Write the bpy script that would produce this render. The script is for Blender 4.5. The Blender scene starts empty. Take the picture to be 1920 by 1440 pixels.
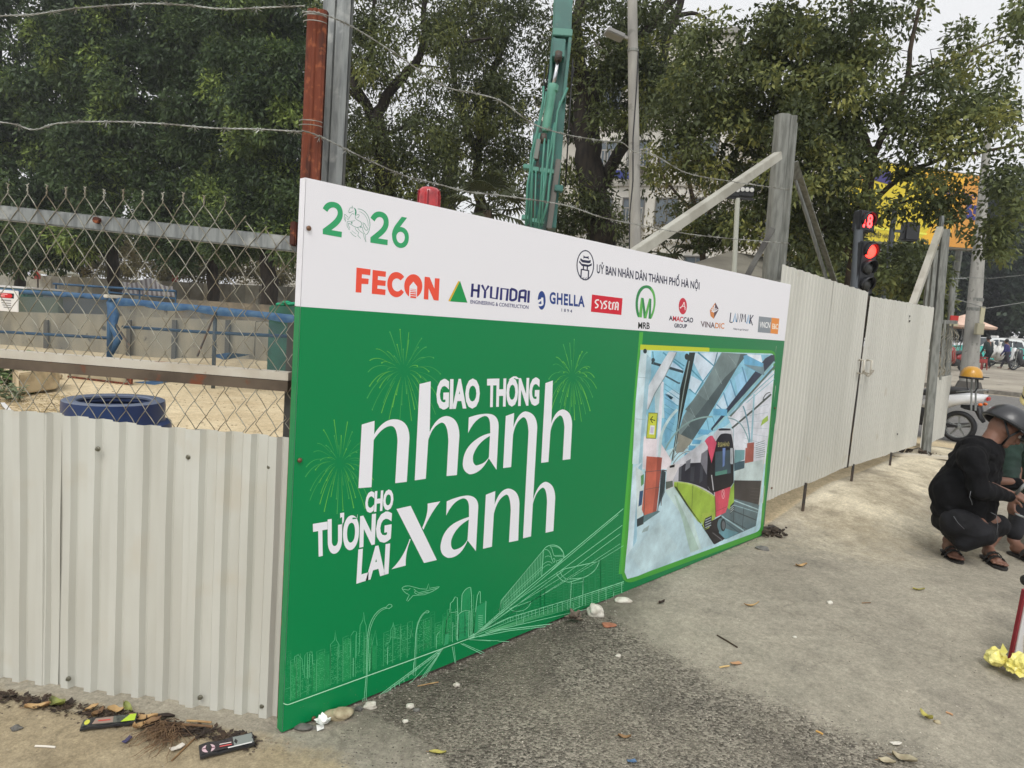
import bpy, bmesh, math, random
import numpy as np
from mathutils import Vector, Matrix
from mathutils.geometry import tessellate_polygon
SC = bpy.context.scene
COL = SC.collection
# ---------------------------------------------------------------- camera
CM = Matrix(((0.7019967600, -0.7083716632, 0.0735536243),
             (-0.0170225224, -0.1199394068, -0.9926352666),
             (0.7119766728, 0.6955746728, -0.0962553455)))   # rows: right, down, forward
CP = Vector((-1.132168, -2.152460, 1.572926))
FPX = 1250.0
cam = bpy.data.cameras.new('camera'); cam.sensor_width = 36.0
cam.lens = FPX / 1920.0 * 36.0; cam.clip_end = 900; cam.clip_start = 0.05
co = bpy.data.objects.new('camera', cam); COL.objects.link(co); SC.camera = co
rt, dn, fw = Vector(CM[0]), Vector(CM[1]), Vector(CM[2])
mw = Matrix.Identity(4)
for i in range(3):
    mw[i][0] = rt[i]; mw[i][1] = -dn[i]; mw[i][2] = -fw[i]; mw[i][3] = CP[i]
co.matrix_world = mw
# ---------------------------------------------------------------- world, sun, exposure
W = bpy.data.worlds.new('World'); SC.world = W; W.use_nodes = True
wn = W.node_tree.nodes; wl = W.node_tree.links; wn.clear()
sky = wn.new('ShaderNodeTexSky'); sky.sky_type = 'NISHITA'; sky.sun_disc = False
SUN_EL, SUN_AZ = math.radians(52), math.radians(232)
sky.sun_elevation = SUN_EL; sky.sun_rotation = SUN_AZ
sky.air_density = 1.0; sky.dust_density = 6.0; sky.ozone_density = 1.0
hs = wn.new('ShaderNodeHueSaturation'); hs.inputs['Saturation'].default_value = 0.10
mixs = wn.new('ShaderNodeMix'); mixs.data_type = 'RGBA'; mixs.inputs[0].default_value = 0.72
mixs.inputs[7].default_value = (6.6, 6.65, 6.75, 1)            # even overcast deck
bg = wn.new('ShaderNodeBackground'); bg.inputs[1].default_value = 0.12
wo = wn.new('ShaderNodeOutputWorld')
wl.new(sky.outputs[0], hs.inputs['Color']); wl.new(hs.outputs[0], mixs.inputs[6])
wl.new(mixs.outputs[2], bg.inputs[0]); wl.new(bg.outputs[0], wo.inputs[0])
sl = bpy.data.lights.new('sun', 'SUN'); sl.energy = 1.0; sl.angle = math.radians(24); sl.color = (1, .965, .91)
so = bpy.data.objects.new('sun', sl); COL.objects.link(so)
# the sun stands behind the viewer, a little to the left, high
sd = Vector((math.sin(SUN_AZ) * math.cos(SUN_EL), math.cos(SUN_AZ) * math.cos(SUN_EL), math.sin(SUN_EL)))
so.rotation_euler = sd.to_track_quat('Z', 'Y').to_euler(); so.location = (0, -6, 12)
SC.view_settings.view_transform = 'Standard'; SC.view_settings.look = 'None'
SC.view_settings.gamma = 1; SC.view_settings.exposure = 0.5
SC.view_settings.use_curve_mapping = False
SC.cycles.max_bounces = 6; SC.cycles.transparent_max_bounces = 12
SC.cycles.diffuse_bounces = 3; SC.cycles.glossy_bounces = 2; SC.cycles.caustics_reflective = False
SC.cycles.caustics_refractive = False; SC.cycles.use_denoising = True
# ---------------------------------------------------------------- placing
def ray(px, py):
    return rt * ((px - 960) / FPX) + dn * ((py - 720) / FPX) + fw
def at(px, py, d): return CP + ray(px, py) * d
def on_y(px, py, y0=0.0):
    r = ray(px, py); return CP + r * ((y0 - CP.y) / r.y)
def on_z(px, py, z0=0.0):
    r = ray(px, py); return CP + r * ((z0 - CP.z) / r.z)
def on_plane(px, py, p0, n):
    r = ray(px, py); return CP + r * ((Vector(p0) - CP).dot(n) / r.dot(n))
def sst(a, b, x):
    t = min(1, max(0, (x - a) / (b - a))); return t * t * (3 - 2 * t)
def G(x, y):
    """height of the ground"""
    m = (0.2 * sst(4.1, 5.9, x) + .06 * sst(6.5, 8.6, x)) * (1 - sst(9.2, 12.0, x)) * sst(-1.3, -0.1, y)
    r = 0.027 * max(0, x - 13)
    return m + min(r, 1.25)
def ground_at(px, py):
    """where the line of sight through a point of the photo meets the ground"""
    r = ray(px, py); d = 1.0
    while d < 120:
        p = CP + r * d
        if p.z <= G(p.x, p.y): break
        d += 0.02 if d < 12 else 0.1
    return p
# ---------------------------------------------------------------- colour and material
def lin(c): c = c / 255.0; return c / 12.92 if c <= 0.04045 else ((c + 0.055) / 1.055) ** 2.4
def S(r, g, b, k=1.0): return (lin(r) * k, lin(g) * k, lin(b) * k, 1)
MATS = {}
def M(name, col, rough=.6, metal=0.0, col2=None, scale=6.0, mix=(.42, .62), bump=0.0, bscale=40.0, spec=.5,
      attr=None, emit=None, est=1.0, alpha=None, stretch=None, col3=None, mix3=(.62, .7), scale3=3.0, coat=0.0, trans=0.0, detail=5):
    if name in MATS: return MATS[name]
    m = bpy.data.materials.new(name); m.use_nodes = True; MATS[name] = m
    nt = m.node_tree; n = nt.nodes; l = nt.links; b = n['Principled BSDF']
    b.inputs['Roughness'].default_value = rough; b.inputs['Metallic'].default_value = metal
    b.inputs['Specular IOR Level'].default_value = spec
    if coat: b.inputs['Coat Weight'].default_value = coat; b.inputs['Coat Roughness'].default_value = .08
    if trans: b.inputs['Transmission Weight'].default_value = trans
    tc = n.new('ShaderNodeTexCoord'); src = tc.outputs['Object']
    if stretch:
        mp = n.new('ShaderNodeMapping'); mp.inputs['Scale'].default_value = stretch
        l.new(src, mp.inputs[0]); src = mp.outputs[0]
    out = None
    if attr:
        a = n.new('ShaderNodeAttribute'); a.attribute_name = attr; out = a.outputs['Color']
    if col2 is not None:
        nz = n.new('ShaderNodeTexNoise'); nz.inputs['Scale'].default_value = scale; nz.inputs['Detail'].default_value = detail
        l.new(src, nz.inputs['Vector'])
        cr = n.new('ShaderNodeMapRange'); cr.inputs[1].default_value = mix[0]; cr.inputs[2].default_value = mix[1]
        l.new(nz.outputs['Fac'], cr.inputs[0])
        mx = n.new('ShaderNodeMix'); mx.data_type = 'RGBA'; mx.inputs[6].default_value = col; mx.inputs[7].default_value = col2
        if out: l.new(out, mx.inputs[6])
        l.new(cr.outputs[0], mx.inputs[0]); out = mx.outputs[2]
    if col3 is not None:
        nz = n.new('ShaderNodeTexNoise'); nz.inputs['Scale'].default_value = scale3; nz.inputs['Detail'].default_value = 8
        l.new(tc.outputs['Object'], nz.inputs['Vector'])
        cr = n.new('ShaderNodeMapRange'); cr.inputs[1].default_value = mix3[0]; cr.inputs[2].default_value = mix3[1]
        l.new(nz.outputs['Fac'], cr.inputs[0])
        mx = n.new('ShaderNodeMix'); mx.data_type = 'RGBA'; mx.inputs[6].default_value = col; mx.inputs[7].default_value = col3
        if out: l.new(out, mx.inputs[6])
        l.new(cr.outputs[0], mx.inputs[0]); out = mx.outputs[2]
    if out: l.new(out, b.inputs['Base Color'])
    else: b.inputs['Base Color'].default_value = col
    if bump:
        nb = n.new('ShaderNodeTexNoise'); nb.inputs['Scale'].default_value = bscale; nb.inputs['Detail'].default_value = 6
        l.new(src, nb.inputs['Vector'])
        bp = n.new('ShaderNodeBump'); bp.inputs['Strength'].default_value = min(1, bump); bp.inputs['Distance'].default_value = 0.01 * max(1, bump)
        l.new(nb.outputs['Fac'], bp.inputs['Height']); l.new(bp.outputs[0], b.inputs['Normal'])
    if emit is not None:
        b.inputs['Emission Color'].default_value = emit; b.inputs['Emission Strength'].default_value = est
    if alpha is not None: b.inputs['Alpha'].default_value = alpha
    return m
# ---------------------------------------------------------------- objects
def tag(o, label=None, cat=None, group=None, kind=None):
    if label: o['label'] = label
    if cat: o['category'] = cat
    if group: o['group'] = group
    if kind: o['kind'] = kind
    return o
def link(name, me, mat=None, parent=None, smooth=False):
    o = bpy.data.objects.new(name, me); COL.objects.link(o)
    if mat is not None:
        for mm in (mat if isinstance(mat, (list, tuple)) else [mat]): me.materials.append(mm)
    if smooth and len(me.polygons): me.polygons.foreach_set('use_smooth', [True] * len(me.polygons))
    if parent:
        o.parent = parent; o.matrix_parent_inverse = parent.matrix_world.inverted()
    return o
def thing(name, label, cat, loc=(0, 0, 0), group=None):
    o = bpy.data.objects.new(name, None); COL.objects.link(o); o.location = loc
    o.empty_display_size = .1
    o.matrix_world = Matrix.Translation(loc)
    return tag(o, label, cat, group)
def copy_tree(o, parent=None):
    c = o.copy(); COL.objects.link(c)
    if parent: c.parent = parent; c.matrix_parent_inverse = o.matrix_parent_inverse.copy()
    for ch in list(o.children): copy_tree(ch, c)
    return c
class MB:
    """collects vertices and faces"""
    def __init__(s): s.v = []; s.f = []
    def add(s, vs, fs):
        k = len(s.v); s.v += [tuple(v) for v in vs]; s.f += [tuple(i + k for i in f) for f in fs]; return s
    def box(s, c, size, rot=None):
        x, y, z = size[0] / 2, size[1] / 2, size[2] / 2; c = Vector(c)
        vs = [Vector((a * x, b * y, d * z)) for a in (-1, 1) for b in (-1, 1) for d in (-1, 1)]
        if rot is not None: vs = [rot @ v for v in vs]
        return s.add([c + v for v in vs], [(0, 1, 3, 2), (4, 6, 7, 5), (0, 4, 5, 1), (2, 3, 7, 6), (0, 2, 6, 4), (1, 5, 7, 3)])
    def bar(s, a, b, w, h=None, up=(0, 0, 1), ext=0):
        """a rectangular bar from a to b; h is measured along up, w across"""
        a, b = Vector(a), Vector(b); h = h or w; d = (b - a).normalized(); a = a - d * ext; b = b + d * ext
        u = Vector(up); sx = d.cross(u)
        if sx.length < 1e-4: sx = d.cross(Vector((1, 0, 0)))
        sx.normalize(); u = sx.cross(d)
        vs = [p + sx * i * w / 2 + u * j * h / 2 for p in (a, b) for i, j in ((-1, -1), (1, -1), (1, 1), (-1, 1))]
        return s.add(vs, [(3, 2, 1, 0), (4, 5, 6, 7), (0, 1, 5, 4), (1, 2, 6, 5), (2, 3, 7, 6), (3, 0, 4, 7)])
    def tube(s, pts, r, n=8, cap=True, flat=None):
        pts = [Vector(p) for p in pts]; rs = r if isinstance(r, (list, tuple)) else [r] * len(pts)
        k = len(s.v); N = len(pts); pu = None
        for i, p in enumerate(pts):
            t = (pts[min(i + 1, N - 1)] - pts[max(i - 1, 0)])
            if t.length < 1e-9: t = Vector((0, 0, 1))
            t.normalize()
            if pu is None:
                pu = t.cross(Vector((0, 0, 1)) if abs(t.z) < .9 else Vector((1, 0, 0))).normalized()
            u = (pu - t * pu.dot(t))
            if u.length < 1e-6: u = t.orthogonal()
            u.normalize(); pu = u; w = t.cross(u)
            for j in range(n):
                a = 2 * math.pi * j / n
                s.v.append(tuple(p + (u * math.cos(a) + w * math.sin(a)) * rs[i]))
        for i in range(N - 1):
            for j in range(n):
                s.f.append((k + i * n + j, k + i * n + (j + 1) % n, k + (i + 1) * n + (j + 1) % n, k + (i + 1) * n + j))
        if cap:
            s.f.append(tuple(k + j for j in reversed(range(n)))); s.f.append(tuple(k + (N - 1) * n + j for j in range(n)))
        return s
    def lathe(s, prof, c=(0, 0, 0), n=24, rot=None, sx=1, sy=1):
        k = len(s.v); c = Vector(c)
        for r, z in prof:
            for j in range(n):
                a = 2 * math.pi * j / n; v = Vector((r * math.cos(a) * sx, r * math.sin(a) * sy, z))
                if rot is not None: v = rot @ v
                s.v.append(tuple(c + v))
        for i in range(len(prof) - 1):
            for j in range(n): s.f.append((k + i * n + j, k + i * n + (j + 1) % n, k + (i + 1) * n + (j + 1) % n, k + (i + 1) * n + j))
        if prof[0][0] > 1e-6: s.f.append(tuple(k + j for j in reversed(range(n))))
        if prof[-1][0] > 1e-6: s.f.append(tuple(k + (len(prof) - 1) * n + j for j in range(n)))
        return s
    def prism(s, poly, vec):
        """poly: 3D points of a planar outline, pushed along vec"""
        n = len(poly); P = [Vector(p) for p in poly]; vec = Vector(vec)
        nrm = Vector((0, 0, 0))
        for i in range(n): nrm += (P[i] - P[0]).cross(P[(i + 1) % n] - P[0])
        if nrm.dot(vec) > 0: P = P[::-1]
        tri = tessellate_polygon([P]); k = len(s.v)
        s.v += [tuple(p) for p in P] + [tuple(p + vec) for p in P]
        for t in tri:
            a = (P[t[1]] - P[t[0]]).cross(P[t[2]] - P[t[0]]).dot(vec)
            t = t if a < 0 else t[::-1]
            s.f.append(tuple(k + i for i in t)); s.f.append(tuple(k + n + i for i in t[::-1]))
        for i in range(n): s.f.append((k + i, k + n + i, k + n + (i + 1) % n, k + (i + 1) % n))
        return s
    def sphere(s, c, r, n=12, m=8, sc=(1, 1, 1), rot=None):
        k = len(s.v); c = Vector(c)
        for i in range(m + 1):
            t = math.pi * i / m
            for j in range(n):
                a = 2 * math.pi * j / n
                v = Vector((r * math.sin(t) * math.cos(a) * sc[0], r * math.sin(t) * math.sin(a) * sc[1], r * math.cos(t) * sc[2]))
                if rot is not None: v = rot @ v
                s.v.append(tuple(c + v))
        for i in range(m):
            for j in range(n): s.f.append((k + i * n + j, k + (i + 1) * n + j, k + (i + 1) * n + (j + 1) % n, k + i * n + (j + 1) % n))
        return s
    def mesh(s, name):
        me = bpy.data.meshes.new(name); me.from_pydata(s.v, [], s.f); me.update(); return me
    def build(s, name, mat=None, parent=None, smooth=False, bevel=0, auto=None):
        me = s.mesh(name)
        if bevel or auto is not None or smooth:
            bm = bmesh.new(); bm.from_mesh(me); bmesh.ops.remove_doubles(bm, verts=bm.verts, dist=1e-6)
            if bevel: bmesh.ops.bevel(bm, geom=[e for e in bm.edges if len(e.link_faces) == 2 and e.calc_face_angle(0) > .5], offset=bevel, segments=2, affect='EDGES', clamp_overlap=True)
            bm.to_mesh(me); bm.free()
        o = link(name, me, mat, parent, smooth)
        if auto is not None:
            me.polygons.foreach_set('use_smooth', [True] * len(me.polygons))
            me.set_sharp_from_angle(angle=math.radians(auto))
        return o
rnd = random.Random(7)
def fastmesh(name, V, F4=None, F3=None):
    """numpy vertices plus quads or triangles -> mesh"""
    me = bpy.data.meshes.new(name); me.vertices.add(len(V)); me.vertices.foreach_set('co', V.astype(np.float32).ravel())
    F = F4 if F4 is not None else F3; k = F.shape[1]
    me.loops.add(F.size); me.loops.foreach_set('vertex_index', F.astype(np.int32).ravel())
    me.polygons.add(len(F)); me.polygons.foreach_set('loop_start', np.arange(0, F.size, k, dtype=np.int32))
    me.update(calc_edges=True); return me
def bez(p0, p1, p2, p3, n=10):
    return [tuple((1 - t) ** 3 * a + 3 * (1 - t) ** 2 * t * b + 3 * (1 - t) * t * t * c + t ** 3 * d for a, b, c, d in zip(p0, p1, p2, p3)) for t in [i / n for i in range(1, n + 1)]]
def path(s, ox=0, oy=0, k=1.0, n=10):
    """M/L/Q/C outline with absolute coordinates; several rings allowed"""
    tk = s.replace(',', ' ').split(); rings = []; cur = []; i = 0; cmd = None
    while i < len(tk):
        if tk[i] in 'MLQCZ':
            cmd = tk[i]; i += 1
            if cmd == 'Z': rings.append(cur); cur = []
            continue
        g = lambda j: (float(tk[j]), float(tk[j + 1]))
        if cmd in 'ML': cur.append(g(i)); i += 2
        elif cmd == 'Q':
            a, b, c = cur[-1], g(i), g(i + 2); i += 4
            cur += [tuple((1 - t) ** 2 * x + 2 * (1 - t) * t * y + t * t * z for x, y, z in zip(a, b, c)) for t in [q / n for q in range(1, n + 1)]]
        elif cmd == 'C': cur += bez(cur[-1], g(i), g(i + 2), g(i + 4), n); i += 6
    if cur: rings.append(cur)
    return [[(ox + x / k, oy + y / k) for x, y in r] for r in rings]
_tc = {}
def text_geo(body, bold=0.0, spacing=1.0):
    key = (body, bold, spacing)
    if key in _tc: return _tc[key]
    cu = bpy.data.curves.new('t', 'FONT'); cu.body = body; cu.offset = bold; cu.fill_mode = 'BOTH'; cu.resolution_u = 3
    cu.space_character = spacing
    o = bpy.data.objects.new('t', cu); me = o.to_mesh()
    V = [(v.co.x, v.co.y) for v in me.vertices]; F = [tuple(p.vertices) for p in me.polygons]
    o.to_mesh_clear(); bpy.data.objects.remove(o); bpy.data.curves.remove(cu)
    x0 = min(v[0] for v in V); x1 = max(v[0] for v in V)
    _tc[key] = ([((x - x0) / (x1 - x0), y / 0.6855) for x, y in V], F); return _tc[key]
class Print:
    """flat coloured print on a plane; P maps (x, y, layer) to 3D"""
    def __init__(s, P): s.P = P; s.v = []; s.f = []; s.c = []; s.k = 0
    def _face(s, pts, faces, col):
        k = len(s.v); s.k += 1
        s.v += [tuple(s.P(x, y, s.k)) for x, y in pts]
        for f in faces: s.f.append(tuple(k + i for i in f)); s.c.append(col)
    def poly(s, rings, col):
        if not isinstance(rings[0][0], (tuple, list)): rings = [rings]
        flat = [p for r in rings for p in r]
        tri = tessellate_polygon([[Vector((x, y, 0)) for x, y in r] for r in rings])
        s._face(flat, tri, col); return s
    def line(s, pts, w, col, w2=None, hold=False):
        n = len(pts); L = []; R = []
        for i, (x, y) in enumerate(pts):
            a = pts[max(i - 1, 0)]; b = pts[min(i + 1, n - 1)]
            dx, dy = b[0] - a[0], b[1] - a[1]; q = math.hypot(dx, dy) or 1; t = i / max(1, n - 1)
            ww = (w + ((w2 if w2 is not None else w) - w) * t) / 2
            L.append((x - dy / q * ww, y + dx / q * ww)); R.append((x + dy / q * ww, y - dx / q * ww))
        s._face(L + R, [(i, i + 1, n + i + 1, n + i) for i in range(n - 1)], col)
        if hold: s.k -= 1
        return s
    def ell(s, cx, cy, rx, ry, col, a0=0, rot=0, n=28):
        s.poly([(cx + rx * math.cos(t) * math.cos(rot) - ry * math.sin(t) * math.sin(rot), cy + rx * math.cos(t) * math.sin(rot) + ry * math.sin(t) * math.cos(rot)) for t in [2 * math.pi * i / n for i in range(n)]], col); return s
    def text(s, body, tl, tr, br, bl, col, bold=0.0, spacing=1.0):
        V, F = text_geo(body, bold, spacing); out = []
        for u, v in V:
            tx, ty = tl[0] + (tr[0] - tl[0]) * u, tl[1] + (tr[1] - tl[1]) * u
            bx, by = bl[0] + (br[0] - bl[0]) * u, bl[1] + (br[1] - bl[1]) * u
            out.append((bx + (tx - bx) * v, by + (ty - by) * v))
        s._face(out, F, col); return s
    def build(s, name, mat, parent):
        me = bpy.data.meshes.new(name); me.from_pydata(s.v, [], s.f)
        ca = me.color_attributes.new('ink', 'FLOAT_COLOR', 'CORNER'); k = 0
        buf = np.zeros((len(me.loops), 4), np.float32)
        for p, c in zip(me.polygons, s.c): buf[p.loop_start:p.loop_start + p.loop_total] = c
        ca.data.foreach_set('color', buf.ravel()); me.update()
        return link(name, me, mat, parent)
def remesh_body(name, blobs, mat, parent, voxel=.012, smooth=4, fold=0):
    """one continuous skin grown over tapered limbs; blobs: ('l', a, b, ra, rb) or ('e', centre, radii, rot)"""
    mb = MB()
    for q in blobs:
        if q[0] == 'l':
            a, b = Vector(q[1]), Vector(q[2]); n = max(3, int((b - a).length / (min(q[3], q[4]) * .45)) + 2)
            for i in range(n):
                t = i / (n - 1); mb.sphere(a.lerp(b, t), q[3] + (q[4] - q[3]) * t, 12, 8)
        else: mb.sphere(q[1], 1, 18, 12, q[2], q[3] if len(q) > 3 else None)
    me = mb.mesh('tmp'); o = bpy.data.objects.new('tmp', me); COL.objects.link(o)
    r = o.modifiers.new('r', 'REMESH'); r.mode = 'VOXEL'; r.voxel_size = voxel
    sm = o.modifiers.new('s', 'SMOOTH'); sm.iterations = smooth; sm.factor = .6
    dg = bpy.context.evaluated_depsgraph_get(); dg.update()
    m2 = bpy.data.meshes.new_from_object(o.evaluated_get(dg)); m2.name = name
    bpy.data.objects.remove(o)
    if fold:
        r = np.random.RandomState(len(m2.vertices) % 999); nv = len(m2.vertices); P = np.empty(nv * 3, np.float32); m2.vertices.foreach_get('co', P); P = P.reshape(-1, 3)
        Nn = np.array([tuple(q.vector) for q in m2.vertex_normals]) if hasattr(m2, 'vertex_normals') else 0; d_ = np.zeros(nv)
        for f_, a_ in ((14, .5), (22, .45), (30, .4), (48, .25), (60, .2)): k_ = r.uniform(-1, 1, 3) * f_; p_ = r.rand() * 6; d_ += a_ * (1 - 2 * np.abs(np.sin(P @ k_ + p_ + np.sin(P[:, 2] * 17 + p_))))
        m2.vertices.foreach_set('co', (P + Nn * (d_ * fold)[:, None]).astype(np.float32).ravel()); m2.update()
    return link(name, m2, mat, parent, True)
# ================================================================ the ground
def poly_sd(X, Y, P):
    """signed distance to a polygon, positive inside"""
    d = np.full(X.shape, 1e9); ins = np.zeros(X.shape, bool); n = len(P)
    for i in range(n):
        ax, ay = P[i]; bx, by = P[(i + 1) % n]; ex, ey = bx - ax, by - ay
        t = np.clip(((X - ax) * ex + (Y - ay) * ey) / (ex * ex + ey * ey + 1e-12), 0, 1)
        d = np.minimum(d, np.hypot(X - ax - t * ex, Y - ay - t * ey))
        c = ((ay > Y) != (by > Y)) & (X < (bx - ax) * (Y - ay) / (by - ay + 1e-12) + ax); ins ^= c
    return np.where(ins, d, -d)
def GH(x, y):
    i = min(max(int(np.searchsorted(xs, x)) - 1, 0), len(xs) - 2); j = min(max(int(np.searchsorted(ys, y)) - 1, 0), len(ys) - 2); u = (x - xs[i]) / (xs[i + 1] - xs[i]); v = (y - ys[j]) / (ys[j + 1] - ys[j])
    return float((Z[i, j] * (1 - u) + Z[i + 1, j] * u) * (1 - v) + (Z[i, j + 1] * (1 - u) + Z[i + 1, j + 1] * u) * v)
def gpx(pts): return [tuple(on_z(x, y, 0)[:2]) for x, y in pts]
ASPH = gpx([(690, 1322), (722, 1348), (762, 1372), (800, 1392), (835, 1425), (850, 1500), (1100, 1700), (1900, 1600), (1790, 1450), (1690, 1412), (1600, 1380), (1500, 1340), (1440, 1318), (1340, 1275), (1290, 1240), (1240, 1222), (1180, 1180), (1150, 1158), (1085, 1140), (1000, 1175), (850, 1240), (720, 1295)])
ASPH += [(-.1, .2)] if False else []
K0 = ground_at(1784, 731); K1 = ground_at(1922, 746); KD = Vector((K1.x - K0.x, K1.y - K0.y, 0)).normalized(); KN = Vector((-KD.y, KD.x, 0))
if KN.x < 0: KN = -KN
def kd(x, y): return (x - K0.x) * KN.x + (y - K0.y) * KN.y      # metres beyond the far kerb
R0 = ground_at(1800, 836)
xs = np.concatenate([np.linspace(-90, -6, 22), np.linspace(-5, -2.2, 12), np.arange(-2, 6.6, .03), np.arange(6.7, 14, .12), np.linspace(14.5, 60, 60), np.linspace(64, 260, 16)])
ys = np.concatenate([np.linspace(-120, -12, 20), np.linspace(-11, -3.2, 20), np.arange(-3, .8, .03), np.arange(.9, 8, .15), np.linspace(8.5, 40, 40), np.linspace(44, 200, 16)])
X, Y = np.meshgrid(xs, ys, indexing='ij')
Z = np.vectorize(G)(X, Y)
npr = np.random.RandomState(3)
def vnoise(X, Y, f, seed):
    r = np.random.RandomState(seed); t = r.rand(64, 64); x = X * f; y = Y * f; xi = np.floor(x).astype(int); yi = np.floor(y).astype(int)
    u = x - xi; v = y - yi; u = u * u * (3 - 2 * u); v = v * v * (3 - 2 * v); g = lambda a, b: t[a % 64, b % 64]
    return (g(xi, yi) * (1 - u) + g(xi + 1, yi) * u) * (1 - v) + (g(xi, yi + 1) * (1 - u) + g(xi + 1, yi + 1) * u) * v
near = (X > -2) & (X < 12) & (Y < 1.2) & (Y > -3.2)
Z += near * ((vnoise(X, Y, 1.3, 1) - .5) * .018 + (vnoise(X, Y, 6, 2) - .5) * .006)
Z -= (np.abs(Y - .0) < .06) * (X > 0) * (X < 4.1) * .006
Z[(Y > 1.5) & (X < 30)] -= 0.0
asp = (1 - .5 * np.clip((X - 1.7) / 1.3, 0, 1) * np.clip((-Y - .5) / .8, 0, 1)) * np.clip(.5 + poly_sd(X, Y, ASPH) / np.clip(.10 + (X - .9) * .30, .10, .55), 0, 1) * (Y < .08)
board_dark = np.clip(1 - (-Y - .02) / (.22 + .55 * np.clip((2.6 - X) / 2.0, 0, 1)), 0, 1) * np.clip((3.0 - X) / .8, 0, 1) * (Y < .1) * np.clip(X / .3, 0, 1)  # mask: ground gets darker towards the foot of the board
sand = np.clip((X - 3.6 + (vnoise(X, Y, 1.1, 5) - .5) * 1.6) / 1.2, 0, 1) * np.clip(1 - (np.maximum(0, -.15 - Y) - .5 + (vnoise(X, Y, 1.7, 6) - .5) * .9) / .9, 0, 1) * (X < 9.6)
FL = Vector((-0.62, 0.784, 0))                       # direction of the left fence, away from the board
A_ = at(548, 825, 2.455); B_l = at(0, 770, 2.57); A_.z = B_l.z = 0
FU = (B_l - A_).normalized(); FN = Vector((-FU.y, FU.x, 0)); FN = FN if FN.dot(CP - A_) > 0 else -FN
site = np.where((Y > .09) & (((X - A_.x) * FN.x + (Y - A_.y) * FN.y) < -.06), 1.0, 0.0) * (X < 40)
dirt = np.clip((.55 - (X * .784 + (Y - .05) * .62) * -1 * 0 - np.abs(X + .2) * .0) * 0, 0, 1)
D1 = gpx([(-60, 1290), (480, 1380), (560, 1400), (640, 1420), (690, 1500), (-400, 1700), (-300, 1300)])
dirt = np.clip(.5 + poly_sd(X, Y, D1) / .22, 0, 1)
road = np.array(np.clip((X - R0.x + (Y - R0.y) * (KN.y / KN.x)) / .5, 0, 1) * (np.vectorize(kd)(X, Y) < 0.05)) * (X > 9)
nx, ny = len(xs), len(ys)
I = np.arange(nx * ny).reshape(nx, ny)
F = np.stack([I[:-1, :-1], I[1:, :-1], I[1:, 1:], I[:-1, 1:]], -1).reshape(-1, 4)
gm = fastmesh('ground', np.stack([X, Y, Z], -1).reshape(-1, 3), F4=F)
for nm, (r_, g_, b_) in (('zone', (sand, dirt, asp)), ('zone2', (site, road, board_dark))):
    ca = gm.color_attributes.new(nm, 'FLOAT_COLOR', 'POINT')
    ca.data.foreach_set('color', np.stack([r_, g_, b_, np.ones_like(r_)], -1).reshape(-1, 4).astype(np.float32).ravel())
gmat = bpy.data.materials.new('ground'); gmat.use_nodes = True; nt = gmat.node_tree; N = nt.nodes; Lk = nt.links; PB = N['Principled BSDF']
PB.inputs['Roughness'].default_value = .93; PB.inputs['Specular IOR Level'].default_value = .25
TC = N.new('ShaderNodeTexCoord')
def nnoise(sc, det=4, rough=.6):
    q = N.new('ShaderNodeTexNoise'); q.inputs['Scale'].default_value = sc; q.inputs['Detail'].default_value = det; q.inputs['Roughness'].default_value = rough
    Lk.new(TC.outputs['Object'], q.inputs['Vector']); return q.outputs['Fac']
def nvor(sc, feat='F1', o='Color'):
    q = N.new('ShaderNodeTexVoronoi'); q.inputs['Scale'].default_value = sc; q.feature = feat; Lk.new(TC.outputs['Object'], q.inputs['Vector']); return q.outputs[o]
def nmap(v, a, b, c=0, d=1):
    q = N.new('ShaderNodeMapRange'); Lk.new(v, q.inputs[0])
    for i, t in enumerate((a, b, c, d)): q.inputs[i + 1].default_value = t
    return q.outputs[0]
def nmath(op, a, b):
    q = N.new('ShaderNodeMath'); q.operation = op
    for i, t in enumerate((a, b)):
        if isinstance(t, (int, float)): q.inputs[i].default_value = t
        else: Lk.new(t, q.inputs[i])
    return q.outputs[0]
def nmix(f, a, b, mode='MIX'):
    q = N.new('ShaderNodeMix'); q.data_type = 'RGBA'; q.blend_type = mode
    for i, t in ((0, f), (6, a), (7, b)):
        if isinstance(t, (int, float)): q.inputs[i].default_value = t
        elif isinstance(t, tuple): q.inputs[i].default_value = t
        else: Lk.new(t, q.inputs[i])
    return q.outputs[2]
def nattr(nm):
    q = N.new('ShaderNodeAttribute'); q.attribute_name = nm; s_ = N.new('ShaderNodeSeparateColor'); Lk.new(q.outputs['Color'], s_.inputs[0]); return s_.outputs
z1, z2 = nattr('zone'), nattr('zone2')
KG = 1.05
big = nmap(nnoise(.9, 6), .35, .65); mid = nmap(nnoise(5, 6), .3, .7); fine = nnoise(120, 3, .8); gr = nvor(95)
conc = nmix(big, S(155, 149, 134, KG), S(133, 128, 115, KG)); conc = nmix(mid, conc, nmix(.55, conc, S(166, 158, 142, KG)))
stain = nmap(nnoise(2.3, 8), .56, .66); conc = nmix(nmath('MULTIPLY', stain, .3), conc, S(104, 99, 91, KG))
sandc = nmix(nmap(nnoise(7, 6), .4, .62), S(180, 170, 148, KG), S(156, 146, 125, KG)); sandc = nmix(nmap(nnoise(1.6, 7), .45, .6), sandc, S(206, 196, 172, KG)); sandc = nmix(nmap(nnoise(2.7, 8), .54, .66, 0, .7), sandc, S(140, 131, 114, KG))
dirtc = nmix(mid, S(164, 151, 125, KG), S(142, 129, 104, KG))
s3 = N.new('ShaderNodeSeparateColor'); Lk.new(gr, s3.inputs[0])
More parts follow.
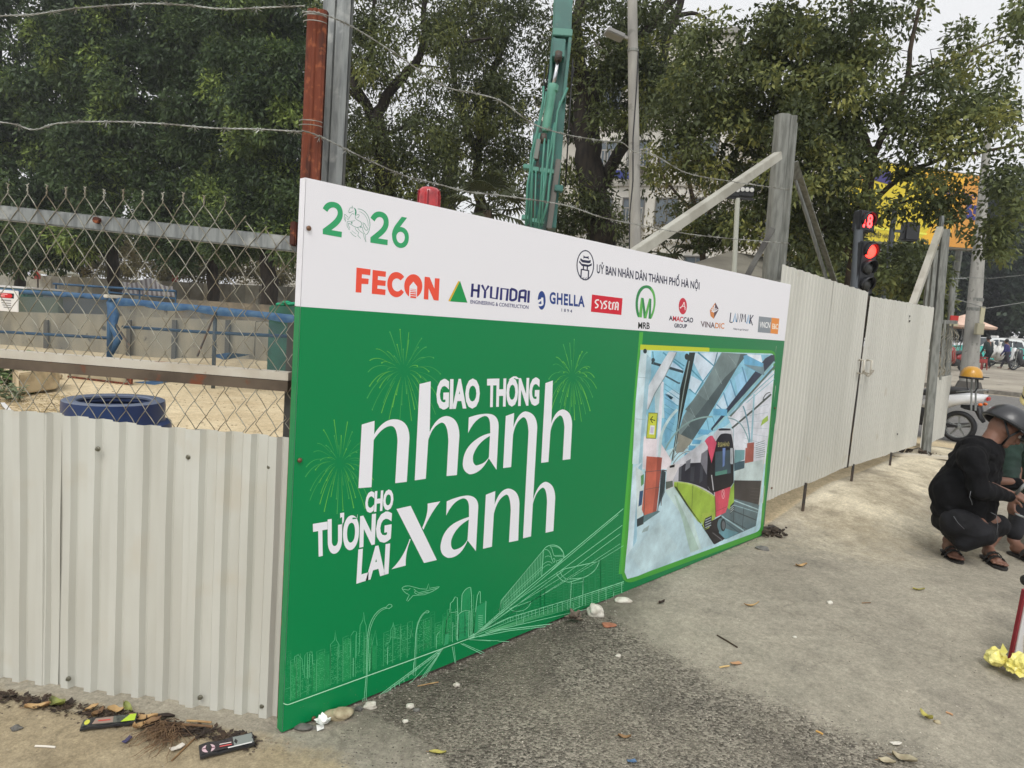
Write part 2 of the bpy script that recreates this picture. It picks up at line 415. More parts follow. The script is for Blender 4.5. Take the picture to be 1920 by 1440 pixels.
aspc = nmix(nmap(s3.outputs[0], 0, 1), S(74, 69, 61, KG), S(158, 151, 137, KG)); aspc = nmix(nmap(nnoise(1.4, 5), .45, .68, 0, .7), aspc, S(138, 131, 116, KG)); aspc = nmix(nmap(nnoise(3.2, 6), .5, .3, 0, .5), aspc, S(66, 62, 58, KG))
sitec = nmix(nmap(nnoise(.8, 7), .4, .62), S(226, 208, 172, .9), S(204, 184, 148, .9)); sitec = nmix(nmap(nnoise(9, 6), .55, .7, 0, .6), sitec, S(180, 160, 126, .9))
roadc = nmix(mid, S(140, 138, 134, .8), S(126, 124, 121, .8))
pert = nmath('MULTIPLY', nmath('SUBTRACT', nnoise(14, 6), .5), .9)
def fz(z, a=.35, b=.65): return nmap(nmath('ADD', z, nmath('MULTIPLY', pert, 1.0)), a, b)
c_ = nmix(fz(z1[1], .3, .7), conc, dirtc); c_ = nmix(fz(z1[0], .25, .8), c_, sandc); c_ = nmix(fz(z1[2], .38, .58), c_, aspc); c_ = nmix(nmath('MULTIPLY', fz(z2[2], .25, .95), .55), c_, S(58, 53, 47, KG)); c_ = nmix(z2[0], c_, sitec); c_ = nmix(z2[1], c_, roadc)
sp = nmath('MULTIPLY', nmap(fine, .3, .7, .76, 1.2), nmath('MULTIPLY', nmap(nnoise(34, 5, .75), .3, .7, .74, 1.22), nmap(nnoise(8, 6, .7), .3, .7, .86, 1.13))); c_ = nmix(1.0, c_, sp, 'MULTIPLY') if False else c_
vm = N.new('ShaderNodeVectorMath'); vm.operation = 'SCALE'; Lk.new(c_, vm.inputs[0]); Lk.new(sp, vm.inputs[3]); c_ = vm.outputs[0]
wv = N.new('ShaderNodeTexVoronoi'); wv.feature = 'DISTANCE_TO_EDGE'; wv.inputs['Scale'].default_value = .55; wn_ = N.new('ShaderNodeTexNoise'); wn_.inputs['Scale'].default_value = 3; wn_.inputs['Detail'].default_value = 8; Lk.new(TC.outputs['Object'], wn_.inputs['Vector'])
va = N.new('ShaderNodeVectorMath'); va.operation = 'MULTIPLY_ADD'; Lk.new(wn_.outputs['Color'], va.inputs[0]); va.inputs[1].default_value = (.55, .55, .55); Lk.new(TC.outputs['Object'], va.inputs[2]); Lk.new(va.outputs[0], wv.inputs['Vector'])
crk = nmath('MULTIPLY', nmap(wv.outputs['Distance'], .006, .001), nmap(nnoise(.9, 3), .46, .56)); c_ = nmix(nmath('MULTIPLY', crk, .22), c_, S(70, 64, 56, .85))
chip = nmap(nvor(38, 'F1', 'Distance'), .10, .06); cn = nmap(nnoise(9, 2), .55, .6); c_ = nmix(nmath('MULTIPLY', nmath('MULTIPLY', chip, cn), .55), c_, S(200, 192, 176, .85))
chip2 = nmap(nvor(23, 'F1', 'Distance'), .07, .045); c_ = nmix(nmath('MULTIPLY', chip2, .5), c_, S(70, 66, 60, .85))
Lk.new(c_, PB.inputs['Base Color'])
bp = N.new('ShaderNodeBump'); bp.inputs['Distance'].default_value = .006; bp.inputs['Strength'].default_value = .8
hgt = nmath('ADD', nmath('MULTIPLY', nnoise(60, 6, .7), .5), nmath('MULTIPLY', nmap(nvor(95, 'F1', 'Distance'), 0, .7, 1.5, 0), nmath('ADD', z1[2], .12)))
Lk.new(hgt, bp.inputs['Height']); Lk.new(bp.outputs[0], PB.inputs['Normal'])
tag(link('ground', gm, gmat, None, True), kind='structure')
# far pavement and its kerb stones
b = MB(); o_ = Vector((K0.x, K0.y, 0)); nU = 40
rows = []
for i in range(nU + 1):
    u = -30 + 90 * i / nU
    for v in (.13, 3, 8, 15, 25, 40, 60, 90): q = o_ + KD * u + KN * v; rows.append((q.x, q.y, G(q.x, q.y) + .11))
for i in range(nU):
    for j in range(7): b.f.append((i * 8 + j, i * 8 + j + 1, (i + 1) * 8 + j + 1, (i + 1) * 8 + j))
b.v = rows
tag(b.build('pavement', M('plaza', S(178, 170, 154, .85), .9, col2=S(150, 142, 128, .85), scale=.7, mix=(.35, .65), col3=S(120, 114, 104, .85), scale3=2.2, bump=.4, bscale=8)), kind='structure')
for f in b.f[:0]: pass
kerb = bpy.data.objects.new('kerb', None); COL.objects.link(kerb); tag(kerb, kind='structure')
KM = M('kerb_stone', S(150, 145, 136, .85), .9, col2=S(120, 116, 108, .85), scale=6, bump=.4)
for i in range(22):
    u = -6 + i * 1.0; q = o_ + KD * (u + .5) + KN * .06; z = G(q.x, q.y)
    k = MB(); k.box((q.x, q.y, z + .05), (.975, .14, .16), Matrix.Rotation(math.atan2(KD.y, KD.x), 3, 'Z')); k.build('kerb_stone', KM, kerb, bevel=.012)
# ================================================================ the banner board
INK = M('print_ink', S(255, 255, 255), rough=.34, attr='ink', spec=.34, bump=.22, bscale=1.6)
WHT = S(236, 235, 240); GRN = S(0, 132, 74); GRN2 = S(22, 124, 72); DG = S(28, 40, 74); PALE = S(150, 226, 180)
BW, BH, BM = 4.0746, 2.0, 1.5631
banner = thing('banner_board', 'large white and green printed banner board with a metro train picture', 'banner', (0, 0, 0))
b = MB(); b.box((BW / 2, .019, BH / 2), (BW, .034, BH)); b.build('panel', M('banner_cloth', S(225, 225, 228), rough=.4), banner, bevel=.004)
def bprint(name, z, step=.00004, label=None):
    z = -.0008 + .2 * (z - .0014)
    p = Print(lambda x, y, k: on_y(x, y, -(z + k * step)))
    return p
def bfin(p, name, label=None):
    o = p.build(name, INK, banner)
    if label: o['label'] = label
    return o
# fields (in board coordinates)
p = Print(lambda x, y, k: (x, .0012 - k * .0002, y))
p.poly([(.001, BM), (BW - .001, BM), (BW - .001, BH - .001), (.001, BH - .001)], WHT); bfin(p, 'white_header')
p = Print(lambda x, y, k: (x, .0012 - k * .0002, y))
NX = 24
for i in range(NX):
    x0, x1 = .001 + (BW - .002) * i / NX, .001 + (BW - .002) * (i + 1) / NX
    t = i / (NX - 1); c = tuple(GRN[j] + (GRN2[j] - GRN[j]) * t for j in range(4)); p.k = 0
    p.poly([(x0, .001), (x1, .001), (x1, BM - .0005), (x0, BM - .0005)], c)
bfin(p, 'green_field')
# returns of the cloth over the board edge
for nm, c, zc, zh, m_ in (('edge_strip', GRN, BM / 2, BM, 'green_edge'), ('edge_strip', WHT, (BM + BH) / 2, BH - BM, 'white_edge')):
    b = MB(); b.box((-.0015, .019, zc), (.002, .036, zh - .002)); b.build(nm, M(m_, c, rough=.4), banner)
# screws in the board
for px, py in ((579, 428), (562, 863), (588, 1347), (1453, 765), (1447, 915)):
    q = on_y(px, py, -.003); b = MB(); R = Matrix.Rotation(math.pi / 2, 3, 'X')
    b.lathe([(.0, -.001), (.009, -.001), (.009, .002), (.006, .005), (0, .006)], q, 10, R)
    b.build('screw', M('screw_rust', S(120, 90, 70), metal=.6, rough=.5), banner, True)
# ---- 2026
p = bprint('y', .002); T = lambda s: path(s, 600, 370, 10.667)
g = S(52, 163, 105)
two = 'M 55 222 Q 110 90 235 88 C 380 90 455 190 457 330 C 455 500 330 580 228 655 L 438 690 L 432 803 L 55 735 L 55 635 C 200 525 352 430 355 310 C 352 240 310 205 265 203 C 210 205 175 235 147 292 Z'
p.poly(T(two), g)
two2 = 'M 1012 410 Q 1070 282 1185 282 C 1300 290 1375 370 1375 505 C 1370 660 1280 730 1165 820 L 1355 850 L 1350 958 L 1008 905 L 1008 800 C 1180 665 1272 600 1275 490 C 1270 430 1240 395 1190 393 C 1150 393 1115 430 1092 483 Z'
p.poly(T(two2), g)
six = 'M 1635 388 L 1742 408 L 1600 592 C 1700 590 1778 680 1778 800 C 1776 940 1710 1012 1620 1013 C 1510 1010 1438 900 1440 740 C 1445 660 1480 590 1530 525 Z M 1610 688 C 1560 690 1525 740 1527 790 C 1530 860 1565 915 1615 917 C 1660 915 1695 870 1697 800 C 1697 735 1660 690 1610 688 Z'
p.poly(T(six), g)
hc = S(70, 150, 125)
for s_, w in (('M 640 230 L 645 165 L 662 215', .7), ('M 600 215 Q 590 240 575 270 Q 572 300 600 310 Q 640 280 668 272', .7), ('M 600 210 L 640 205', .7),
              ('M 575 300 L 590 312 L 625 300', .7), ('M 690 215 Q 735 250 725 320 Q 700 370 705 410 Q 740 460 800 480 Q 850 520 830 560 Q 800 600 740 602 Q 680 590 640 552 L 565 515', .8),
              ('M 568 445 Q 600 370 640 330 Q 670 310 680 350', .7), ('M 568 400 L 497 338 Q 480 360 488 440 L 512 485 L 510 385 L 560 450', .7),
              ('M 700 465 Q 650 480 545 480 L 540 570 L 585 655 L 598 615 L 565 560 L 570 520', .7), ('M 850 510 Q 900 510 930 600 Q 965 620 960 640 Q 930 680 900 640 Q 870 590 860 530', .8),
              ('M 705 610 Q 710 660 775 700 L 755 760 L 815 825', .7), ('M 750 605 Q 790 680 870 725 L 885 820 L 920 895 L 905 760 L 935 735', .7), ('M 850 590 Q 850 680 905 740', .7),
              ('M 755 230 C 900 230 1000 380 1000 550 C 995 640 970 710 935 740', .9), ('M 790 285 C 900 320 965 430 965 580', .6), ('M 610 690 Q 660 770 725 790', .7), ('M 640 665 Q 680 710 725 730', .5),
              ('M 720 360 Q 760 330 785 355 Q 780 400 745 405', .8)):
    p.line(T(s_)[0], w, hc); p.k -= 1
p.k += 1
p.poly(T('M 672 205 Q 730 230 722 330 L 712 370 Q 690 340 705 290 Q 700 240 672 205 Z'), S(40, 150, 110)); p.ell(600 + 635 / 10.667, 370 + 508 / 10.667, 1.4, 1.6, hc); p.ell(600 + 820 / 10.667, 370 + 595 / 10.667, 1.2, 1.4, hc)
bfin(p, 'year_lettering', 'green year 2026 with a leaping horse for the zero')
# ---- logos of the row
def logo(name='logo'): return bprint(name, .002)
T = lambda s: path(s, 660, 490, 5.647); P_ = lambda x, y: (660 + x / 5.647, 490 + y / 5.647)
p = logo(); c = S(238, 84, 62)
p.poly(T('M 48 65 L 197 85 L 193 148 L 106 136 L 104 178 L 178 185 L 172 243 L 102 238 L 99 332 L 38 327 Z'), c)
p.poly(T('M 219 90 L 360 108 L 357 165 L 275 155 L 272 196 L 358 206 L 354 262 L 271 253 L 268 288 L 356 300 L 352 358 L 209 343 Z'), c)
p.poly(T('M 553 165 C 520 115 470 105 440 118 C 390 135 370 200 374 255 C 380 330 420 378 470 380 C 510 380 535 350 550 325 L 520 295 C 505 320 480 322 465 315 C 430 300 420 260 426 225 C 435 180 480 165 516 202 Z'), c)
p.ell(*P_(649, 262), 96 / 5.647, 126 / 5.647, c)
p.poly(T('M 650 215 L 690 268 L 685 395 L 604 388 L 610 262 Z'), WHT)
for i, (y, h) in enumerate(((290, 5), (306, 8), (323, 12), (343, 16), (366, 20))): p.poly([P_(618, y), P_(680, y + 6), P_(679, y + h + 6), P_(617, y + h)], c); p.k -= 1
p.k += 1
p.poly(T('M 770 162 L 822 168 L 873 290 L 878 178 L 928 182 L 917 416 L 866 410 L 812 285 L 808 405 L 760 400 Z'), c)
bfin(p, 'logo', 'orange red company lettering, leftmost of the logo row')
p = logo(); nv = S(40, 42, 110)
p.poly(T('M 1125 208 L 1142 215 L 1040 425 L 1018 420 Z'), S(222, 180, 60)); p.poly(T('M 1144 208 L 1222 438 L 1038 424 Z'), S(25, 150, 78))
lw = 4.4
for s_ in ('M 1278 236 L 1268 378', 'M 1345 245 L 1335 385', 'M 1275 303 L 1342 311', 'M 1376 250 L 1410 318 L 1448 258', 'M 1410 318 L 1405 390', 'M 1476 265 L 1470 385 L 1532 396 L 1545 272',
           'M 1576 410 L 1583 288 L 1650 296 L 1638 418', 'M 1682 292 L 1676 410 Q 1730 418 1738 385 L 1742 325 Q 1735 298 1682 292', 'M 1768 430 L 1778 320 Q 1800 305 1840 312 L 1832 432', 'M 1775 378 L 1836 384', 'M 1873 310 L 1866 438'):
    p.line(T(s_)[0], lw, nv); p.k -= 1
p.k += 1
p.text('ENGINEERING & CONSTRUCTION', P_(1255, 408), P_(1870, 468), P_(1868, 505), P_(1254, 445), nv, .012)
bfin(p, 'logo', 'green and yellow triangle with dark blue lettering')
T = lambda s: path(s, 1000, 460, 5.818); P_ = lambda x, y: (1000 + x / 5.818, 460 + y / 5.818)
p = logo(); nk = S(34, 36, 66)
p.ell(*P_(567, 217), 96 / 5.818, 166 / 5.818, nk); p.ell(*P_(567, 217), 85 / 5.818, 153 / 5.818, WHT)
for s_, w in (('M 548 112 L 603 122 M', 3),): pass
p.poly(T('M 548 108 L 562 122 L 590 124 L 602 115 L 606 155 L 590 142 L 560 138 L 545 145 Z'), nk); p.k -= 1
p.poly(T('M 516 140 L 540 158 L 600 166 L 628 160 L 624 190 L 600 196 L 535 186 L 510 160 Z'), nk); p.k -= 1
p.poly(T('M 502 165 L 530 200 L 605 212 L 640 195 L 635 222 L 600 235 L 530 225 L 498 185 Z'), nk); p.k -= 1
for s_ in ('M 548 220 L 545 262', 'M 590 226 L 588 268', 'M 520 262 L 605 276', 'M 524 262 L 518 360', 'M 603 274 L 598 372'): p.line(T(s_)[0], 2.4, nk); p.k -= 1
p.k += 1
p.text('HÀ NỘI', P_(535, 348), P_(590, 356), P_(588, 378), P_(534, 370), nk, .02)
p.text('UỶ BAN NHÂN DÂN THÀNH PHỐ HÀ NỘI', P_(693, 209), P_(1815, 405), P_(1812, 480), P_(691, 300), nk, .022)
bfin(p, 'logo', 'dark round temple gate emblem and the dark heading beside it')
p = logo(); gb = S(38, 66, 135)
p.ell(*P_(91, 600), 43 / 5.818, 102 / 5.818, gb); p.line(T('M 96 570 L 100 640 Q 80 665 45 640')[0], 4, WHT); p.poly(T('M 40 600 L 95 580 L 92 600 L 40 640 Z'), WHT)
p.text('GHELLA', P_(178, 512), P_(562, 560), P_(560, 670), P_(176, 630), gb, .035, 1.15)
p.text('1894', P_(308, 688), P_(424, 702), P_(423, 735), P_(307, 722), S(60, 70, 110), .01, 1.5)
bfin(p, 'logo', 'blue horseshoe mark with spaced blue lettering')
p = logo()
p.poly([P_(640, 536), P_(974, 578), P_(960, 760), P_(628, 724)], S(212, 26, 50))
for s_ in ('M 716 598 Q 680 590 675 620 Q 690 640 706 652 Q 705 685 672 678', 'M 730 602 L 752 650 L 778 610', 'M 752 650 L 742 695', 'M 806 612 Q 775 605 775 630 Q 790 648 798 662 Q 795 695 768 686', 'M 816 626 L 852 630', 'M 832 608 L 826 684 Q 834 698 850 694', 'M 862 700 L 868 632 Q 876 622 890 626', 'M 892 704 L 900 632 Q 914 612 926 636 L 922 708', 'M 898 670 L 924 674'):
    p.line(T(s_)[0], 2.6, S(245, 235, 235)); p.k -= 1
bfin(p, 'logo', 'red rectangle with white rounded lettering')
T = lambda s: path(s, 1180, 530, 6.4); P_ = lambda x, y: (1180 + x / 6.4, 530 + y / 6.4)
p = logo(); g1, g2 = S(45, 135, 75), S(96, 178, 84)
p.poly(T('M 103 415 C 60 330 60 130 135 60 C 170 25 230 20 265 55 C 340 130 325 330 262 435 L 232 432 C 310 320 310 150 250 90 C 225 55 185 60 160 85 C 90 160 90 300 132 415 Z'), g1)
p.poly(T('M 262 435 C 325 330 340 130 265 55 L 252 90 C 310 150 305 320 240 432 Z'), g2)
p.poly(T('M 140 180 L 168 185 L 150 418 L 112 415 Z'), g2); p.poly(T('M 150 182 L 172 185 L 205 425 L 172 428 Z'), g1); p.poly(T('M 238 188 L 262 195 L 205 428 L 175 428 Z'), g2); p.poly(T('M 245 190 L 265 195 L 258 432 L 230 432 Z'), g1)
p.text('MRB', P_(108, 475), P_(246, 480), P_(244, 555), P_(105, 548), S(28, 34, 30), .02)
bfin(p, 'logo', 'green letter M in a green ring over black letters')
p = logo(); rd = S(204, 44, 66)
p.ell(*P_(642, 282), 49 / 6.4, 99 / 6.4, rd)
for s_ in ('M 605 300 Q 640 290 655 235 L 660 235 L 670 330', 'M 612 310 Q 640 260 675 300'): p.line(T(s_)[0], 1.3, S(250, 235, 235)); p.k -= 1
p.k += 1
p.text('A', P_(475, 397), P_(522, 402), P_(522, 455), P_(475, 449), nk, .03); p.text('MAC', P_(524, 402), P_(648, 412), P_(646, 468), P_(522, 456), rd, .03)
p.text('CAO', P_(652, 414), P_(768, 424), P_(765, 478), P_(650, 468), nk, .03); p.text('GROUP', P_(540, 490), P_(692, 502), P_(690, 545), P_(538, 535), nk, .03)
bfin(p, 'logo', 'red oval with a white script letter over dark lettering')
p = logo(); og, br = S(214, 134, 68), S(92, 68, 76)
p.poly(T('M 1032 238 L 1068 320 L 1015 345 L 965 335 Z'), og); p.poly(T('M 1032 238 L 1075 320 L 1015 430 L 1022 300 Z'), br); p.poly(T('M 966 335 L 1018 362 L 1015 436 L 975 400 Z'), og)
for s_ in ('M 1005 290 L 1002 345', 'M 1023 270 L 1018 352', 'M 1040 305 L 1036 348'): p.line(T(s_)[0], 1.7, WHT); p.k -= 1
p.k += 1
p.line(T('M 985 320 L 1018 350 L 1070 318')[0], 1.5, WHT)
p.text('VINA', P_(856, 462), P_(1028, 480), P_(1026, 545), P_(860, 528), br, .02); p.text('DIC', P_(1032, 482), P_(1142, 488), P_(1138, 552), P_(1030, 545), og, .02)
bfin(p, 'logo', 'orange and brown hexagon over brown and orange lettering')
p = logo(); sk = S(70, 150, 200)
for s_, c in (('M 1218 360 L 1206 470 Q 1225 485 1240 470', nk), ('M 1248 470 L 1272 365 L 1282 470', sk), ('M 1290 475 L 1300 370 L 1325 478 L 1340 372', nk), ('M 1346 470 L 1360 375 L 1372 440 L 1392 378 L 1392 475', nk), ('M 1408 490 L 1430 385 L 1440 490', sk), ('M 1452 385 L 1448 495', nk), ('M 1488 390 L 1455 440 L 1478 512', nk)):
    p.line(T(s_)[0], 1.8, c); p.k -= 1
p.k += 1
p.text('Adapt to go forward', P_(1247, 540), P_(1428, 556), P_(1425, 580), P_(1246, 562), S(60, 64, 90), .012)
bfin(p, 'logo', 'thin dark lettering with two blue letters and a small line below')
p = logo()
p.poly([P_(1556, 404), P_(1708, 420), P_(1692, 607), P_(1540, 594)], S(136, 144, 152)); p.poly([P_(1708, 420), P_(1800, 430), P_(1782, 618), P_(1692, 607)], S(232, 142, 52))
p.text('VNCN', P_(1566, 470), P_(1695, 478), P_(1688, 545), P_(1562, 535), S(240, 240, 240), .02); p.text('E&C', P_(1717, 492), P_(1786, 498), P_(1782, 558), P_(1713, 552), S(250, 235, 215), .03)
bfin(p, 'logo', 'small grey and orange block at the right end of the logo row')
# ---- fireworks
def firework(cx, cy, rx, ry, seed):
    r = random.Random(seed); p = bprint('f', .0016)
    for ring, (n, s0) in enumerate(((22, 1.0), (16, .72), (12, .45))):
        for i in range(n):
            a = 2 * math.pi * (i + r.uniform(-.25, .25)) / n + ring * .3; q = s0 * r.uniform(.88, 1.05)
            ux, uy = math.cos(a), -math.sin(a); bend = abs(ux) * .34
            pts = []
            for t in [.3 + .7 * j / 9 for j in range(10)]:
                pts.append((cx + rx * q * ux * (t ** .8), cy + ry * q * (uy * t * (1 if uy > 0 else .95) + bend * t * t * t)))
            c = S(104, 190, 80) if r.random() < .5 else S(78, 172, 92)
            p.line(pts, .2, c, 1.0 if r.random() < .6 else 1.5); p.k -= 1
            ex, ey = pts[-1]
            if r.random() < .45: p.k += 1; p.ell(ex, ey, 1.1, 1.6, c, n=8); p.k -= 2
    bfin(p, 'firework_print')
firework(757, 695, 72, 92, 1); firework(1073, 706, 44, 78, 2); firework(638, 868, 64, 88, 3)
# ---- slogan
p = bprint('s', .0026); T = lambda s: path(s, 540, 580, 3.0, 12); P_ = lambda x, y: (540 + x / 3, 580 + y / 3); LW = S(238, 238, 244)
for s_ in ('M 415 648 L 487 627 L 485 702 Q 535 618 600 618 Q 683 622 683 725 L 668 970 L 603 978 L 616 745 Q 614 655 578 656 Q 530 660 482 735 L 470 1000 L 396 1006 Z',
           'M 740 420 L 803 405 L 797 690 Q 835 605 890 600 Q 962 605 964 710 L 950 932 L 892 938 L 902 745 Q 900 640 865 637 Q 815 650 789 735 L 775 953 L 713 962 Z',
           'M 1017 608 Q 1080 585 1130 588 Q 1187 592 1185 665 L 1173 903 L 1129 838 Q 1085 925 1022 928 Q 978 912 984 858 Q 990 770 1080 718 Q 1110 702 1138 697 L 1137 650 Q 1135 598 1105 600 Q 1050 615 1013 697 Z M 1136 712 Q 1065 750 1042 820 Q 1034 868 1058 878 Q 1105 872 1130 832 Z',
           'M 1225 600 L 1272 583 L 1268 662 Q 1295 580 1335 574 Q 1400 580 1402 665 L 1367 1277 L 1322 1288 L 1353 690 Q 1348 605 1322 607 Q 1280 630 1266 705 L 1255 887 L 1210 893 Z',
           'M 1448 415 L 1490 400 L 1481 640 Q 1505 568 1545 563 Q 1597 570 1598 650 L 1588 842 L 1545 848 L 1555 665 Q 1550 594 1528 597 Q 1488 620 1476 690 L 1465 858 L 1424 864 Z',
           'M 610 1123 L 690 1105 L 837 1410 L 765 1427 Z', 'M 785 1093 L 857 1080 Q 800 1150 762 1240 L 755 1228 Q 790 1150 785 1093 Z', 'M 690 1295 Q 665 1350 662 1420 L 662 1441 L 582 1462 Q 650 1400 685 1290 Z',
           'M 893 1080 Q 960 1050 1010 1047 Q 1072 1050 1070 1115 L 1057 1360 L 1010 1300 Q 970 1400 900 1398 Q 855 1385 858 1330 Q 870 1230 960 1190 Q 1000 1172 1018 1168 L 1018 1110 Q 1015 1063 985 1063 Q 930 1075 890 1160 Z M 1017 1183 Q 940 1225 918 1300 Q 912 1345 935 1352 Q 985 1345 1010 1295 Z',
           'M 1113 1043 L 1166 1022 L 1162 1098 Q 1190 1012 1240 1008 Q 1300 1015 1302 1095 L 1295 1300 L 1243 1310 L 1253 1130 Q 1250 1042 1228 1042 Q 1180 1060 1158 1150 L 1147 1335 L 1097 1347 Z',
           'M 1381 1062 Q 1410 975 1450 970 Q 1502 980 1503 1062 L 1493 1247 L 1449 1257 L 1457 1085 Q 1455 1003 1432 1003 Q 1395 1020 1376 1100 Z'):
    p.poly(T(s_), LW); p.k -= 1 if 'M 1381' not in s_ else 0
p.k += 2
B_ = .048
p.text('GIAO', P_(837, 403), P_(1080, 400), P_(1078, 545), P_(833, 553), LW, B_, 1.0); p.text('THONG', P_(1120, 400), P_(1417, 393), P_(1412, 530), P_(1118, 541), LW, B_, 1.0); p.poly(T('M 1240 395 L 1268 377 L 1284 377 L 1304 392 L 1284 392 L 1274 386 L 1260 395 Z'), LW)
p.text('CHO', P_(438, 1035), P_(595, 1018), P_(591, 1118), P_(432, 1140), LW, B_, 1.0); p.text('TƯƠNG', P_(140, 1218), P_(587, 1143), P_(578, 1292), P_(144, 1386), LW, B_, 1.0)
p.text('LAI', P_(395, 1362), P_(574, 1326), P_(566, 1476), P_(385, 1532), LW, B_, 1.0)
bfin(p, 'slogan_lettering', 'white slogan lettering on the green field')
# ---- line drawing of the city, rails and road
LN = PALE
p = bprint('l', .0016); r = random.Random(11)
def base_y(x): return 1320 - (x - 540) * .372      # road edge line of the drawing, in photo points
# skyline: stepped outlines and rows of small windows
x = 534
while x < 905:
    w = r.uniform(7, 17); hgt = r.choice([28, 36, 44, 52, 62]) * r.uniform(.8, 1.15) * (1.15 if x < 800 else .9); yb = base_y(x) - 4; tp = yb - hgt - 16; sl_ = -.33
    c = S(95, 185, 130) if r.random() < .6 else S(60, 160, 104)
    p.line([(x, yb), (x + .6, tp), (x + w * .5, tp + w * .5 * sl_), (x + w, tp + w * sl_), (x + w - .5, yb + w * sl_)], .55, c); p.k -= 1
    if r.random() < .45: p.poly([(x + 1, yb), (x + 1.4, tp + 6), (x + w - 1, tp + 6 + (w - 2) * sl_), (x + w - 1.4, yb + (w - 2) * sl_)], S(30, 146, 84)); p.k -= 1
    yy = tp + 5
    while yy < yb - 4:
        xx = x + 1.6
        while xx < x + w - 2:
            if r.random() < .62: q = r.uniform(.9, 2.4); p.k += 1; p.line([(xx, yy + (xx - x) * sl_), (xx + q, yy + (xx + q - x) * sl_)], r.uniform(.5, 1.1), c); p.k -= 2
            xx += r.uniform(2, 3.6)
        yy += r.uniform(2.2, 3.6)
    x += w * r.uniform(.75, 1.05)
for i in range(60):
    xx = r.uniform(534, 900); yy = base_y(xx) - r.uniform(6, 34); q = r.uniform(3, 14)
    p.line([(xx, yy), (xx + q, yy - q * .36)], .6, S(90, 185, 128)); p.k -= 1
T8 = lambda s: path(s, 520, 1100, 4.8)
for s_ in ('M 475 760 L 478 520 L 515 480 L 522 395 L 530 480 L 555 520 L 555 640', 'M 655 640 L 662 440 L 690 400 L 712 405 L 708 640', 'M 735 600 L 745 350 L 770 300 L 777 230 L 785 310 L 800 350 L 800 600', 'M 1020 470 L 1022 385 L 1040 350 L 1043 318 L 1048 350 L 1060 390 L 1058 470', 'M 850 530 L 883 395 L 900 530', 'M 150 780 L 155 630 L 190 615 L 222 650 L 235 780', 'M 245 820 L 248 620 L 270 590 L 272 830 M', 'M 290 820 L 288 610 L 300 578 L 318 610 L 318 700',
           'M 975 540 L 980 510 L 1010 500 L 1020 450 L 1110 470 L 1115 430 L 1125 490 L 1200 460 L 1210 385 L 1220 450'):
    for rg in T8(s_.replace(' M', '')): p.line(rg, .7, S(110, 205, 150)); p.k -= 1
for s_, w in (('M 1500 530 L 1525 290 L 1550 260 L 1558 150 L 1580 130 L 1600 92 L 1620 98 L 1622 230 L 1615 480', .9), ('M 1560 235 L 1620 225', .7), ('M 1580 320 L 1575 500', .7), ('M 1590 355 L 1615 350', .7), ('M 1620 490 L 1630 250 Q 1680 205 1725 215 L 1722 460', .9), ('M 1655 225 L 1662 75 Q 1690 10 1740 5 L 1748 80 L 1752 450', .9), ('M 1735 215 L 1740 450', .7), ('M 1625 385 L 1720 365', .6),
              ('M 1765 430 L 1790 170 L 1800 80 L 1820 40 L 1828 45 L 1826 150 L 1878 130 L 1872 330', .9), ('M 1495 420 L 1545 420', .7)):
    p.line(T8(s_)[0], w, LN); p.k -= 1
p.poly(T8('M 1634 255 Q 1680 215 1722 220 L 1718 458 L 1624 486 Z'), S(40, 152, 96)); p.poly(T8('M 1664 78 Q 1690 20 1738 10 L 1735 215 L 1680 210 L 1660 225 Z'), S(36, 150, 92)); p.poly(T8('M 1792 180 L 1876 135 L 1870 330 L 1775 420 Z'), S(40, 152, 96)); p.poly(T8('M 1500 528 L 1512 425 L 1544 424 L 1538 515 Z'), S(60, 165, 110))
for i in range(9):
    p.line([(520 + (1806 + 2) / 4.8, 1100 + (262 + i * 17) / 4.8), (520 + 1850 / 4.8, 1100 + (258 + i * 16) / 4.8)], .7, LN); p.k -= 1
p.k += 1
# lamps, aeroplane, road edge
for s_, w in (('M 780 1030 L 800 800 L 808 500 Q 815 330 880 250 Q 930 190 980 185', .9), ('M 798 1030 L 810 780 L 820 500 Q 830 340 895 255 Q 940 200 985 195', .7), ('M 980 180 L 1005 158 Q 1035 158 1032 178 L 1005 198 L 978 190', .8), ('M 765 1035 L 772 1005 L 803 1000 L 806 1030', .8),
              ('M 1225 800 L 1235 640 L 1246 420 Q 1265 270 1330 228', .8), ('M 1244 795 L 1250 420 Q 1270 280 1334 232', .6), ('M 1332 225 Q 1350 212 1366 222 Q 1358 245 1332 232', .8), ('M 1430 560 L 1432 460 Q 1440 410 1468 405', .7), ('M 1228 680 L 1224 800 L 1248 795', .7), ('M 682 810 L 684 640', .8), ('M 830 760 L 834 600', .8), ('M 990 700 L 994 545', .8)):
    p.line(T8(s_)[0], w, LN); p.k -= 1
T4 = lambda s: path(s, 520, 950, 2.909)
for s_ in ('M 680 445 Q 690 430 720 432 L 780 448 L 815 450 L 825 420 L 830 445 L 885 436 Q 860 460 800 480 L 740 485 L 712 516 L 705 512 L 720 480 Q 690 470 680 445', 'M 745 450 L 770 470 L 870 445', 'M 755 460 Q 740 470 765 478 L 825 466', 'M 685 450 L 715 455 L 725 445'):
    p.line(T4(s_)[0], .75, LN); p.k -= 1
p.k += 1
p.line(T8('M 52 1048 Q 80 1068 110 1058 L 1480 560')[0], 1.5, S(190, 240, 205)); p.line(T8('M 1480 558 L 1775 450')[0], 1.2, S(190, 240, 205))
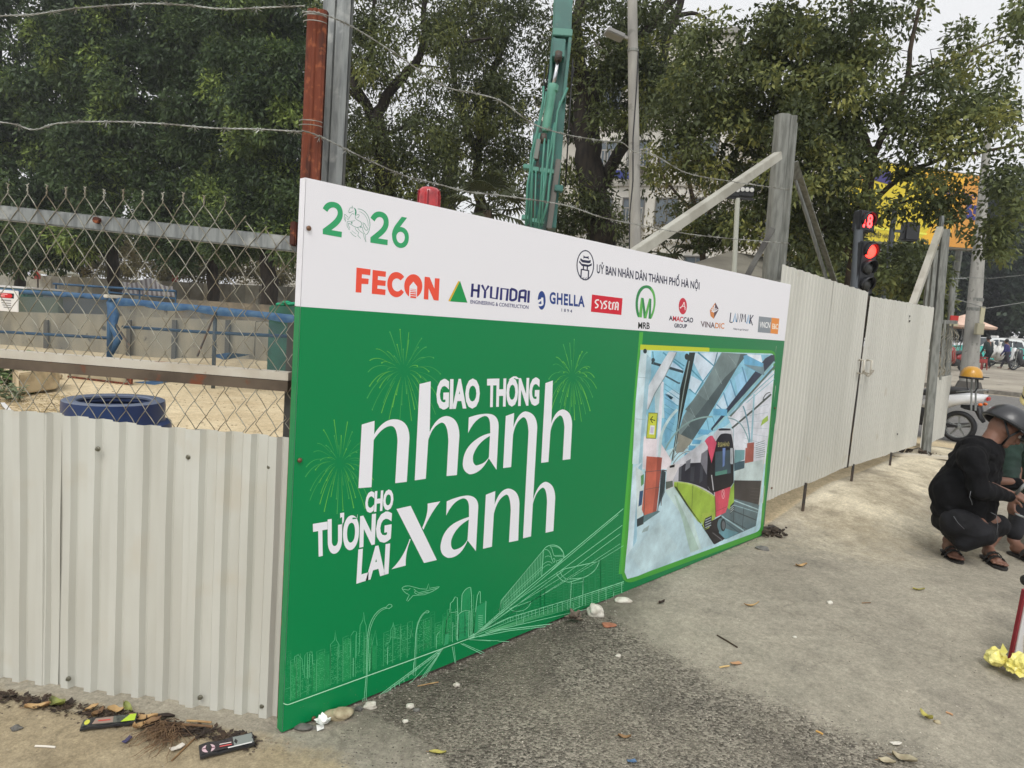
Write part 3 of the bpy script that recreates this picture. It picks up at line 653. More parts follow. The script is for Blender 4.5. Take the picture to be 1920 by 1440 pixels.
for s_, w in (('M 900 990 L 1060 870 L 1480 560', 1.2), ('M 925 985 L 1480 572', .7), ('M 975 955 L 1480 580', .7), ('M 1170 880 L 1215 850 L 1485 560', .8), ('M 1285 835 L 1485 562', .9), ('M 1305 830 L 1490 560', .9), ('M 1325 825 L 1490 558', .7), ('M 1575 540 L 1600 690', .9), ('M 1590 540 L 1608 690', .6), ('M 1650 512 L 1860 615', 1.1), ('M 1670 512 L 1885 605', .9), ('M 1740 478 L 1920 488', .8)):
    p.line(T8(s_)[0], w, LN); p.k -= 1
for t in (0.0, .08, .16, .24, .32, .4, .47, .54, .6, .66, .71, .76, .8, .84, .87):
    x0, y0 = 975 + (1480 - 975) * t, 930 + (560 - 930) * t; x1, y1 = x0 + 4, y0 + 75 * (1 - t) - 4
    p.line([(520 + x0 / 4.8, 1100 + y0 / 4.8), (520 + x1 / 4.8, 1100 + y1 / 4.8)], .9, LN); p.k -= 1
# train on viaduct (crop of the right part)
T7 = lambda s: path(s, 880, 950, 5.333)
for s_, w in (('M 300 1075 L 318 940 L 745 430 Q 770 385 840 383 Q 910 390 940 460 L 948 500 L 925 540 L 820 640', 1.1), ('M 320 945 L 300 1070', .8), ('M 330 930 L 600 605 L 735 440', .7), ('M 745 430 L 722 700', .8), ('M 755 430 Q 800 420 820 500 L 825 530', .8), ('M 755 505 Q 790 480 815 505', .7), ('M 805 395 L 825 420 Q 845 500 850 490 L 940 485', .8), ('M 815 398 Q 900 390 930 450', .7), ('M 725 590 Q 790 520 830 570', .7), ('M 730 620 Q 790 560 810 590', .6),
              ('M 855 498 L 945 498', .6), ('M 832 540 Q 835 515 850 518 Q 862 535 850 555 Q 838 560 832 540', .8), ('M 870 560 L 872 540 L 900 535 L 905 525 L 930 520', .8),
              ('M 70 1265 L 600 800 L 1540 20', 1.2), ('M 90 1255 L 860 610 L 1490 80', .9), ('M 100 1250 L 520 905 L 940 620 L 1530 185', .9), ('M 100 1255 L 430 1010 L 900 720 L 1510 270', .8), ('M 130 1235 L 700 900 L 1510 370', .7), ('M 70 1270 L 870 800 L 1540 390', .7), ('M 40 1290 L 440 1010 L 940 640', .9), ('M 340 1010 L 720 700', .6), ('M 350 980 L 720 630', .6), ('M 350 950 L 725 600', .6),
              ('M 905 645 L 960 620 L 1300 545 Q 1270 660 1140 710 Q 1080 730 1000 755 Q 930 750 905 715 Q 870 680 875 660 L 905 645', 1.2), ('M 905 645 Q 930 715 985 725 Q 1060 720 1130 712', 1.0), ('M 1020 752 L 1008 1000 L 1008 1042 L 1130 990 L 1140 710', 1.1), ('M 1022 770 L 1135 748', .7),
              ('M 400 1020 L 430 1010 L 615 945 Q 610 1000 545 1035 Q 470 1055 435 1040 Q 410 1030 400 1020', .8), ('M 475 1060 L 472 1180 L 540 1160 L 543 1035', .8),
              ('M 0 1300 L 400 1110 L 1000 930 L 1545 750', 1.5), ('M 0 1312 L 400 1150 L 1010 945 L 1545 768', .7), ('M 160 1260 L 500 1180 L 1150 1030 L 1540 905', 1.0), ('M 0 1322 L 300 1235 L 975 1155', 1.5), ('M 100 1300 L 400 1240 L 880 1185', 1.2), ('M 0 1330 L 150 1335 L 290 1340', .8), ('M 290 1345 L 480 1355', .9)):
    p.line(T7(s_)[0], w, LN); p.k -= 1
for i in range(26):
    t = i / 25; x0, y0 = 330 + 400 * t, 930 - 480 * t; x1, y1 = x0 - 6, y0 + 100 + 130 * t * .9
    p.line([(880 + x0 / 5.333, 950 + y0 / 5.333), (880 + x1 / 5.333, 950 + y1 / 5.333)], .55, LN); p.k -= 1
for i in range(5):
    p.line(T7('M 200 %d L 700 %d L 1540 %d' % (1240 + 3 * i, 1070 + 9 * i, 785 + 24 * i))[0], .5, S(120, 210, 150)); p.k -= 1
xx = 260
while xx < 1540:
    f_ = (xx - 100) / 1440; y0 = 1110 - (xx - 400) * .3 if xx < 1000 else 930 - (xx - 1000) * .33; y1 = y0 + 10 + 140 * f_
    p.line([(880 + xx / 5.333, 950 + y0 / 5.333), (880 + xx / 5.333, 950 + y1 / 5.333)], .55 + .3 * f_, LN); p.k -= 1
    xx += 10 + 75 * f_
x = 915
while x < 1165:
    w = r.uniform(6, 12); yb = 1180 - (x - 905) * .30; hh = r.uniform(16, 40) + (x - 915) * .22; c = S(48, 150, 96)
    p.line([(x, yb), (x, yb - hh), (x + w, yb - hh - w * .2), (x + w, yb)], .6, c); p.k -= 1
    for q in range(int(hh / 5)):
        if r.random() < .8: p.line([(x + 1, yb - q * 5 - 3), (x + w - r.uniform(1, 4), yb - q * 5 - 4)], .8, c); p.k -= 1
    x += w + r.uniform(0, 3)
p.k += 2
for i in range(170):
    xx = r.uniform(545, 1425); yb = 1374 - (xx - 530) * .4113; q = r.uniform(.25, .9) * (1 - (xx - 545) / 1700); p.ell(xx, yb - 2 - abs(r.gauss(0, 16)), q * 1.2, q, r.choice([S(70, 122, 82), S(112, 124, 96), S(40, 100, 62)]), n=6); p.k -= 1
bfin(p, 'line_drawing', 'pale green line drawing of a skyline, road and viaduct train')
# faint vertical seam of the cloth
p = bprint('m', .0014); p.poly([(1199, 623), (1206, 623), (1168, 1076), (1160, 1077)], S(78, 176, 66))
# ---- photo print frame and picture
p.poly(path('M 1200 647 L 1446 657 Q 1455 660 1454 668 L 1430 996 Q 1428 1004 1420 1007 L 1190 1090 Q 1168 1098 1166 1075 Z', n=6)[0], S(72, 160, 60)); p.poly([(1201, 646), (1330, 652), (1330, 660), (1200, 656)], S(196, 206, 48))
bfin(p, 'picture_border')
p = bprint('t', .0020, .00002)
U = lambda s, n=8: path(s, 1160, 640, 6.26, n); L_ = lambda s, n=8: path(s, 1160, 840, 5.54, n)
FR = path('M 1201 656 L 1446 663 Q 1452 664 1451 672 L 1426 988 Q 1424 995 1418 998 L 1185 1083 Q 1173 1086 1173 1074 Z', n=6)[0]
p.poly(FR, S(186, 224, 236))
# roof glazing
p.poly(U('M 385 110 L 1820 160 L 1780 560 L 1250 1000 L 520 1300 L 300 800 Z'), S(134, 200, 226))
for s_, c in (('M 900 140 L 1200 130 L 1110 300 L 1000 480 L 880 250 Z', S(214, 232, 248)), ('M 850 400 L 990 480 L 920 620 L 820 560 Z', S(206, 228, 244)), ('M 1510 150 L 1670 160 L 1690 260 L 1520 180 Z', S(230, 240, 250)), ('M 1360 420 L 1480 330 L 1520 480 L 1400 620 Z', S(150, 206, 240)), ('M 1240 600 L 1320 480 L 1370 660 L 1290 760 Z', S(168, 212, 240)), ('M 1140 760 L 1230 620 L 1280 790 L 1140 790 Z', S(200, 226, 244)),
              ('M 540 600 L 680 680 L 680 800 L 540 740 Z', S(120, 186, 220)), ('M 530 780 L 690 800 L 600 1150 L 540 1200 Z', S(110, 180, 214)), ('M 640 560 L 730 620 L 700 760 L 540 620 Z', S(190, 222, 240)), ('M 420 560 L 520 480 L 540 900 L 430 900 Z', S(190, 220, 228)), ('M 600 230 L 760 320 L 740 380 L 590 290 Z', S(186, 216, 240))):
    p.poly(U(s_), c); p.k -= 1
p.k += 1
for s_, w, c in (('M 385 250 L 760 360', 5, S(44, 66, 76)), ('M 400 120 L 410 260', 2, S(70, 130, 150)), ('M 520 130 L 760 330', 3, S(70, 150, 180)), ('M 640 200 L 770 290', 2.4, S(70, 150, 180)), ('M 930 130 L 1120 290 L 990 470 L 850 330', 3, S(64, 150, 180)), ('M 1160 130 L 1120 290', 2, S(60, 130, 156)), ('M 990 470 L 900 620 L 830 560', 3, S(70, 150, 176)), ('M 540 400 L 700 490 L 720 490', 3, S(60, 90, 104)), ('M 1450 300 L 1520 560', 2.4, S(84, 150, 190)), ('M 1310 450 L 1390 700', 2.4, S(84, 150, 190)), ('M 1230 600 L 1290 800', 2.4, S(84, 150, 190)), ('M 1150 740 L 1210 800', 2, S(84, 150, 190)),
                 ('M 540 500 L 740 640', 1.4, S(86, 160, 190)), ('M 540 560 L 740 700', 1.4, S(86, 160, 190)), ('M 540 660 L 700 760', 1.4, S(86, 160, 190)), ('M 540 740 L 680 830', 1.4, S(86, 160, 190)), ('M 540 820 L 660 900', 1.4, S(86, 160, 190)), ('M 540 900 L 650 980', 1.4, S(86, 160, 190)), ('M 540 1000 L 640 1060', 1.4, S(86, 160, 190)), ('M 1030 900 L 1060 1040', 1.4, S(86, 160, 190)), ('M 1100 880 L 1140 1000', 1.4, S(86, 160, 190))):
    p.line(U(s_)[0], w, c); p.k -= 1
p.k += 1
# blue side of the station, right
p.poly(U('M 1280 880 L 1830 330 L 1760 1100 L 1720 1440 L 1340 1440 L 1330 1000 Z'), S(222, 226, 236))
for i in range(7): p.line(U('M %d %d L %d %d' % (1420 + i * 8, 830 + i * 60, 1750, 740 + i * 95))[0], .7, S(170, 190, 200)); p.k -= 1
p.k += 1
# grey trunking of the roof
p.poly(U('M 1210 130 L 1510 150 L 1400 290 L 1300 460 L 1040 900 L 700 1300 L 640 1280 L 760 880 L 850 720 L 1000 500 Z'), S(122, 142, 144))
p.poly(U('M 1510 150 L 1430 150 L 1380 300 L 1250 420 L 900 880 L 700 1130 L 690 1200 L 830 1220 L 1040 900 L 1400 290 Z'), S(82, 98, 102)); p.poly(U('M 930 620 L 1040 700 L 900 880 L 780 800 Z'), S(104, 122, 124))
for s_ in ('M 1130 320 L 1210 500', 'M 1000 520 L 1060 690', 'M 1290 160 L 1380 280', 'M 840 780 L 900 900', 'M 760 900 L 830 1000'): p.line(U(s_)[0], .6, S(160, 178, 180)); p.k -= 1
p.k += 1
p.poly(U('M 700 1080 L 870 1160 L 760 1300 L 670 1310 Z'), S(150, 150, 138))
# dark cable tray left
p.poly(U('M 830 130 L 900 130 L 800 620 L 720 980 L 640 1400 L 620 1400 L 690 960 L 720 560 Z'), S(40, 52, 52)); p.line(U('M 830 230 L 760 600 L 700 980 L 640 1380')[0], 1.6, S(150, 170, 168)); p.ell(1160 + 800 / 6.26, 640 + 180 / 6.26, 4, 6, S(40, 50, 54))
# right dark rail and beams
p.poly(U('M 1830 160 L 1835 240 L 1340 800 L 1100 1050 L 1080 1030 L 1280 770 L 1720 200 L 1790 160 Z'), S(52, 62, 84)); p.line(U('M 1830 240 L 1300 830 L 1110 1040')[0], 3.2, S(150, 200, 206)); p.line(U('M 1835 290 L 1310 880')[0], 3.4, S(92, 106, 96))
p.line(U('M 1790 620 L 1600 790 L 1330 1020')[0], 3.4, S(76, 88, 84)); p.line(U('M 1830 380 L 1480 700 L 1290 880')[0], 1.5, S(110, 180, 196)); p.line(U('M 1830 440 L 1500 720')[0], 1.2, S(130, 190, 204))
p.line(U('M 1780 600 Q 1720 600 1690 690 L 1780 640')[0], 1.6, S(60, 66, 70))
for s_ in ('M 1465 170 L 1500 160 L 1700 260 L 1710 400 L 1480 290 Z', 'M 1110 790 L 1275 800 L 1270 875 L 1115 865 Z', 'M 950 1030 L 1090 1045 L 1050 1095 L 930 1090 Z', 'M 870 1150 L 975 1160 L 950 1205 L 860 1205 Z', 'M 830 1220 L 905 1225 L 895 1280 L 815 1280 Z', 'M 780 1310 L 850 1320 L 830 1350 L 770 1345 Z', 'M 750 1360 L 810 1365 L 790 1400 L 745 1400 Z'):
    p.poly(U(s_), S(92, 172, 212)); p.k -= 1
p.k += 1
p.poly(U('M 1465 270 L 1690 390 L 1710 400 L 1700 260 L 1690 300 Z'), S(120, 150, 160))
# arches
for s_, w, c in (('M 520 1330 Q 640 1050 820 950 Q 960 880 1100 885', 2.8, S(140, 172, 170)), ('M 1280 900 Q 1420 910 1480 1050 Q 1520 1130 1530 1200', 2.2, S(130, 168, 176)), ('M 1460 760 Q 1520 900 1540 1180', 2.6, S(110, 160, 180)), ('M 1590 620 L 1560 1180', 3, S(150, 198, 214)), ('M 600 1440 Q 700 1260 820 1250', 1.3, S(140, 140, 140)), ('M 640 1440 Q 720 1300 830 1290', 1.3, S(140, 140, 140)), ('M 560 1420 Q 640 1260 700 1180', 1.8, S(150, 170, 170)), ('M 1350 1020 L 1345 1440', 1, S(150, 190, 200))):
    p.line(U(s_, 14)[0], w, c); p.k -= 1
p.k += 1
# left wall, big white columns
p.poly(U('M 290 1110 L 470 1150 L 620 1400 L 600 1500 L 280 1500 Z'), S(236, 226, 232)); p.poly(U('M 500 460 L 530 480 L 500 1000 L 470 1400 L 440 1340 L 470 800 Z'), S(226, 230, 240)); p.line(U('M 690 800 Q 560 920 500 1100 L 470 1380', 12)[0], 5, S(196, 222, 226))
p.poly(U('M 590 120 L 680 130 L 540 420 L 420 620 L 350 800 L 330 800 L 350 520 L 480 300 Z'), S(216, 224, 232)); p.line(U('M 680 130 L 540 420 L 420 620 L 345 800')[0], 1.8, S(140, 160, 168))
p.poly([(1160 + x / 6.26, 640 + y / 6.26) for x, y in ((255, 160), (320, 130), (385, 200), (380, 400), (345, 520), (320, 900), (290, 1180), (270, 1440), (160, 1440), (200, 700), (240, 250))], S(206, 228, 236))
p.poly([(1160 + x / 6.26, 640 + y / 6.26) for x, y in ((330, 150), (385, 200), (380, 400), (345, 520), (320, 900), (290, 1180), (270, 1440), (235, 1440), (290, 700), (320, 300))], S(160, 200, 216)); p.line(U('M 232 420 L 340 430')[0], .9, S(150, 180, 190)); p.line(U('M 205 910 L 320 920')[0], .9, S(150, 180, 190))
p.poly(L_('M 155 200 L 240 150 L 225 500 L 190 900 L 165 1100 L 75 1140 L 110 800 Z'), S(208, 230, 240)); p.poly(L_('M 205 200 L 245 150 L 225 500 L 190 900 L 165 1100 L 140 1110 L 180 600 Z'), S(150, 196, 216))
p.ell(1160 + 310 / 6.26, 640 + 115 / 6.26, 3.5, 4.5, S(40, 60, 66)); p.ell(1160 + 405 / 6.26, 640 + 220 / 6.26, 3.4, 4, S(50, 66, 74))
# yellow sign
p.poly(U('M 350 835 L 460 840 L 438 1145 L 322 1140 Z'), S(120, 130, 30)); p.poly(U('M 353 845 L 452 848 L 430 1135 L 330 1130 Z'), S(204, 212, 40)); p.poly(U('M 372 985 L 425 990 L 415 1095 L 358 1090 Z'), S(226, 232, 226)); p.poly(U('M 380 1005 L 412 1008 L 405 1078 L 370 1075 Z'), S(200, 190, 220))
p.line(U('M 428 930 L 380 915')[0], 1.7, S(40, 44, 20)); p.line(U('M 403 880 L 372 915 L 398 958')[0], 1.7, S(40, 44, 20))
# platform and side
p.poly(L_('M 75 1140 L 190 960 L 190 830 L 420 650 L 480 440 L 570 400 L 985 995 L 200 1330 L 90 1360 L 62 1290 Z'), S(184, 214, 224)); p.poly(L_('M 480 440 L 570 400 L 760 700 L 860 1050 L 760 1085 L 640 680 Z'), S(196, 222, 220)); p.poly(L_('M 575 480 L 600 500 L 700 720 L 835 1050 L 745 1085 L 660 740 Z'), S(172, 202, 190)); p.poly(L_('M 260 840 L 320 800 L 300 860 L 240 880 Z'), S(150, 172, 174))
p.poly(L_('M 130 1130 L 300 900 L 420 760 L 620 1040 L 250 1290 Z'), S(190, 218, 226)); p.k += 1
p.poly(L_('M 180 200 L 250 240 L 250 690 L 190 740 Z'), S(206, 222, 222)); p.poly(L_('M 218 450 L 255 440 L 240 590 L 205 610 Z'), S(40, 80, 120)); p.poly(L_('M 230 290 L 262 270 L 260 370 L 232 400 Z'), S(90, 150, 90))
# orange pillars
p.poly(L_('M 290 85 L 452 100 L 420 420 L 390 690 L 265 700 L 240 640 L 280 250 Z'), S(196, 92, 66)); p.poly(L_('M 400 92 L 452 100 L 420 420 L 390 690 L 350 695 L 385 400 Z'), S(160, 74, 58))
p.poly(L_('M 1318 0 L 1395 0 L 1370 280 L 1305 290 Z'), S(164, 84, 70)); p.poly(U('M 1510 1195 L 1590 1185 L 1580 1440 L 1495 1440 Z'), S(172, 88, 74))
p.poly(L_('M 190 740 L 262 700 L 258 790 L 190 820 Z'), S(50, 62, 66)); p.poly(L_('M 262 700 L 410 650 L 430 660 L 255 780 Z'), S(92, 124, 130))
for s_, w in (('M 270 250 L 455 230', 1), ('M 280 240 L 262 700', 1.2), ('M 280 430 L 425 405', .8), ('M 455 230 L 405 660', 1.3), ('M 455 230 L 510 240', 2), ('M 470 250 L 440 600', 1.4)): p.line(L_(s_)[0], w, S(90, 80, 84)); p.k -= 1
p.k += 1
for i in range(12):
    p.line(L_('M %d %d L %d %d' % (440 + i * 4, 230 + i * 6, 420 + i * 5, 600 - i * 12))[0], .6, S(70, 84, 92)); p.k -= 1
p.k += 1
p.poly(L_('M 450 230 L 490 250 L 480 400 L 430 560 L 425 480 Z'), S(52, 66, 72))
p.poly(L_('M 500 200 L 640 130 L 640 320 L 580 400 L 490 440 Z'), S(214, 210, 212)); p.poly(L_('M 530 185 L 583 170 L 580 198 L 530 208 Z'), S(24, 26, 30)); p.poly(L_('M 490 350 L 560 340 L 565 400 L 490 430 Z'), S(96, 108, 100))
# track bed on the right
p.poly(L_('M 1205 180 L 1500 120 L 1488 335 L 1200 340 Z'), S(196, 214, 214)); p.poly(L_('M 1200 150 L 1310 130 L 1305 210 L 1200 240 Z'), S(60, 90, 104)); p.poly(L_('M 1205 20 L 1310 20 L 1305 120 L 1200 160 Z'), S(110, 160, 166))
p.poly(L_('M 1200 335 L 1482 340 L 1455 600 L 1190 530 Z'), S(64, 60, 62)); p.poly(L_('M 1180 520 L 1460 590 L 1425 810 L 1110 950 L 1060 900 L 1060 700 Z'), S(92, 116, 124))
for i in range(5): p.line(L_('M %d %d L %d %d' % (1370, 415 + i * 34, 1465, 425 + i * 34))[0], .5, S(94, 92, 92)); p.k -= 1
p.k += 1
for s_, w, c in (('M 1200 545 L 1450 640', 2, S(170, 200, 206)), ('M 1190 590 L 1445 670', 1.3, S(150, 184, 192)), ('M 1160 640 L 1430 750', 2, S(58, 72, 78)), ('M 1060 700 L 1300 860', 2.4, S(160, 196, 204)), ('M 1100 720 L 1330 840', 1.2, S(60, 76, 82)), ('M 1300 620 L 1285 840', .9, S(50, 60, 66)), ('M 1200 600 L 1190 780', .9, S(50, 60, 66)), ('M 1120 780 L 1250 880', 2, S(60, 96, 108))):
    p.line(L_(s_)[0], w, c); p.k -= 1
p.k += 1
for i in range(8): p.line(U('M %d %d L %d %d' % (1610, 1200 + i * 24, 1715, 1165 + i * 26))[0], .8, S(96, 120, 116)); p.k -= 1
p.k += 1
p.poly(U('M 1750 870 L 1755 930 L 1665 995 L 1690 920 Z'), S(160, 196, 60))
# train shadow gap, rail below
p.poly(L_('M 860 800 L 1000 740 L 1070 700 L 1065 900 L 1110 940 L 1000 1000 L 985 995 Z'), S(40, 38, 44)); p.line(L_('M 975 880 L 1080 960')[0], 1.8, S(110, 108, 112)); p.poly(L_('M 1060 820 L 1250 880 L 1110 950 L 1040 880 Z'), S(96, 150, 164))
p.ell(1160 + 1060 / 5.54, 840 + 800 / 5.54, 6.2, 12.5, S(90, 130, 140)); p.ell(1160 + 1085 / 5.54, 840 + 800 / 5.54, 5, 12, S(36, 50, 56)); p.ell(1160 + 1088 / 5.54, 840 + 802 / 5.54, 3, 8, S(96, 104, 110))
# the train: side, glass, green body, nose
p.poly(L_('M 560 340 L 640 170 L 700 130 L 860 40 L 930 0 L 1000 0 L 1000 490 L 700 380 L 570 400 Z'), S(190, 190, 200))
p.poly(U('M 640 1440 L 1010 1170 L 1100 1110 L 1170 1020 L 1320 1020 L 1345 1100 L 1360 1440 Z'), S(206, 208, 216))
p.poly(L_('M 625 210 L 690 160 L 860 150 L 920 100 L 985 120 L 990 490 Q 900 400 720 360 L 620 345 Z'), S(46, 48, 60))
for s_, c in (('M 630 200 L 655 185 L 648 340 L 622 340 Z', S(80, 84, 92)), ('M 700 140 L 750 110 L 740 200 L 690 240 Z', S(120, 124, 134)), ('M 860 60 L 930 10 L 915 280 L 850 150 Z', S(120, 120, 130)), ('M 750 200 L 790 190 L 780 350 L 742 345 Z', S(64, 68, 78)), ('M 850 190 L 880 180 L 870 340 L 835 370 Z', S(66, 70, 80))): p.poly(L_(s_), c); p.k -= 1
p.k += 1
p.poly(L_('M 575 350 Q 720 350 810 395 Q 900 440 1000 500 L 1015 640 L 1000 735 L 960 700 L 880 700 L 860 790 L 820 760 L 700 590 L 575 400 Z'), S(156, 190, 48))
p.poly(L_('M 575 350 Q 720 350 810 395 Q 900 440 1000 500 L 1002 520 Q 900 460 805 410 Q 720 370 578 362 Z'), S(178, 206, 84))
p.poly(L_('M 580 400 L 700 590 L 860 795 L 855 780 L 720 590 L 600 400 Z'), S(60, 70, 40))
for s_ in ('M 610 355 L 615 440', 'M 770 390 L 760 640', 'M 860 700 L 980 665 L 975 740'): p.line(L_(s_)[0], .6, S(70, 90, 30)); p.k -= 1
p.k += 1
p.poly(L_('M 865 680 L 985 665 L 1000 735 L 960 760 L 940 830 L 895 850 L 870 800 Z'), S(168, 196, 60)); p.poly(L_('M 900 730 L 968 700 L 962 800 L 895 848 L 880 790 Z'), S(40, 44, 48))
for i in range(4): p.line(L_('M %d %d L %d %d' % (900, 750 + i * 26, 960, 722 + i * 26))[0], 1.6, S(176, 190, 200)); p.k -= 1
p.k += 1
p.poly(L_('M 1150 440 L 1200 360 L 1198 560 L 1150 640 L 1130 620 Z'), S(150, 190, 50)); p.poly(L_('M 1160 600 L 1198 560 L 1192 650 L 1155 690 Z'), S(46, 52, 56))
for i in range(3): p.line(L_('M %d %d L %d %d' % (1160, 625 + i * 22, 1194, 592 + i * 22))[0], 1.4, S(170, 186, 190)); p.k -= 1
p.k += 1
p.poly(L_('M 1000 460 Q 1100 420 1165 390 L 1135 600 L 1110 670 L 1005 722 Z'), S(216, 52, 84)); p.line(L_('M 1005 660 L 1125 610')[0], .6, S(120, 20, 40)); p.ell(1160 + 1085 / 5.54, 840 + 478 / 5.54, 3.2, 9, S(240, 160, 170)); p.ell(1160 + 1085 / 5.54, 840 + 478 / 5.54, 2.4, 7.2, S(212, 50, 78))
p.line(L_('M 1080 450 L 1090 475 L 1080 505')[0], 1, S(240, 190, 196))
# windscreen
p.poly(U('M 1200 1090 Q 1250 1070 1320 1090 Q 1345 1160 1350 1300 L 1358 1440 L 1060 1440 L 1110 1260 Q 1150 1130 1200 1090 Z'), S(40, 42, 54))
p.poly(L_('M 925 0 L 1195 0 L 1195 360 L 1165 400 L 1000 460 L 920 440 Z'), S(34, 34, 42)); p.poly(L_('M 1005 40 L 1160 20 L 1165 260 L 1000 290 Z'), S(64, 84, 96)); p.poly(L_('M 1005 250 L 1125 225 L 1125 265 L 1003 290 Z'), S(80, 140, 126)); p.poly(L_('M 1080 0 L 1110 0 L 1100 180 L 1080 200 Z'), S(100, 130, 190))
p.poly(U('M 1310 1260 L 1340 1262 L 1345 1440 L 1315 1440 Z'), S(196, 206, 214)); p.poly(L_('M 1160 0 L 1185 0 L 1175 150 L 1158 160 Z'), S(180, 186, 194)); p.text('ĐI GA HÀ NỘI', (1160 + 1165 / 6.26, 640 + 1185 / 6.26), (1160 + 1300 / 6.26, 640 + 1190 / 6.26), (1160 + 1298 / 6.26, 640 + 1228 / 6.26), (1160 + 1163 / 6.26, 640 + 1240 / 6.26), S(200, 190, 110), .01)
p.poly(U('M 1170 1030 L 1210 1020 L 1310 1025 L 1315 1045 L 1180 1048 Z'), S(44, 48, 58)); p.line(L_('M 965 280 L 985 440')[0], 1.8, S(190, 190, 196)); p.line(L_('M 925 400 L 950 440')[0], 1, S(120, 120, 126))
# crimson flash
p.poly(U('M 1010 1170 Q 1060 1100 1100 1108 L 1150 1190 L 1090 1430 L 1045 1230 Z'), S(214, 60, 100)); p.poly(L_('M 925 0 L 1003 0 L 965 155 L 940 60 Z'), S(214, 56, 96)); p.line(L_('M 1000 500 L 1010 720')[0], .9, S(70, 80, 30))
PIN = M('picture_ink', S(255, 255, 255), rough=.3, attr='ink', spec=.34, bump=.22, bscale=1.6); nt_ = PIN.node_tree; hq = nt_.nodes.new('ShaderNodeHueSaturation'); bs_ = nt_.nodes['Principled BSDF'].inputs['Base Color']; src_ = nt_.nodes['Attribute'].outputs['Color']
nq = nt_.nodes.new('ShaderNodeTexNoise'); nq.inputs['Scale'].default_value = 5.5; nq.inputs['Detail'].default_value = 9; nq.inputs['Roughness'].default_value = .62; nt_.links.new(nt_.nodes['Texture Coordinate'].outputs['Object'], nq.inputs['Vector'])
mq = nt_.nodes.new('ShaderNodeMapRange'); mq.inputs[1].default_value = .3; mq.inputs[2].default_value = .7; mq.inputs[3].default_value = .66; mq.inputs[4].default_value = 1.22; nt_.links.new(nq.outputs['Fac'], mq.inputs[0]); nt_.links.new(mq.outputs[0], hq.inputs['Value']); hq.inputs['Saturation'].default_value = .92; nt_.links.new(src_, hq.inputs['Color']); nt_.links.new(hq.outputs[0], bs_)
INK0, INK = INK, PIN
bfin(p, 'picture_print', 'printed picture of a green and red metro train at a glazed station')
INK = INK0
# ================================================================ fences, posts, gate
GAL = M('galvanised', S(156, 160, 158, .8), .5, .35, col2=S(128, 132, 132, .8), scale=9, stretch=(6, 6, 1), col3=S(182, 184, 180, .8), scale3=14, mix3=(.56, .68), bump=.15, bscale=12)
GALD = M('galvanised_dull', S(146, 148, 142, .8), .6, .2, col2=S(118, 120, 114, .8), scale=7, stretch=(5, 5, .8))
RUST = M('rust', S(118, 58, 36, .9), .85, 0, col2=S(78, 40, 28, .9), scale=14, stretch=(1, 1, .2), mix=(.46, .56), col3=S(154, 88, 56, .9), scale3=34, mix3=(.54, .66), bump=.6, bscale=60)
SHEET = M('painted_sheet', S(205, 205, 196, .95), .4, 0, col2=S(195, 194, 184, .95), scale=1.8, stretch=(3, 3, .5), col3=S(196, 190, 174, .95), scale3=4, mix3=(.58, .8), spec=.5, bump=.08, bscale=3)
SHEET2 = M('gate_sheet', S(205, 204, 195, .95), .45, 0, col2=S(195, 194, 185, .95), scale=1.2, stretch=(2, 2, .25), col3=S(182, 174, 156, .95), scale3=4, mix3=(.64, .76), spec=.4)
DARK = M('dark_steel', S(70, 68, 66, .9), .6, .3, col2=S(96, 80, 66, .9), scale=8)
WIRE = M('wire', S(176, 174, 160, .85), .5, .4, col2=S(140, 130, 108, .8), scale=12)
WIRE2 = M('barbed_wire', S(190, 192, 186, .85), .5, .4, col2=S(140, 138, 128, .75), scale=12)
SCREW = M('screw', S(120, 118, 104), .35, .7)
def corrugated(name, parent, P, u, n, L, zb, zt, pitch, depth, mat, wob=.004, seed=1, prof=((0, 0), (.42, 0), (.55, 1), (.88, 1))):
    """a ribbed sheet standing on the line P + s*u, ribs pushed out along n"""
    r = random.Random(seed); ss = []; k = 0
    while k * pitch < L + pitch:
        for f, h in prof:
            s_ = (k + f) * pitch
            if s_ <= L: ss.append((s_, h))
        k += 1
    rowsz = 7; b = MB(); ph = r.random() * 6
    for j in range(rowsz):
        t = j / (rowsz - 1)
        for s_, h in ss:
            z0 = zb(s_) if callable(zb) else zb; z1 = zt(s_) if callable(zt) else zt
            o = n * (h * depth + wob * math.sin(s_ * 7 + ph + t * 3) + wob * .6 * math.sin(s_ * 23 + t * 9 + ph))
            q = P + u * s_ + o; b.v.append((q.x, q.y, z0 + (z1 - z0) * t))
    m = len(ss)
    for j in range(rowsz - 1):
        for i in range(m - 1): b.f.append((j * m + i, j * m + i + 1, (j + 1) * m + i + 1, (j + 1) * m + i))
    o = b.build(name, mat, parent, auto=20); return o
fence = thing('sheet_fence', 'waist-high fence of cream ribbed metal sheets left of the banner board', 'fence', A_)
seams = [0, .315, .915, 1.72, 2.5]
def ft(s_): return 1.083 + .004 * math.sin(s_ * 9)
for i in range(4):
    a, e = seams[i], seams[i + 1] + .03
    if i == 0: a = -.012
    corrugated('metal_sheet', fence, A_ + FU * a + FN * (.006 - .0035 * (i % 2) + (.004 if i == 0 else 0)), FU, FN, e - a + .06, -.06 + .004 * i, lambda s_, a=a: ft(s_ + a) + (.006 if a > .5 else 0), .0985, .021, SHEET, .003, 5 + i, ((0, 0), (.36, 0), (.40, -.12), (.44, 0), (.56, 1), (.86, 1)))
pa, na = A_, FN
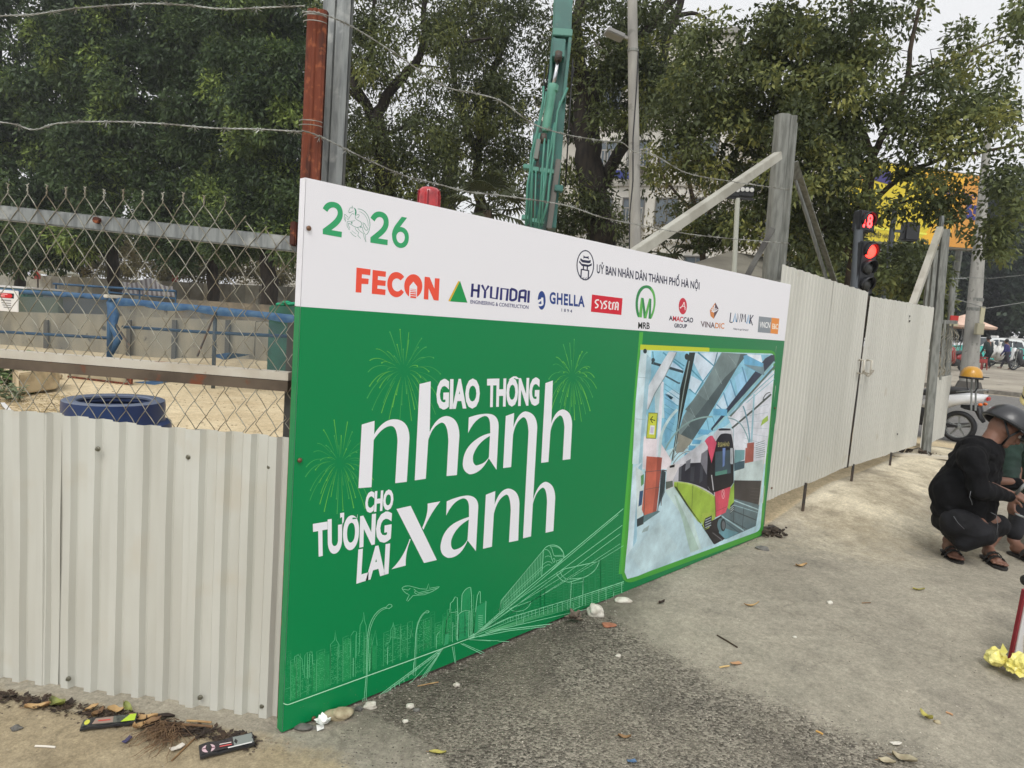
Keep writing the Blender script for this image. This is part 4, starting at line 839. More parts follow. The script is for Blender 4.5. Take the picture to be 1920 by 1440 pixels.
for px, py in ((183, 842), (353, 857), (505, 876), (128, 1273), (375, 1308), (491, 1324)):
    q = on_plane(px, py, A_ + FN * .027, FN); b = MB(); R = FN.to_track_quat('Z', 'Y').to_matrix()
    b.lathe([(0, -.004), (.0095, -.004), (.0095, .001), (.006, .003), (.0055, .008), (0, .009)], q, 10, R); b.build('screw', SCREW, fence, auto=30)
# chain-link fence standing over it
cl = thing('chain_link_fence', 'chain-link wire fence with galvanised top rail and rusty lower rail, above the ribbed sheets', 'fence', A_ - FN * .03)
def fpt(px, py, off): return on_plane(px, py, A_ + FN * off, FN)
b = MB(); a1, a2 = fpt(0, 399, -.03), fpt(566, 460, -.03); d_ = (a2 - a1); b.bar(a1 - d_ * 1.2, a2 - d_ * .005, .045, .054); b.build('top_rail', GAL, cl, bevel=.004)
b = MB(); a1, a2 = fpt(0, 672, -.035), fpt(548, 716, -.035); d_ = a2 - a1; p1 = a1 - d_ * 1.2
b.bar(p1 + Vector((0, 0, .022)) + FN * .012, a2 + Vector((0, 0, .022)) + FN * .012, .05, .03); b.build('lower_rail', M('rail_pale', S(206, 200, 186, .9), .6, .1, col2=S(188, 178, 160, .9), scale=5, col3=S(150, 96, 66, .8), scale3=8, mix3=(.63, .68)), cl)
b = MB(); b.bar(p1 + FN * .014 - Vector((0, 0, .014)), a2 + FN * .014 - Vector((0, 0, .014)), .05, .038); b.build('rail_web', M('rail_brown', S(112, 98, 82, .8), .8, .1, col2=S(84, 72, 60, .8), scale=5, col3=S(126, 72, 46, .8), scale3=8, mix3=(.6, .66)), cl)
for px in (548,):
    q = fpt(px, 760, -.075); b = MB(); b.box((q.x, q.y, .75), (.05, .05, 1.5), Matrix.Rotation(.9, 3, 'Z')); b.build('end_post', M('grey_post', S(92, 92, 88, .8), .6, .2, col2=S(70, 68, 64, .8), scale=6), cl)
q = fpt(182, 413, 0.0); b = MB(); b.lathe([(0, -.01), (.012, -.008), (.012, .01), (0, .012)], q, 8, FN.to_track_quat('Z', 'Y').to_matrix()); b.build('bolt', RUST, cl)
rw = random.Random(5)
HP, HZ = .0390, .0555
for i in range(52):
    s0 = .02 + i * HP; pts = []; odd = i % 2; top = 1.905 - max(0, (.30 - s0)) * .38 + .0 * rw.random()
    col_ = i + 1 if odd == 0 else i                      # shared column where the pair is tied
    seg = 0; nz = 40
    for k in range(nz):
        right = (k % 2 == 0) if odd == 0 else (k % 2 == 1)
        s_ = s0 + (HP if right else 0) + (.0022 if right else -.0022)
        z = top - k * HZ
        sag = max(0, .32 - s0); wx = .005 * math.sin(z * 9 + i * .25) + .02 * sag * math.sin(z * 8); wz = .004 * math.sin(i * 1.3 + k)
        q = A_ + FU * (s_ + wx - (1.9 - z) * .035) + FN * (-.0065 + (.0025 if (k + odd) % 2 else -.0015)); q.z = z + wz
        if z < 1.035: break
        if k:
            mdp = (pts[-1] + q) / 2; bul = (.007 if right else -.007); mdp = mdp + FU * bul * .6 + Vector((0, 0, -.003)); pts.append(mdp)
        pts.append(q)
    c = pts[0]; tw = []; ph = odd * math.pi
    if s0 > .28:
        for t in range(7): tw.append(c + FU * (.0022 * math.cos(ph + t * 1.5)) + FN * (.0022 * math.sin(ph + t * 1.5)) + Vector((0, 0, .004 * (7 - t))) + FU * -.002 * (odd * 2 - 1) * 0)
        tip = tw[0] + FU * (.009 if odd else -.009) + Vector((0, 0, .007)); pts = [tip] + tw + pts
    # round the corners a little
    b = MB(); b.tube(pts, .00165, 6); b.build('wire', WIRE, cl, True)
# ---- barbed wire
def barbed(name, label, pts, seed, par=None, r_=.0017):
    t = thing(name, label, 'barbed wire', pts[0], 'barbed wire strands above the fence'); r = random.Random(seed)
    # resample with a smooth curve
    out = []
    for i in range(len(pts) - 1):
        p0 = pts[max(i - 1, 0)]; p1 = pts[i]; p2 = pts[i + 1]; p3 = pts[min(i + 2, len(pts) - 1)]; n = max(2, int((p2 - p1).length / .012))
        for j in range(n):
            u = j / n; out.append(.5 * ((2 * p1) + (p2 - p0) * u + (2 * p0 - 5 * p1 + 4 * p2 - p3) * u * u + (3 * p1 - p0 - 3 * p2 + p3) * u ** 3))
    out.append(pts[-1]); d = 0; ph = 0; st = [[], []]; nxt = .06; marks = []
    for i, q in enumerate(out):
        if i: d += (q - out[i - 1]).length
        tg = (out[min(i + 1, len(out) - 1)] - out[max(i - 1, 0)]).normalized(); u = tg.orthogonal().normalized(); u = Vector((0, 0, 1)) - tg * tg.z; u.normalize(); w = tg.cross(u)
        for k in (0, 1):
            a = d * 150 + k * math.pi; st[k].append(q + (u * math.cos(a) + w * math.sin(a)) * r_ * 1.15)
        if d > nxt: marks.append((q, tg, u, w)); nxt = d + .105 + r.uniform(-.015, .015)
    for k in (0, 1): b = MB(); b.tube(st[k], r_, 5); b.build('strand', WIRE2, t, True)
    for q, tg, u, w in marks:
        b = MB(); a0 = r.uniform(0, 6)
        for s_ in (-1, 1):
            cc = q + tg * .004 * s_; pp = []
            for k in range(8): a = a0 + k * .9 * s_; pp.append(cc + (u * math.cos(a) + w * math.sin(a)) * r_ * 2.6 + tg * .0012 * (k - 4))
            e1 = pp[0] + (pp[0] - q).normalized() * .017 + tg * r.uniform(-.008, .008); e2 = pp[-1] + (pp[-1] - q).normalized() * .014 + tg * r.uniform(-.008, .008)
            b.tube([e1] + pp + [e2], [.0006] + [.0014] * 8 + [.0006], 4)
        b.build('barb', WIRE2, t)
    return t
def fp(l, off): return [on_plane(x, y, A_ + FN * off, FN) for x, y in l]
def yp(l, y0): return [on_y(x, y, y0) for x, y in l]
barbed('barbed_wire', 'upper barbed wire strand left of the rusty post', fp([(-400, 60), (-200, 45), (0, 30), (60, 27), (150, 15), (270, 7), (350, 10), (420, 17), (500, 14), (572, 11)], .06), 1)
barbed('barbed_wire', 'lower barbed wire strand left of the rusty post, dipping above the chain-link', fp([(-400, 262), (-200, 220), (0, 229), (62, 243), (110, 231), (200, 228), (290, 231), (400, 240), (480, 242), (567, 247)], .06), 2)
barbed('barbed_wire', 'upper barbed wire strand sloping from the rusty post over the banner board', yp([(567, 22), (605, 27), (660, 50), (740, 100), (830, 160), (890, 175), (940, 190), (1000, 232), (1060, 252), (1130, 264), (1165, 267), (1190, 285), (1225, 290), (1290, 325), (1370, 340), (1452, 352), (1480, 355)], .04), 3)
barbed('barbed_wire', 'lower barbed wire strand sloping from the rusty post over the banner board', yp([(565, 245), (600, 256), (690, 300), (760, 330), (820, 345), (880, 360), (950, 368), (1060, 385), (1130, 408), (1200, 422), (1300, 440), (1400, 450), (1478, 456)], .04), 4)
def profile(name, mat, parent, a, b_, prof, side, out, auto=25):
    """an open rolled section swept from a to b_; prof in (side, out) metres"""
    m = MB(); n = len(prof); th = .004
    for p in (a, b_):
        for x, y in prof: m.v.append(tuple(p + side * x + out * y))
        for x, y in reversed(prof): m.v.append(tuple(p + side * x + out * (y - th)))
    N2 = 2 * n
    for i in range(N2): m.f.append((i, (i + 1) % N2, N2 + (i + 1) % N2, N2 + i))
    for i in range(n - 1): m.f.append((N2 + i, N2 + i + 1, N2 + N2 - 2 - i, N2 + N2 - 1 - i)); m.f.append((i + 1, i, N2 - 1 - i, N2 - 2 - i))
    return m.build(name, mat, parent, auto=auto)
def down(p): return Vector((p.x, p.y, G(p.x, p.y) - .05))
sr = Vector((rt.x, rt.y, 0)).normalized(); sf = -Vector((fw.x, fw.y, 0)).normalized()
# rusty post and galvanised post at the board's left edge
q = on_y(585, 200, .075); t = thing('rusty_post', 'rust-brown ribbed steel post at the left edge of the banner board', 'post', (q.x, q.y, 0))
pf = [(-.033, -.02), (-.033, .0), (-.024, .008), (-.010, .008), (-.006, .013), (.001, .013), (.006, .006), (.026, .006), (.034, -.003), (.034, -.02)]
profile('channel', RUST, t, Vector((q.x, q.y, -.03)), Vector((q.x + .003, q.y, 2.583)), pf, sr, sf)
q2 = fpt(553, 436, -.01); b = MB(); b.box((q2.x, q2.y, q2.z - .006), (.022, .05, .085), Matrix.Rotation(math.atan2(sr.y, sr.x), 3, 'Z')); b.build('bracket', RUST, t, bevel=.004)
for k, zz in enumerate((2.555, 2.535, 2.205, 2.19)):
    b = MB()
    pts = [Vector((q.x, q.y, zz)) + sr * (.04 * math.cos(a)) + sf * (.004 + .024 * math.sin(a)) for a in [math.pi * j / 10 for j in range(11)]]
    b.tube(pts, .0016, 5); b.build('tie_wire', WIRE2, t, True)
q = on_y(619, 200, .15); t = thing('galvanised_post', 'tall grey galvanised post behind the rusty post', 'post', (q.x, q.y, 0))
pf = [(-.05, -.04), (-.05, .0), (-.03, .012), (-.004, .012), (.0, .004), (.004, .012), (.03, .012), (.05, .0), (.05, -.04)]
profile('channel', GAL, t, Vector((q.x, q.y, -.03)), Vector((q.x + .01, q.y, 3.3)), pf, sr, sf)
# big rolled post at the right end of the board with braces
PT, PB_ = on_y(1476, 216, .16), on_y(1451, 522, .16); dd = (PT - PB_); PB_ = PB_ + dd * (-(PB_.z - .0) / dd.z)
t = thing('galvanised_post', 'thick grey rolled-steel post with braces at the right end of the banner board', 'post', PB_)
pf = [(-.085, -.03), (-.08, .01), (-.065, .035), (-.04, .045), (-.012, .045), (.012, .035), (.028, .012), (.045, .008), (.06, .02), (.075, .012), (.08, -.01)]
profile('channel', GALD, t, PB_, PT, pf, sr, sf)
profile('rear_channel', GALD, t, PB_ + sr * .09 - sf * .05, PT + sr * .088 - sf * .05 - Vector((0, 0, .04)), [(-.05, -.02), (-.03, .01), (.0, .02), (.015, .012), (.02, -.02)], sr, sf)
a = on_y(1478, 368, .14); e = on_y(1474, 422, .14); b = MB(); b.bar(a, e, .018, .02); b.build('rusty_plate', RUST, t)
b = MB(); b.bar(on_y(1459, 292, .09), on_y(1150, 503, .12), .058, .058); b.build('brace', M('pale_brace', S(190, 188, 176, .85), .55, .1, col2=S(168, 165, 152, .85), scale=6), t, bevel=.003)
b = MB(); b.bar(on_y(1487, 305, .16), on_y(1497, 335, .16), .012, .07, sr); b.bar(on_y(1496, 322, .16), on_y(1570, 545, .2), .05, .008); b.bar(on_y(1489, 327, .2), on_y(1556, 545, .24), .008, .06); b.build('brace', GALD, t)
b = MB(); b.bar(on_y(1449, 428, .12), on_y(1386, 545, .3), .05, .04); b.build('brace', M('dark_brace', S(112, 112, 108, .8), .6, .2, col2=S(84, 82, 80, .8), scale=6), t)
# ---- the sheet-metal gate
gate = thing('metal_gate', 'tall two-leaf gate of pale ribbed metal sheets with a chain between the leaves', 'gate', (6.0, .02, .2))
def gz(s_): return .315
GN = Vector((0, -1, 0)); GU = Vector((1, 0, 0)); gp = ((0, 0), (.34, 0), (.45, 1), (.62, 1), (.73, 0))
for x0, x1, zb0, zb1, zt0, zt1, sd_ in ((3.90, 5.02, .27, .32, 2.135, 2.11, 1), (4.99, 5.955, .31, .36, 2.11, 2.09, 2), (5.99, 7.3, .355, .355, 2.055, 2.085, 3), (7.27, 8.5, .355, .36, 2.085, 2.105, 4)):
    L = x1 - x0
    corrugated('metal_sheet', gate, Vector((x0, .012 - .004 * (sd_ % 2), 0)), GU, GN, L, lambda s_, a=zb0, c=zb1, L=L: a + (c - a) * s_ / L, lambda s_, a=zt0, c=zt1, L=L: a + (c - a) * s_ / L + .003 * math.sin(s_ * 40), .068, .0055, SHEET2, .003, 20 + sd_, gp)
for x in (5.945, 6.005):
    b = MB(); b.box((x, .035, 1.2), (.03, .03, 1.72)); b.build('frame_post', DARK, gate)
b = MB()
for z in (.5, 1.3, 2.0): b.box((4.92, .035, z), (2.0, .03, .04)); b.box((7.26, .035, z), (2.48, .03, .04))
b.build('frame_rail', GALD, gate)
for px, py, x, zb, zt in ((1507, 0, 4.869, .155, .33), (1598, 0, 6.10, .2, .37), (1668, 0, 7.40, .2, .37)):
    b = MB(); b.box((x, .0, (zt + G(x, 0) - .03) / 2 + 0), (.022, .02, zt - G(x, 0) + .03)); 
    b.v = [(vx, vy, vz) for vx, vy, vz in b.v]; o = b.build('drop_rod', DARK, gate)
for x in (5.87, 6.1):
    b = MB(); z0 = 1.36; b.tube([(x, .0, z0 + .07), (x, -.05, z0 + .07), (x, -.05, z0 - .06), (x, .0, z0 - .06)], .011, 8); b.build('handle', M('handle', S(206, 200, 186, .85), .5, .2), gate, True)
for i in range(13):
    a = i / 12; c = Vector((5.85 + a * .28, -.065, 1.33 - .05 * math.sin(math.pi * a))); b = MB(); R = Matrix.Rotation(i * math.pi / 2, 3, 'X')
    ring = [c + R @ Vector((.018 * math.cos(t_), .0, .009 * math.sin(t_))) for t_ in [2 * math.pi * j / 10 for j in range(11)]]
    b.tube(ring, .0042, 5, False); b.build('chain_link', M('chain', S(200, 192, 176, .8), .5, .5), gate, True)
for px, py in ((1706, 593), (1706, 602), (1683, 814)):
    q = on_y(px, py, -.002); b = MB(); b.box(q, (.025, .004, .02)); b.build('hole_patch', M('black', S(24, 24, 24), .8), gate)
# gate post group
def vpost(name, label, px0, py0, px1, py1, d, w, mat, cat='post', group=None, toz=None):
    a = at(px0, py0, d); e = at(px1, py1, d); t_ = ((G(a.x, a.y) if toz is None else toz) - .03 - a.z) / (e.z - a.z); foot = a + (e - a) * t_
    t = thing(name, label, cat, foot, group); return t, a, foot
t, a, foot = vpost('galvanised_post', 'grey post with slanting braces at the far end of the metal gate', 1774, 430, 1738, 840, 8.47, .1, GALD)
profile('channel', GALD, t, foot, a, [(-.055, -.03), (-.05, .01), (-.02, .03), (.02, .03), (.05, .01), (.055, -.03)], sr, sf)
b = MB(); b.bar(at(1763, 428, 8.42), at(1708, 580, 7.9), .075, .06); b.build('brace', MATS['pale_brace'], t)
b = MB(); b.bar(at(1766, 405, 8.6), at(1764, 440, 8.6), .04, .04); b.build('post_cap', GAL, t)
b = MB(); b.bar(at(1752, 470, 8.5), at(1741, 590, 8.5), .09, .05, sr); b.bar(at(1742, 500, 8.3), at(1733, 585, 8.3), .04, .03, sr); b.build('stiffener', GALD, t)
# short panel and torn mesh beyond the gate
sp_ = thing('sheet_fence', 'low pale sheet-metal fence right of the gate post, below torn wire mesh', 'fence', on_y(1760, 850, .1))
PA, PC = at(1741, 715, 8.75), at(1783, 716, 10.1); PA.z = PC.z = 0; pu = (PC - PA).normalized(); pn = Vector((-pu.y, pu.x, 0)); pn = pn if pn.dot(CP - PA) > 0 else -pn
corrugated('metal_sheet', sp_, PA, pu, pn, (PC - PA).length, .28, lambda s_: 1.2 + .015 * s_, .12, .008, SHEET2, .004, 44)
tm = thing('wire_mesh', 'torn grey wire mesh hanging on bent bars right of the gate post', 'mesh', PA + Vector((0, 0, 1.2))); r = random.Random(4)
for i in range(15):
    s_ = (i + .3) / 15; base = PA + (PC - PA) * s_; pts = []
    for k in range(9): z = 1.22 + k * .085 + r.uniform(-.01, .01); pts.append(Vector((base.x, base.y, z)) + sr * ((.02 if k % 2 else -.02) + .05 * math.sin(k * .6 + s_ * 5)) + sf * r.uniform(-.02, .02))
    b = MB(); b.tube(pts, .004, 4); b.build('wire', WIRE, tm)
for p0, p1, w in (((1772, 600, 9.3), (1762, 712, 9.3), .03), ((1786, 608, 9.8), (1772, 712, 9.8), .025), ((1748, 603, 9.0), (1792, 604, 9.8), .05), ((1768, 560, 9.4), (1766, 600, 9.4), .025)):
    b = MB(); b.bar(at(*p0), at(*p1), w, w); b.build('bar', GALD, tm)
# ================================================================ inside the building site (left, behind the fences)
CONC = M('pit_concrete', S(172, 164, 142, .85), .9, col2=S(138, 131, 114, .85), scale=1.6, stretch=(1, 1, .3), col3=S(92, 90, 82, .8), scale3=4, bump=.5, bscale=9)
BLUE = M('blue_paint', S(52, 96, 132, .8), .6, col2=S(44, 78, 108, .8), scale=4)
def flat(px, py, z): return on_z(px, py, z)
# netted barrier along the pit
net = thing('net_barrier', 'blue pipe railing hung with thin grey-blue netting along the pit', 'barrier', at(200, 700, 11.5))
NA, NB_ = at(-330, 640, 14.2), at(205, 640, 12.0); NC = at(580, 640, 11.0)
for q in (NA, NB_, NC): q.z = 0
def nh(px, py, d): return at(px, py, d)
r1 = [nh(-330, 528, 14.2), nh(0, 545, 12.9), nh(100, 551, 12.4), nh(205, 558, 12.0)]; r2 = [nh(212, 562, 12.0), nh(300, 571, 11.7), nh(400, 580, 11.4), nh(550, 596, 11.0), nh(620, 603, 10.8)]
for l in (r1, r2): b = MB(); b.tube(l, .047, 10); b.build('top_rail', BLUE, net, True)
m1 = [nh(-330, 600, 14.3), nh(0, 622, 13.0), nh(205, 634, 12.1)]; m2 = [nh(230, 613, 12.1), nh(400, 624, 11.5), nh(550, 631, 11.1)]
for l in (m1, m2): b = MB(); b.tube(l, .028, 8); b.build('middle_rail', BLUE, net, True)
for px, py0, py1, d in ((207, 556, 668, 12.0), (404, 578, 672, 11.45), (552, 594, 690, 11.0), (-110, 540, 660, 13.4)):
    b = MB(); a = nh(px, py0, d); f_ = Vector((a.x, a.y, -.02)); b.tube([f_, a], .035 if px != 207 else .05, 8); b.build('post', BLUE if px in (207, -110) else M('grey_tube', S(96, 104, 108, .8), .5), net, True)
for p0, p1 in (((404, 585, 11.3), (370, 668, 10.9)), ((212, 600, 11.9), (244, 650, 11.4))): b = MB(); b.tube([nh(*p0), nh(*p1)], .018, 6); b.build('stay', DARK, net)
b = MB(); b.box(nh(212, 556, 11.9), (.28, .12, .06), Matrix.Rotation(.3, 3, 'Z')); b.build('clamp', M('clamp_white', S(206, 202, 190, .9), .6), net, bevel=.01)
# netting: a woven sheet, partly see-through
nm_ = bpy.data.materials.new('netting'); nm_.use_nodes = True; nt_ = nm_.node_tree; P_B = nt_.nodes['Principled BSDF']
P_B.inputs['Base Color'].default_value = S(88, 104, 116, .9); P_B.inputs['Roughness'].default_value = .9; P_B.inputs['Specular IOR Level'].default_value = .1
tn = nt_.nodes.new('ShaderNodeTexNoise'); tn.inputs['Scale'].default_value = 1.3; tcn = nt_.nodes.new('ShaderNodeTexCoord'); nt_.links.new(tcn.outputs['Object'], tn.inputs['Vector'])
mr = nt_.nodes.new('ShaderNodeMapRange'); mr.inputs[1].default_value = .35; mr.inputs[2].default_value = .7; mr.inputs[3].default_value = .2; mr.inputs[4].default_value = .46
nt_.links.new(tn.outputs['Fac'], mr.inputs[0]); nt_.links.new(mr.outputs[0], P_B.inputs['Alpha'])
def netting(top, zb, name='netting', nn=60, seed=1, mat=None):
    r = random.Random(seed); b = MB(); rows = 9; ph = [r.uniform(0, 6) for _ in range(4)]
    L = len(top) - 1
    for i in range(nn + 1):
        t = i / nn * L; k = min(int(t), L - 1); q = top[k].lerp(top[k + 1], t - k)
        for j in range(rows):
            v = j / (rows - 1); w = .03 * math.sin(i * .5 + ph[0]) + .05 * math.sin(i * .21 + ph[1]) * v
            z = q.z - .05 + (zb(i / nn) - q.z + .05) * v
            b.v.append((q.x + sf.x * (w + .03), q.y + sf.y * (w + .03), z))
    for i in range(nn):
        for j in range(rows - 1): b.f.append((i * rows + j, (i + 1) * rows + j, (i + 1) * rows + j + 1, i * rows + j + 1))
    return b.build(name, mat or nm_, net, True)
netting(r1, lambda t: .22 + .05 * math.sin(t * 9)); netting(r2, lambda t: .20 + .10 * math.sin(t * 7 + 1), seed=3)
bn = M('blue_net', S(48, 88, 128, .8), .8, col2=S(74, 108, 138, .8), scale=7)
for l, d0, sd_ in ((r2, .10, 1), (r1[2:], .05, 2)):
    b = MB(); r = random.Random(sd_); n = 40; L = len(l) - 1
    for i in range(n + 1):
        t = i / n * L; k = min(int(t), L - 1); q = l[k].lerp(l[k + 1], t - k); h = d0 * (.45 + .5 * abs(math.sin(i * .33 + sd_)))
        for z, o in ((.05, 0), (.03, .06), (-.03, .07), (-h, .06)): b.v.append((q.x + sf.x * o, q.y + sf.y * o, q.z + z))
    for i in range(n):
        for j in range(3): b.f.append((i * 4 + j, (i + 1) * 4 + j, (i + 1) * 4 + j + 1, i * 4 + j + 1))
    b.build('bunched_netting', bn, net, True)
b = MB(); pp = [nh(206, 566, 11.9), nh(214, 590, 11.85), nh(212, 615, 11.8), nh(222, 634, 11.75), nh(210, 664, 11.8)]
b.tube(pp, [.06, .09, .05, .07, .03], 9); b.build('bunched_netting', bn, net, True)
# net apron on the sand
b = MB(); ap = [(118, 683, .12), (150, 690, .1), (185, 700, .02), (165, 682, .25), (130, 676, .3)]
vs = [on_z(x, y, z) for x, y, z in ap]; b.add(vs, [(0, 1, 2, 3, 4)]); b.build('net_apron', bn, net)
for pts in ([(232, 706, .02), (292, 715, .01), (345, 708, .02), (300, 700, .1), (240, 697, .15)], [(395, 666, .35), (430, 661, .4), (470, 665, .3), (420, 675, .25)], [(250, 716, .01), (330, 712, .0), (345, 709, .02), (290, 722, .0)]):
    b = MB(); b.add([on_z(x, y, z) for x, y, z in pts], [tuple(range(len(pts)))]); b.build('net_apron', bn, net)
# warning sign on the railing
sg = thing('warning_sign', 'white warning sign with a red panel, hung on the blue railing', 'sign', at(10, 563, 12.6))
c0 = at(0, 563, 12.55); R_ = Matrix((sr, -sf, Vector((0, 0, 1)))).transposed()
sgm = M('sign_white', S(226, 224, 222, .95), .4)
b = MB(); b.box(c0, (.70, .02, .40), R_); b.build('plate', sgm, sg, bevel=.009)
fr = c0 + sf * .0115
p = Print(lambda x, y, k: fr + sr * x + Vector((0, 0, y)) + sf * (.0006 * k))
p.poly([(-.3, .05), (.27, .05), (.27, .145), (-.3, .145)], S(30, 28, 30)); p.poly([(-.28, .06)] + [(.18 + .06 * math.sin(a), .0975 - .042 * math.cos(a)) for a in [math.pi * i / 8 for i in range(9)]] + [(-.28, .14)], S(200, 34, 38))
for y_, x0_, x1_ in ((.112, -.16, .15), (.078, -.18, .10)): p.poly([(x0_, y_), (x1_, y_), (x1_, y_ + .018), (x0_, y_ + .018)], S(226, 170, 168))
p.poly([(.03, -.005), (.22, -.005), (.22, .022), (.03, .022)], S(150, 150, 150))
for i in range(3): p.poly([(.04 + .02 * i, -.05 - .04 * i), (.22, -.05 - .04 * i), (.22, -.035 - .04 * i), (.04 + .02 * i, -.035 - .04 * i)], S(120, 120, 120))
p.poly([(-.25, -.04), (-.05, -.04), (-.05, -.01), (-.25, -.01)], S(40, 40, 40)); p.build('sign_face', INK, sg)
# concrete pit walls
pw = thing('pit_wall', 'stained concrete retaining walls of the pit behind the netting', 'wall', at(200, 640, 20))
def wall(px0, py0, px1, py1, d0, d1, th, drop, name='wall', mat=CONC):
    a, e = at(px0, py0, d0), at(px1, py1, d1); zt = (a.z + e.z) / 2; b = MB()
    u = Vector((e.x - a.x, e.y - a.y, 0)).normalized(); nn = Vector((-u.y, u.x, 0)); nn = nn if nn.dot(sf) < 0 else -nn
    vs = [Vector((a.x, a.y, a.z)), Vector((e.x, e.y, e.z)), Vector((e.x, e.y, e.z - drop)), Vector((a.x, a.y, a.z - drop))]
    b.prism(vs, nn * th); return b.build(name, mat, pw, bevel=.02)
wall(-300, 575, 205, 590, 17, 16.5, .5, 2.4); wall(212, 592, 480, 602, 16.5, 15.5, .5, 2.4); wall(480, 603, 640, 616, 15.4, 14.8, .4, 2.2)
wall(-300, 545, 330, 575, 24, 22, .5, 1.2, 'upper_wall'); 
wall(-300, 548, 110, 558, 19, 19, .2, .55, 'panel', M('green_grey', S(104, 112, 92, .8), .8)); wall(80, 553, 205, 560, 19.5, 19.5, .3, .5, 'panel', M('dark_grey_panel', S(92, 92, 88, .8), .8))
wall(330, 560, 540, 574, 21, 20, .3, 1.0, 'panel', M('brown_panel', S(140, 128, 108, .8), .9, col2=S(110, 104, 92, .8), scale=3))
for i, (px, d) in enumerate(((90, 16.6), (245, 16.3), (330, 16), (430, 15.6))):
    a = at(px, 596, d); b = MB(); b.box((a.x + sf.x * .06, a.y + sf.y * .06, a.z - .8), (.10, .06, 1.5), R_); b.build('wall_joint', M('joint', S(104, 100, 92, .8), .9), pw)
# second blue railing across the pit
rl = thing('blue_railing', 'thin dark blue railing across the pit, in front of the hoarding', 'railing', at(200, 560, 24))
for l, w in (([(100, 532, 24), (205, 539, 23.5), (330, 546, 23)], .04), ([(205, 548, 23.6), (330, 560, 23.1)], .03)): b = MB(); b.tube([at(*q) for q in l], w, 8); b.build('rail', BLUE, rl)
for px in (105, 155, 205, 262, 330):
    a = at(px, 533 + (px - 100) * .06, 24 - (px - 100) * .004); b = MB(); b.tube([Vector((a.x, a.y, a.z - 1.1)), a], .03, 6); b.build('post', BLUE, rl)
# hoarding panels in the distance, each a piece
hd = thing('site_hoarding', 'far line of pale grey hoarding panels under the trees', 'hoarding', at(300, 560, 38)); r = random.Random(9)
hm = [M('hoarding_%s' % n, S(*c, .8), .7, col2=S(c[0] - 26, c[1] - 28, c[2] - 30, .8), scale=1.5) for n, c in (('light', (190, 188, 178)), ('mid', (168, 168, 160)), ('dull', (150, 148, 140)))]
px = -60; k = 0
while px < 620:
    w = 26; py = 516 + (px - 60) * .045; a, e = at(px, py, 38 - px * .008), at(px + w - .6, py + w * .045, 38 - (px + w) * .008); b = MB()
    b.prism([a, e, Vector((e.x, e.y, 0.)), Vector((a.x, a.y, 0.))], -sf * .06); b.build('panel', hm[r.randrange(3)], hd); px += w; k += 1
# green containers, parasols, striped tent, banners
def boxthing(name, label, cat, px0, py0, px1, py1, d, dep, mat, z0=None):
    a, e = at(px0, py0, d), at(px1, py1, d); c = (a + e) / 2; t = thing(name, label, cat, (c.x, c.y, min(a.z, e.z)))
    return t, a, e, c
gm2 = M('green_box', S(48, 104, 84, .9), .5, col2=S(38, 86, 70, .9), scale=3)
t, a, e, c = boxthing('site_container', 'long dark green container with a white roof edge, far left behind the railing', 'container', -80, 532, 85, 560, 20.5, 2, gm2)
b = MB(); b.box((c.x, c.y, (a.z + e.z) / 2 - .5), ((e - a).length, 1.6, abs(a.z - e.z) + 1), R_); b.build('body', gm2, t)
b = MB(); b.box((c.x, c.y, a.z + .03), (((e - a).length) * 1.01, 1.7, .05), R_); b.build('roof_edge', sgm, t)
for i in range(14):
    q = a.lerp(e, (i + .5) / 14); b = MB(); b.box((q.x + sf.x * .81, q.y + sf.y * .81, (a.z + e.z) / 2 - .5), (.07, .03, abs(a.z - e.z) + .9), R_); b.build('rib', gm2, t)
t, a, e, c = boxthing('site_container', 'dark green box with bunched green cloth, left of the banner board', 'container', 524, 572, 600, 610, 13, 1, gm2)
b = MB(); b.box((c.x, c.y, (a.z) / 2 - .01), ((e - a).length, .9, a.z), R_); b.build('body', gm2, t, bevel=.03)
b = MB(); r = random.Random(2)
for i in range(7): b.sphere(at(524 + i * 5, 569 + r.uniform(-2, 2), 12.6), .06, 8, 6, (1.3, 1, .6))
o = b.build('bunched_cloth', M('green_cloth', S(30, 150, 110, .9), .8), t, True); o['kind'] = 'stuff'
t = thing('striped_tent', 'low grey and white striped tent roof in front of the hoarding', 'tent', at(265, 548, 30))
n = 26
for i in range(n):
    x0, x1 = 209 + i * 4.4, 209 + (i + 1) * 4.4; hf = lambda x: 543 - 18 * max(0, math.sin(math.pi * (x - 205) / 128)) ** .8 - 4 * math.sin((x - 209) / 9)
    bt = lambda x: 548 + (x - 209) * .06
    b = MB(); sx_ = 4
    vs = [at(x0, hf(x0), 32), at(x1, hf(x1), 32), at(x1 + sx_, bt(x1), 29), at(x0 + sx_, bt(x0), 29), at(x0, hf(x0) + 3, 33)]
    b.prism(vs[:4], Vector((0, 0, -.04))); b.build('stripe', M('tent_white', S(206, 200, 196, .9), .8) if i % 2 else M('tent_grey', S(132, 120, 120, .9), .8), t)
for px in (215, 268, 322): b = MB(); a = at(px, 548 + (px - 209) * .06, 30); b.tube([Vector((a.x, a.y, 0)), a], .03, 6); b.build('pole', GAL, t)
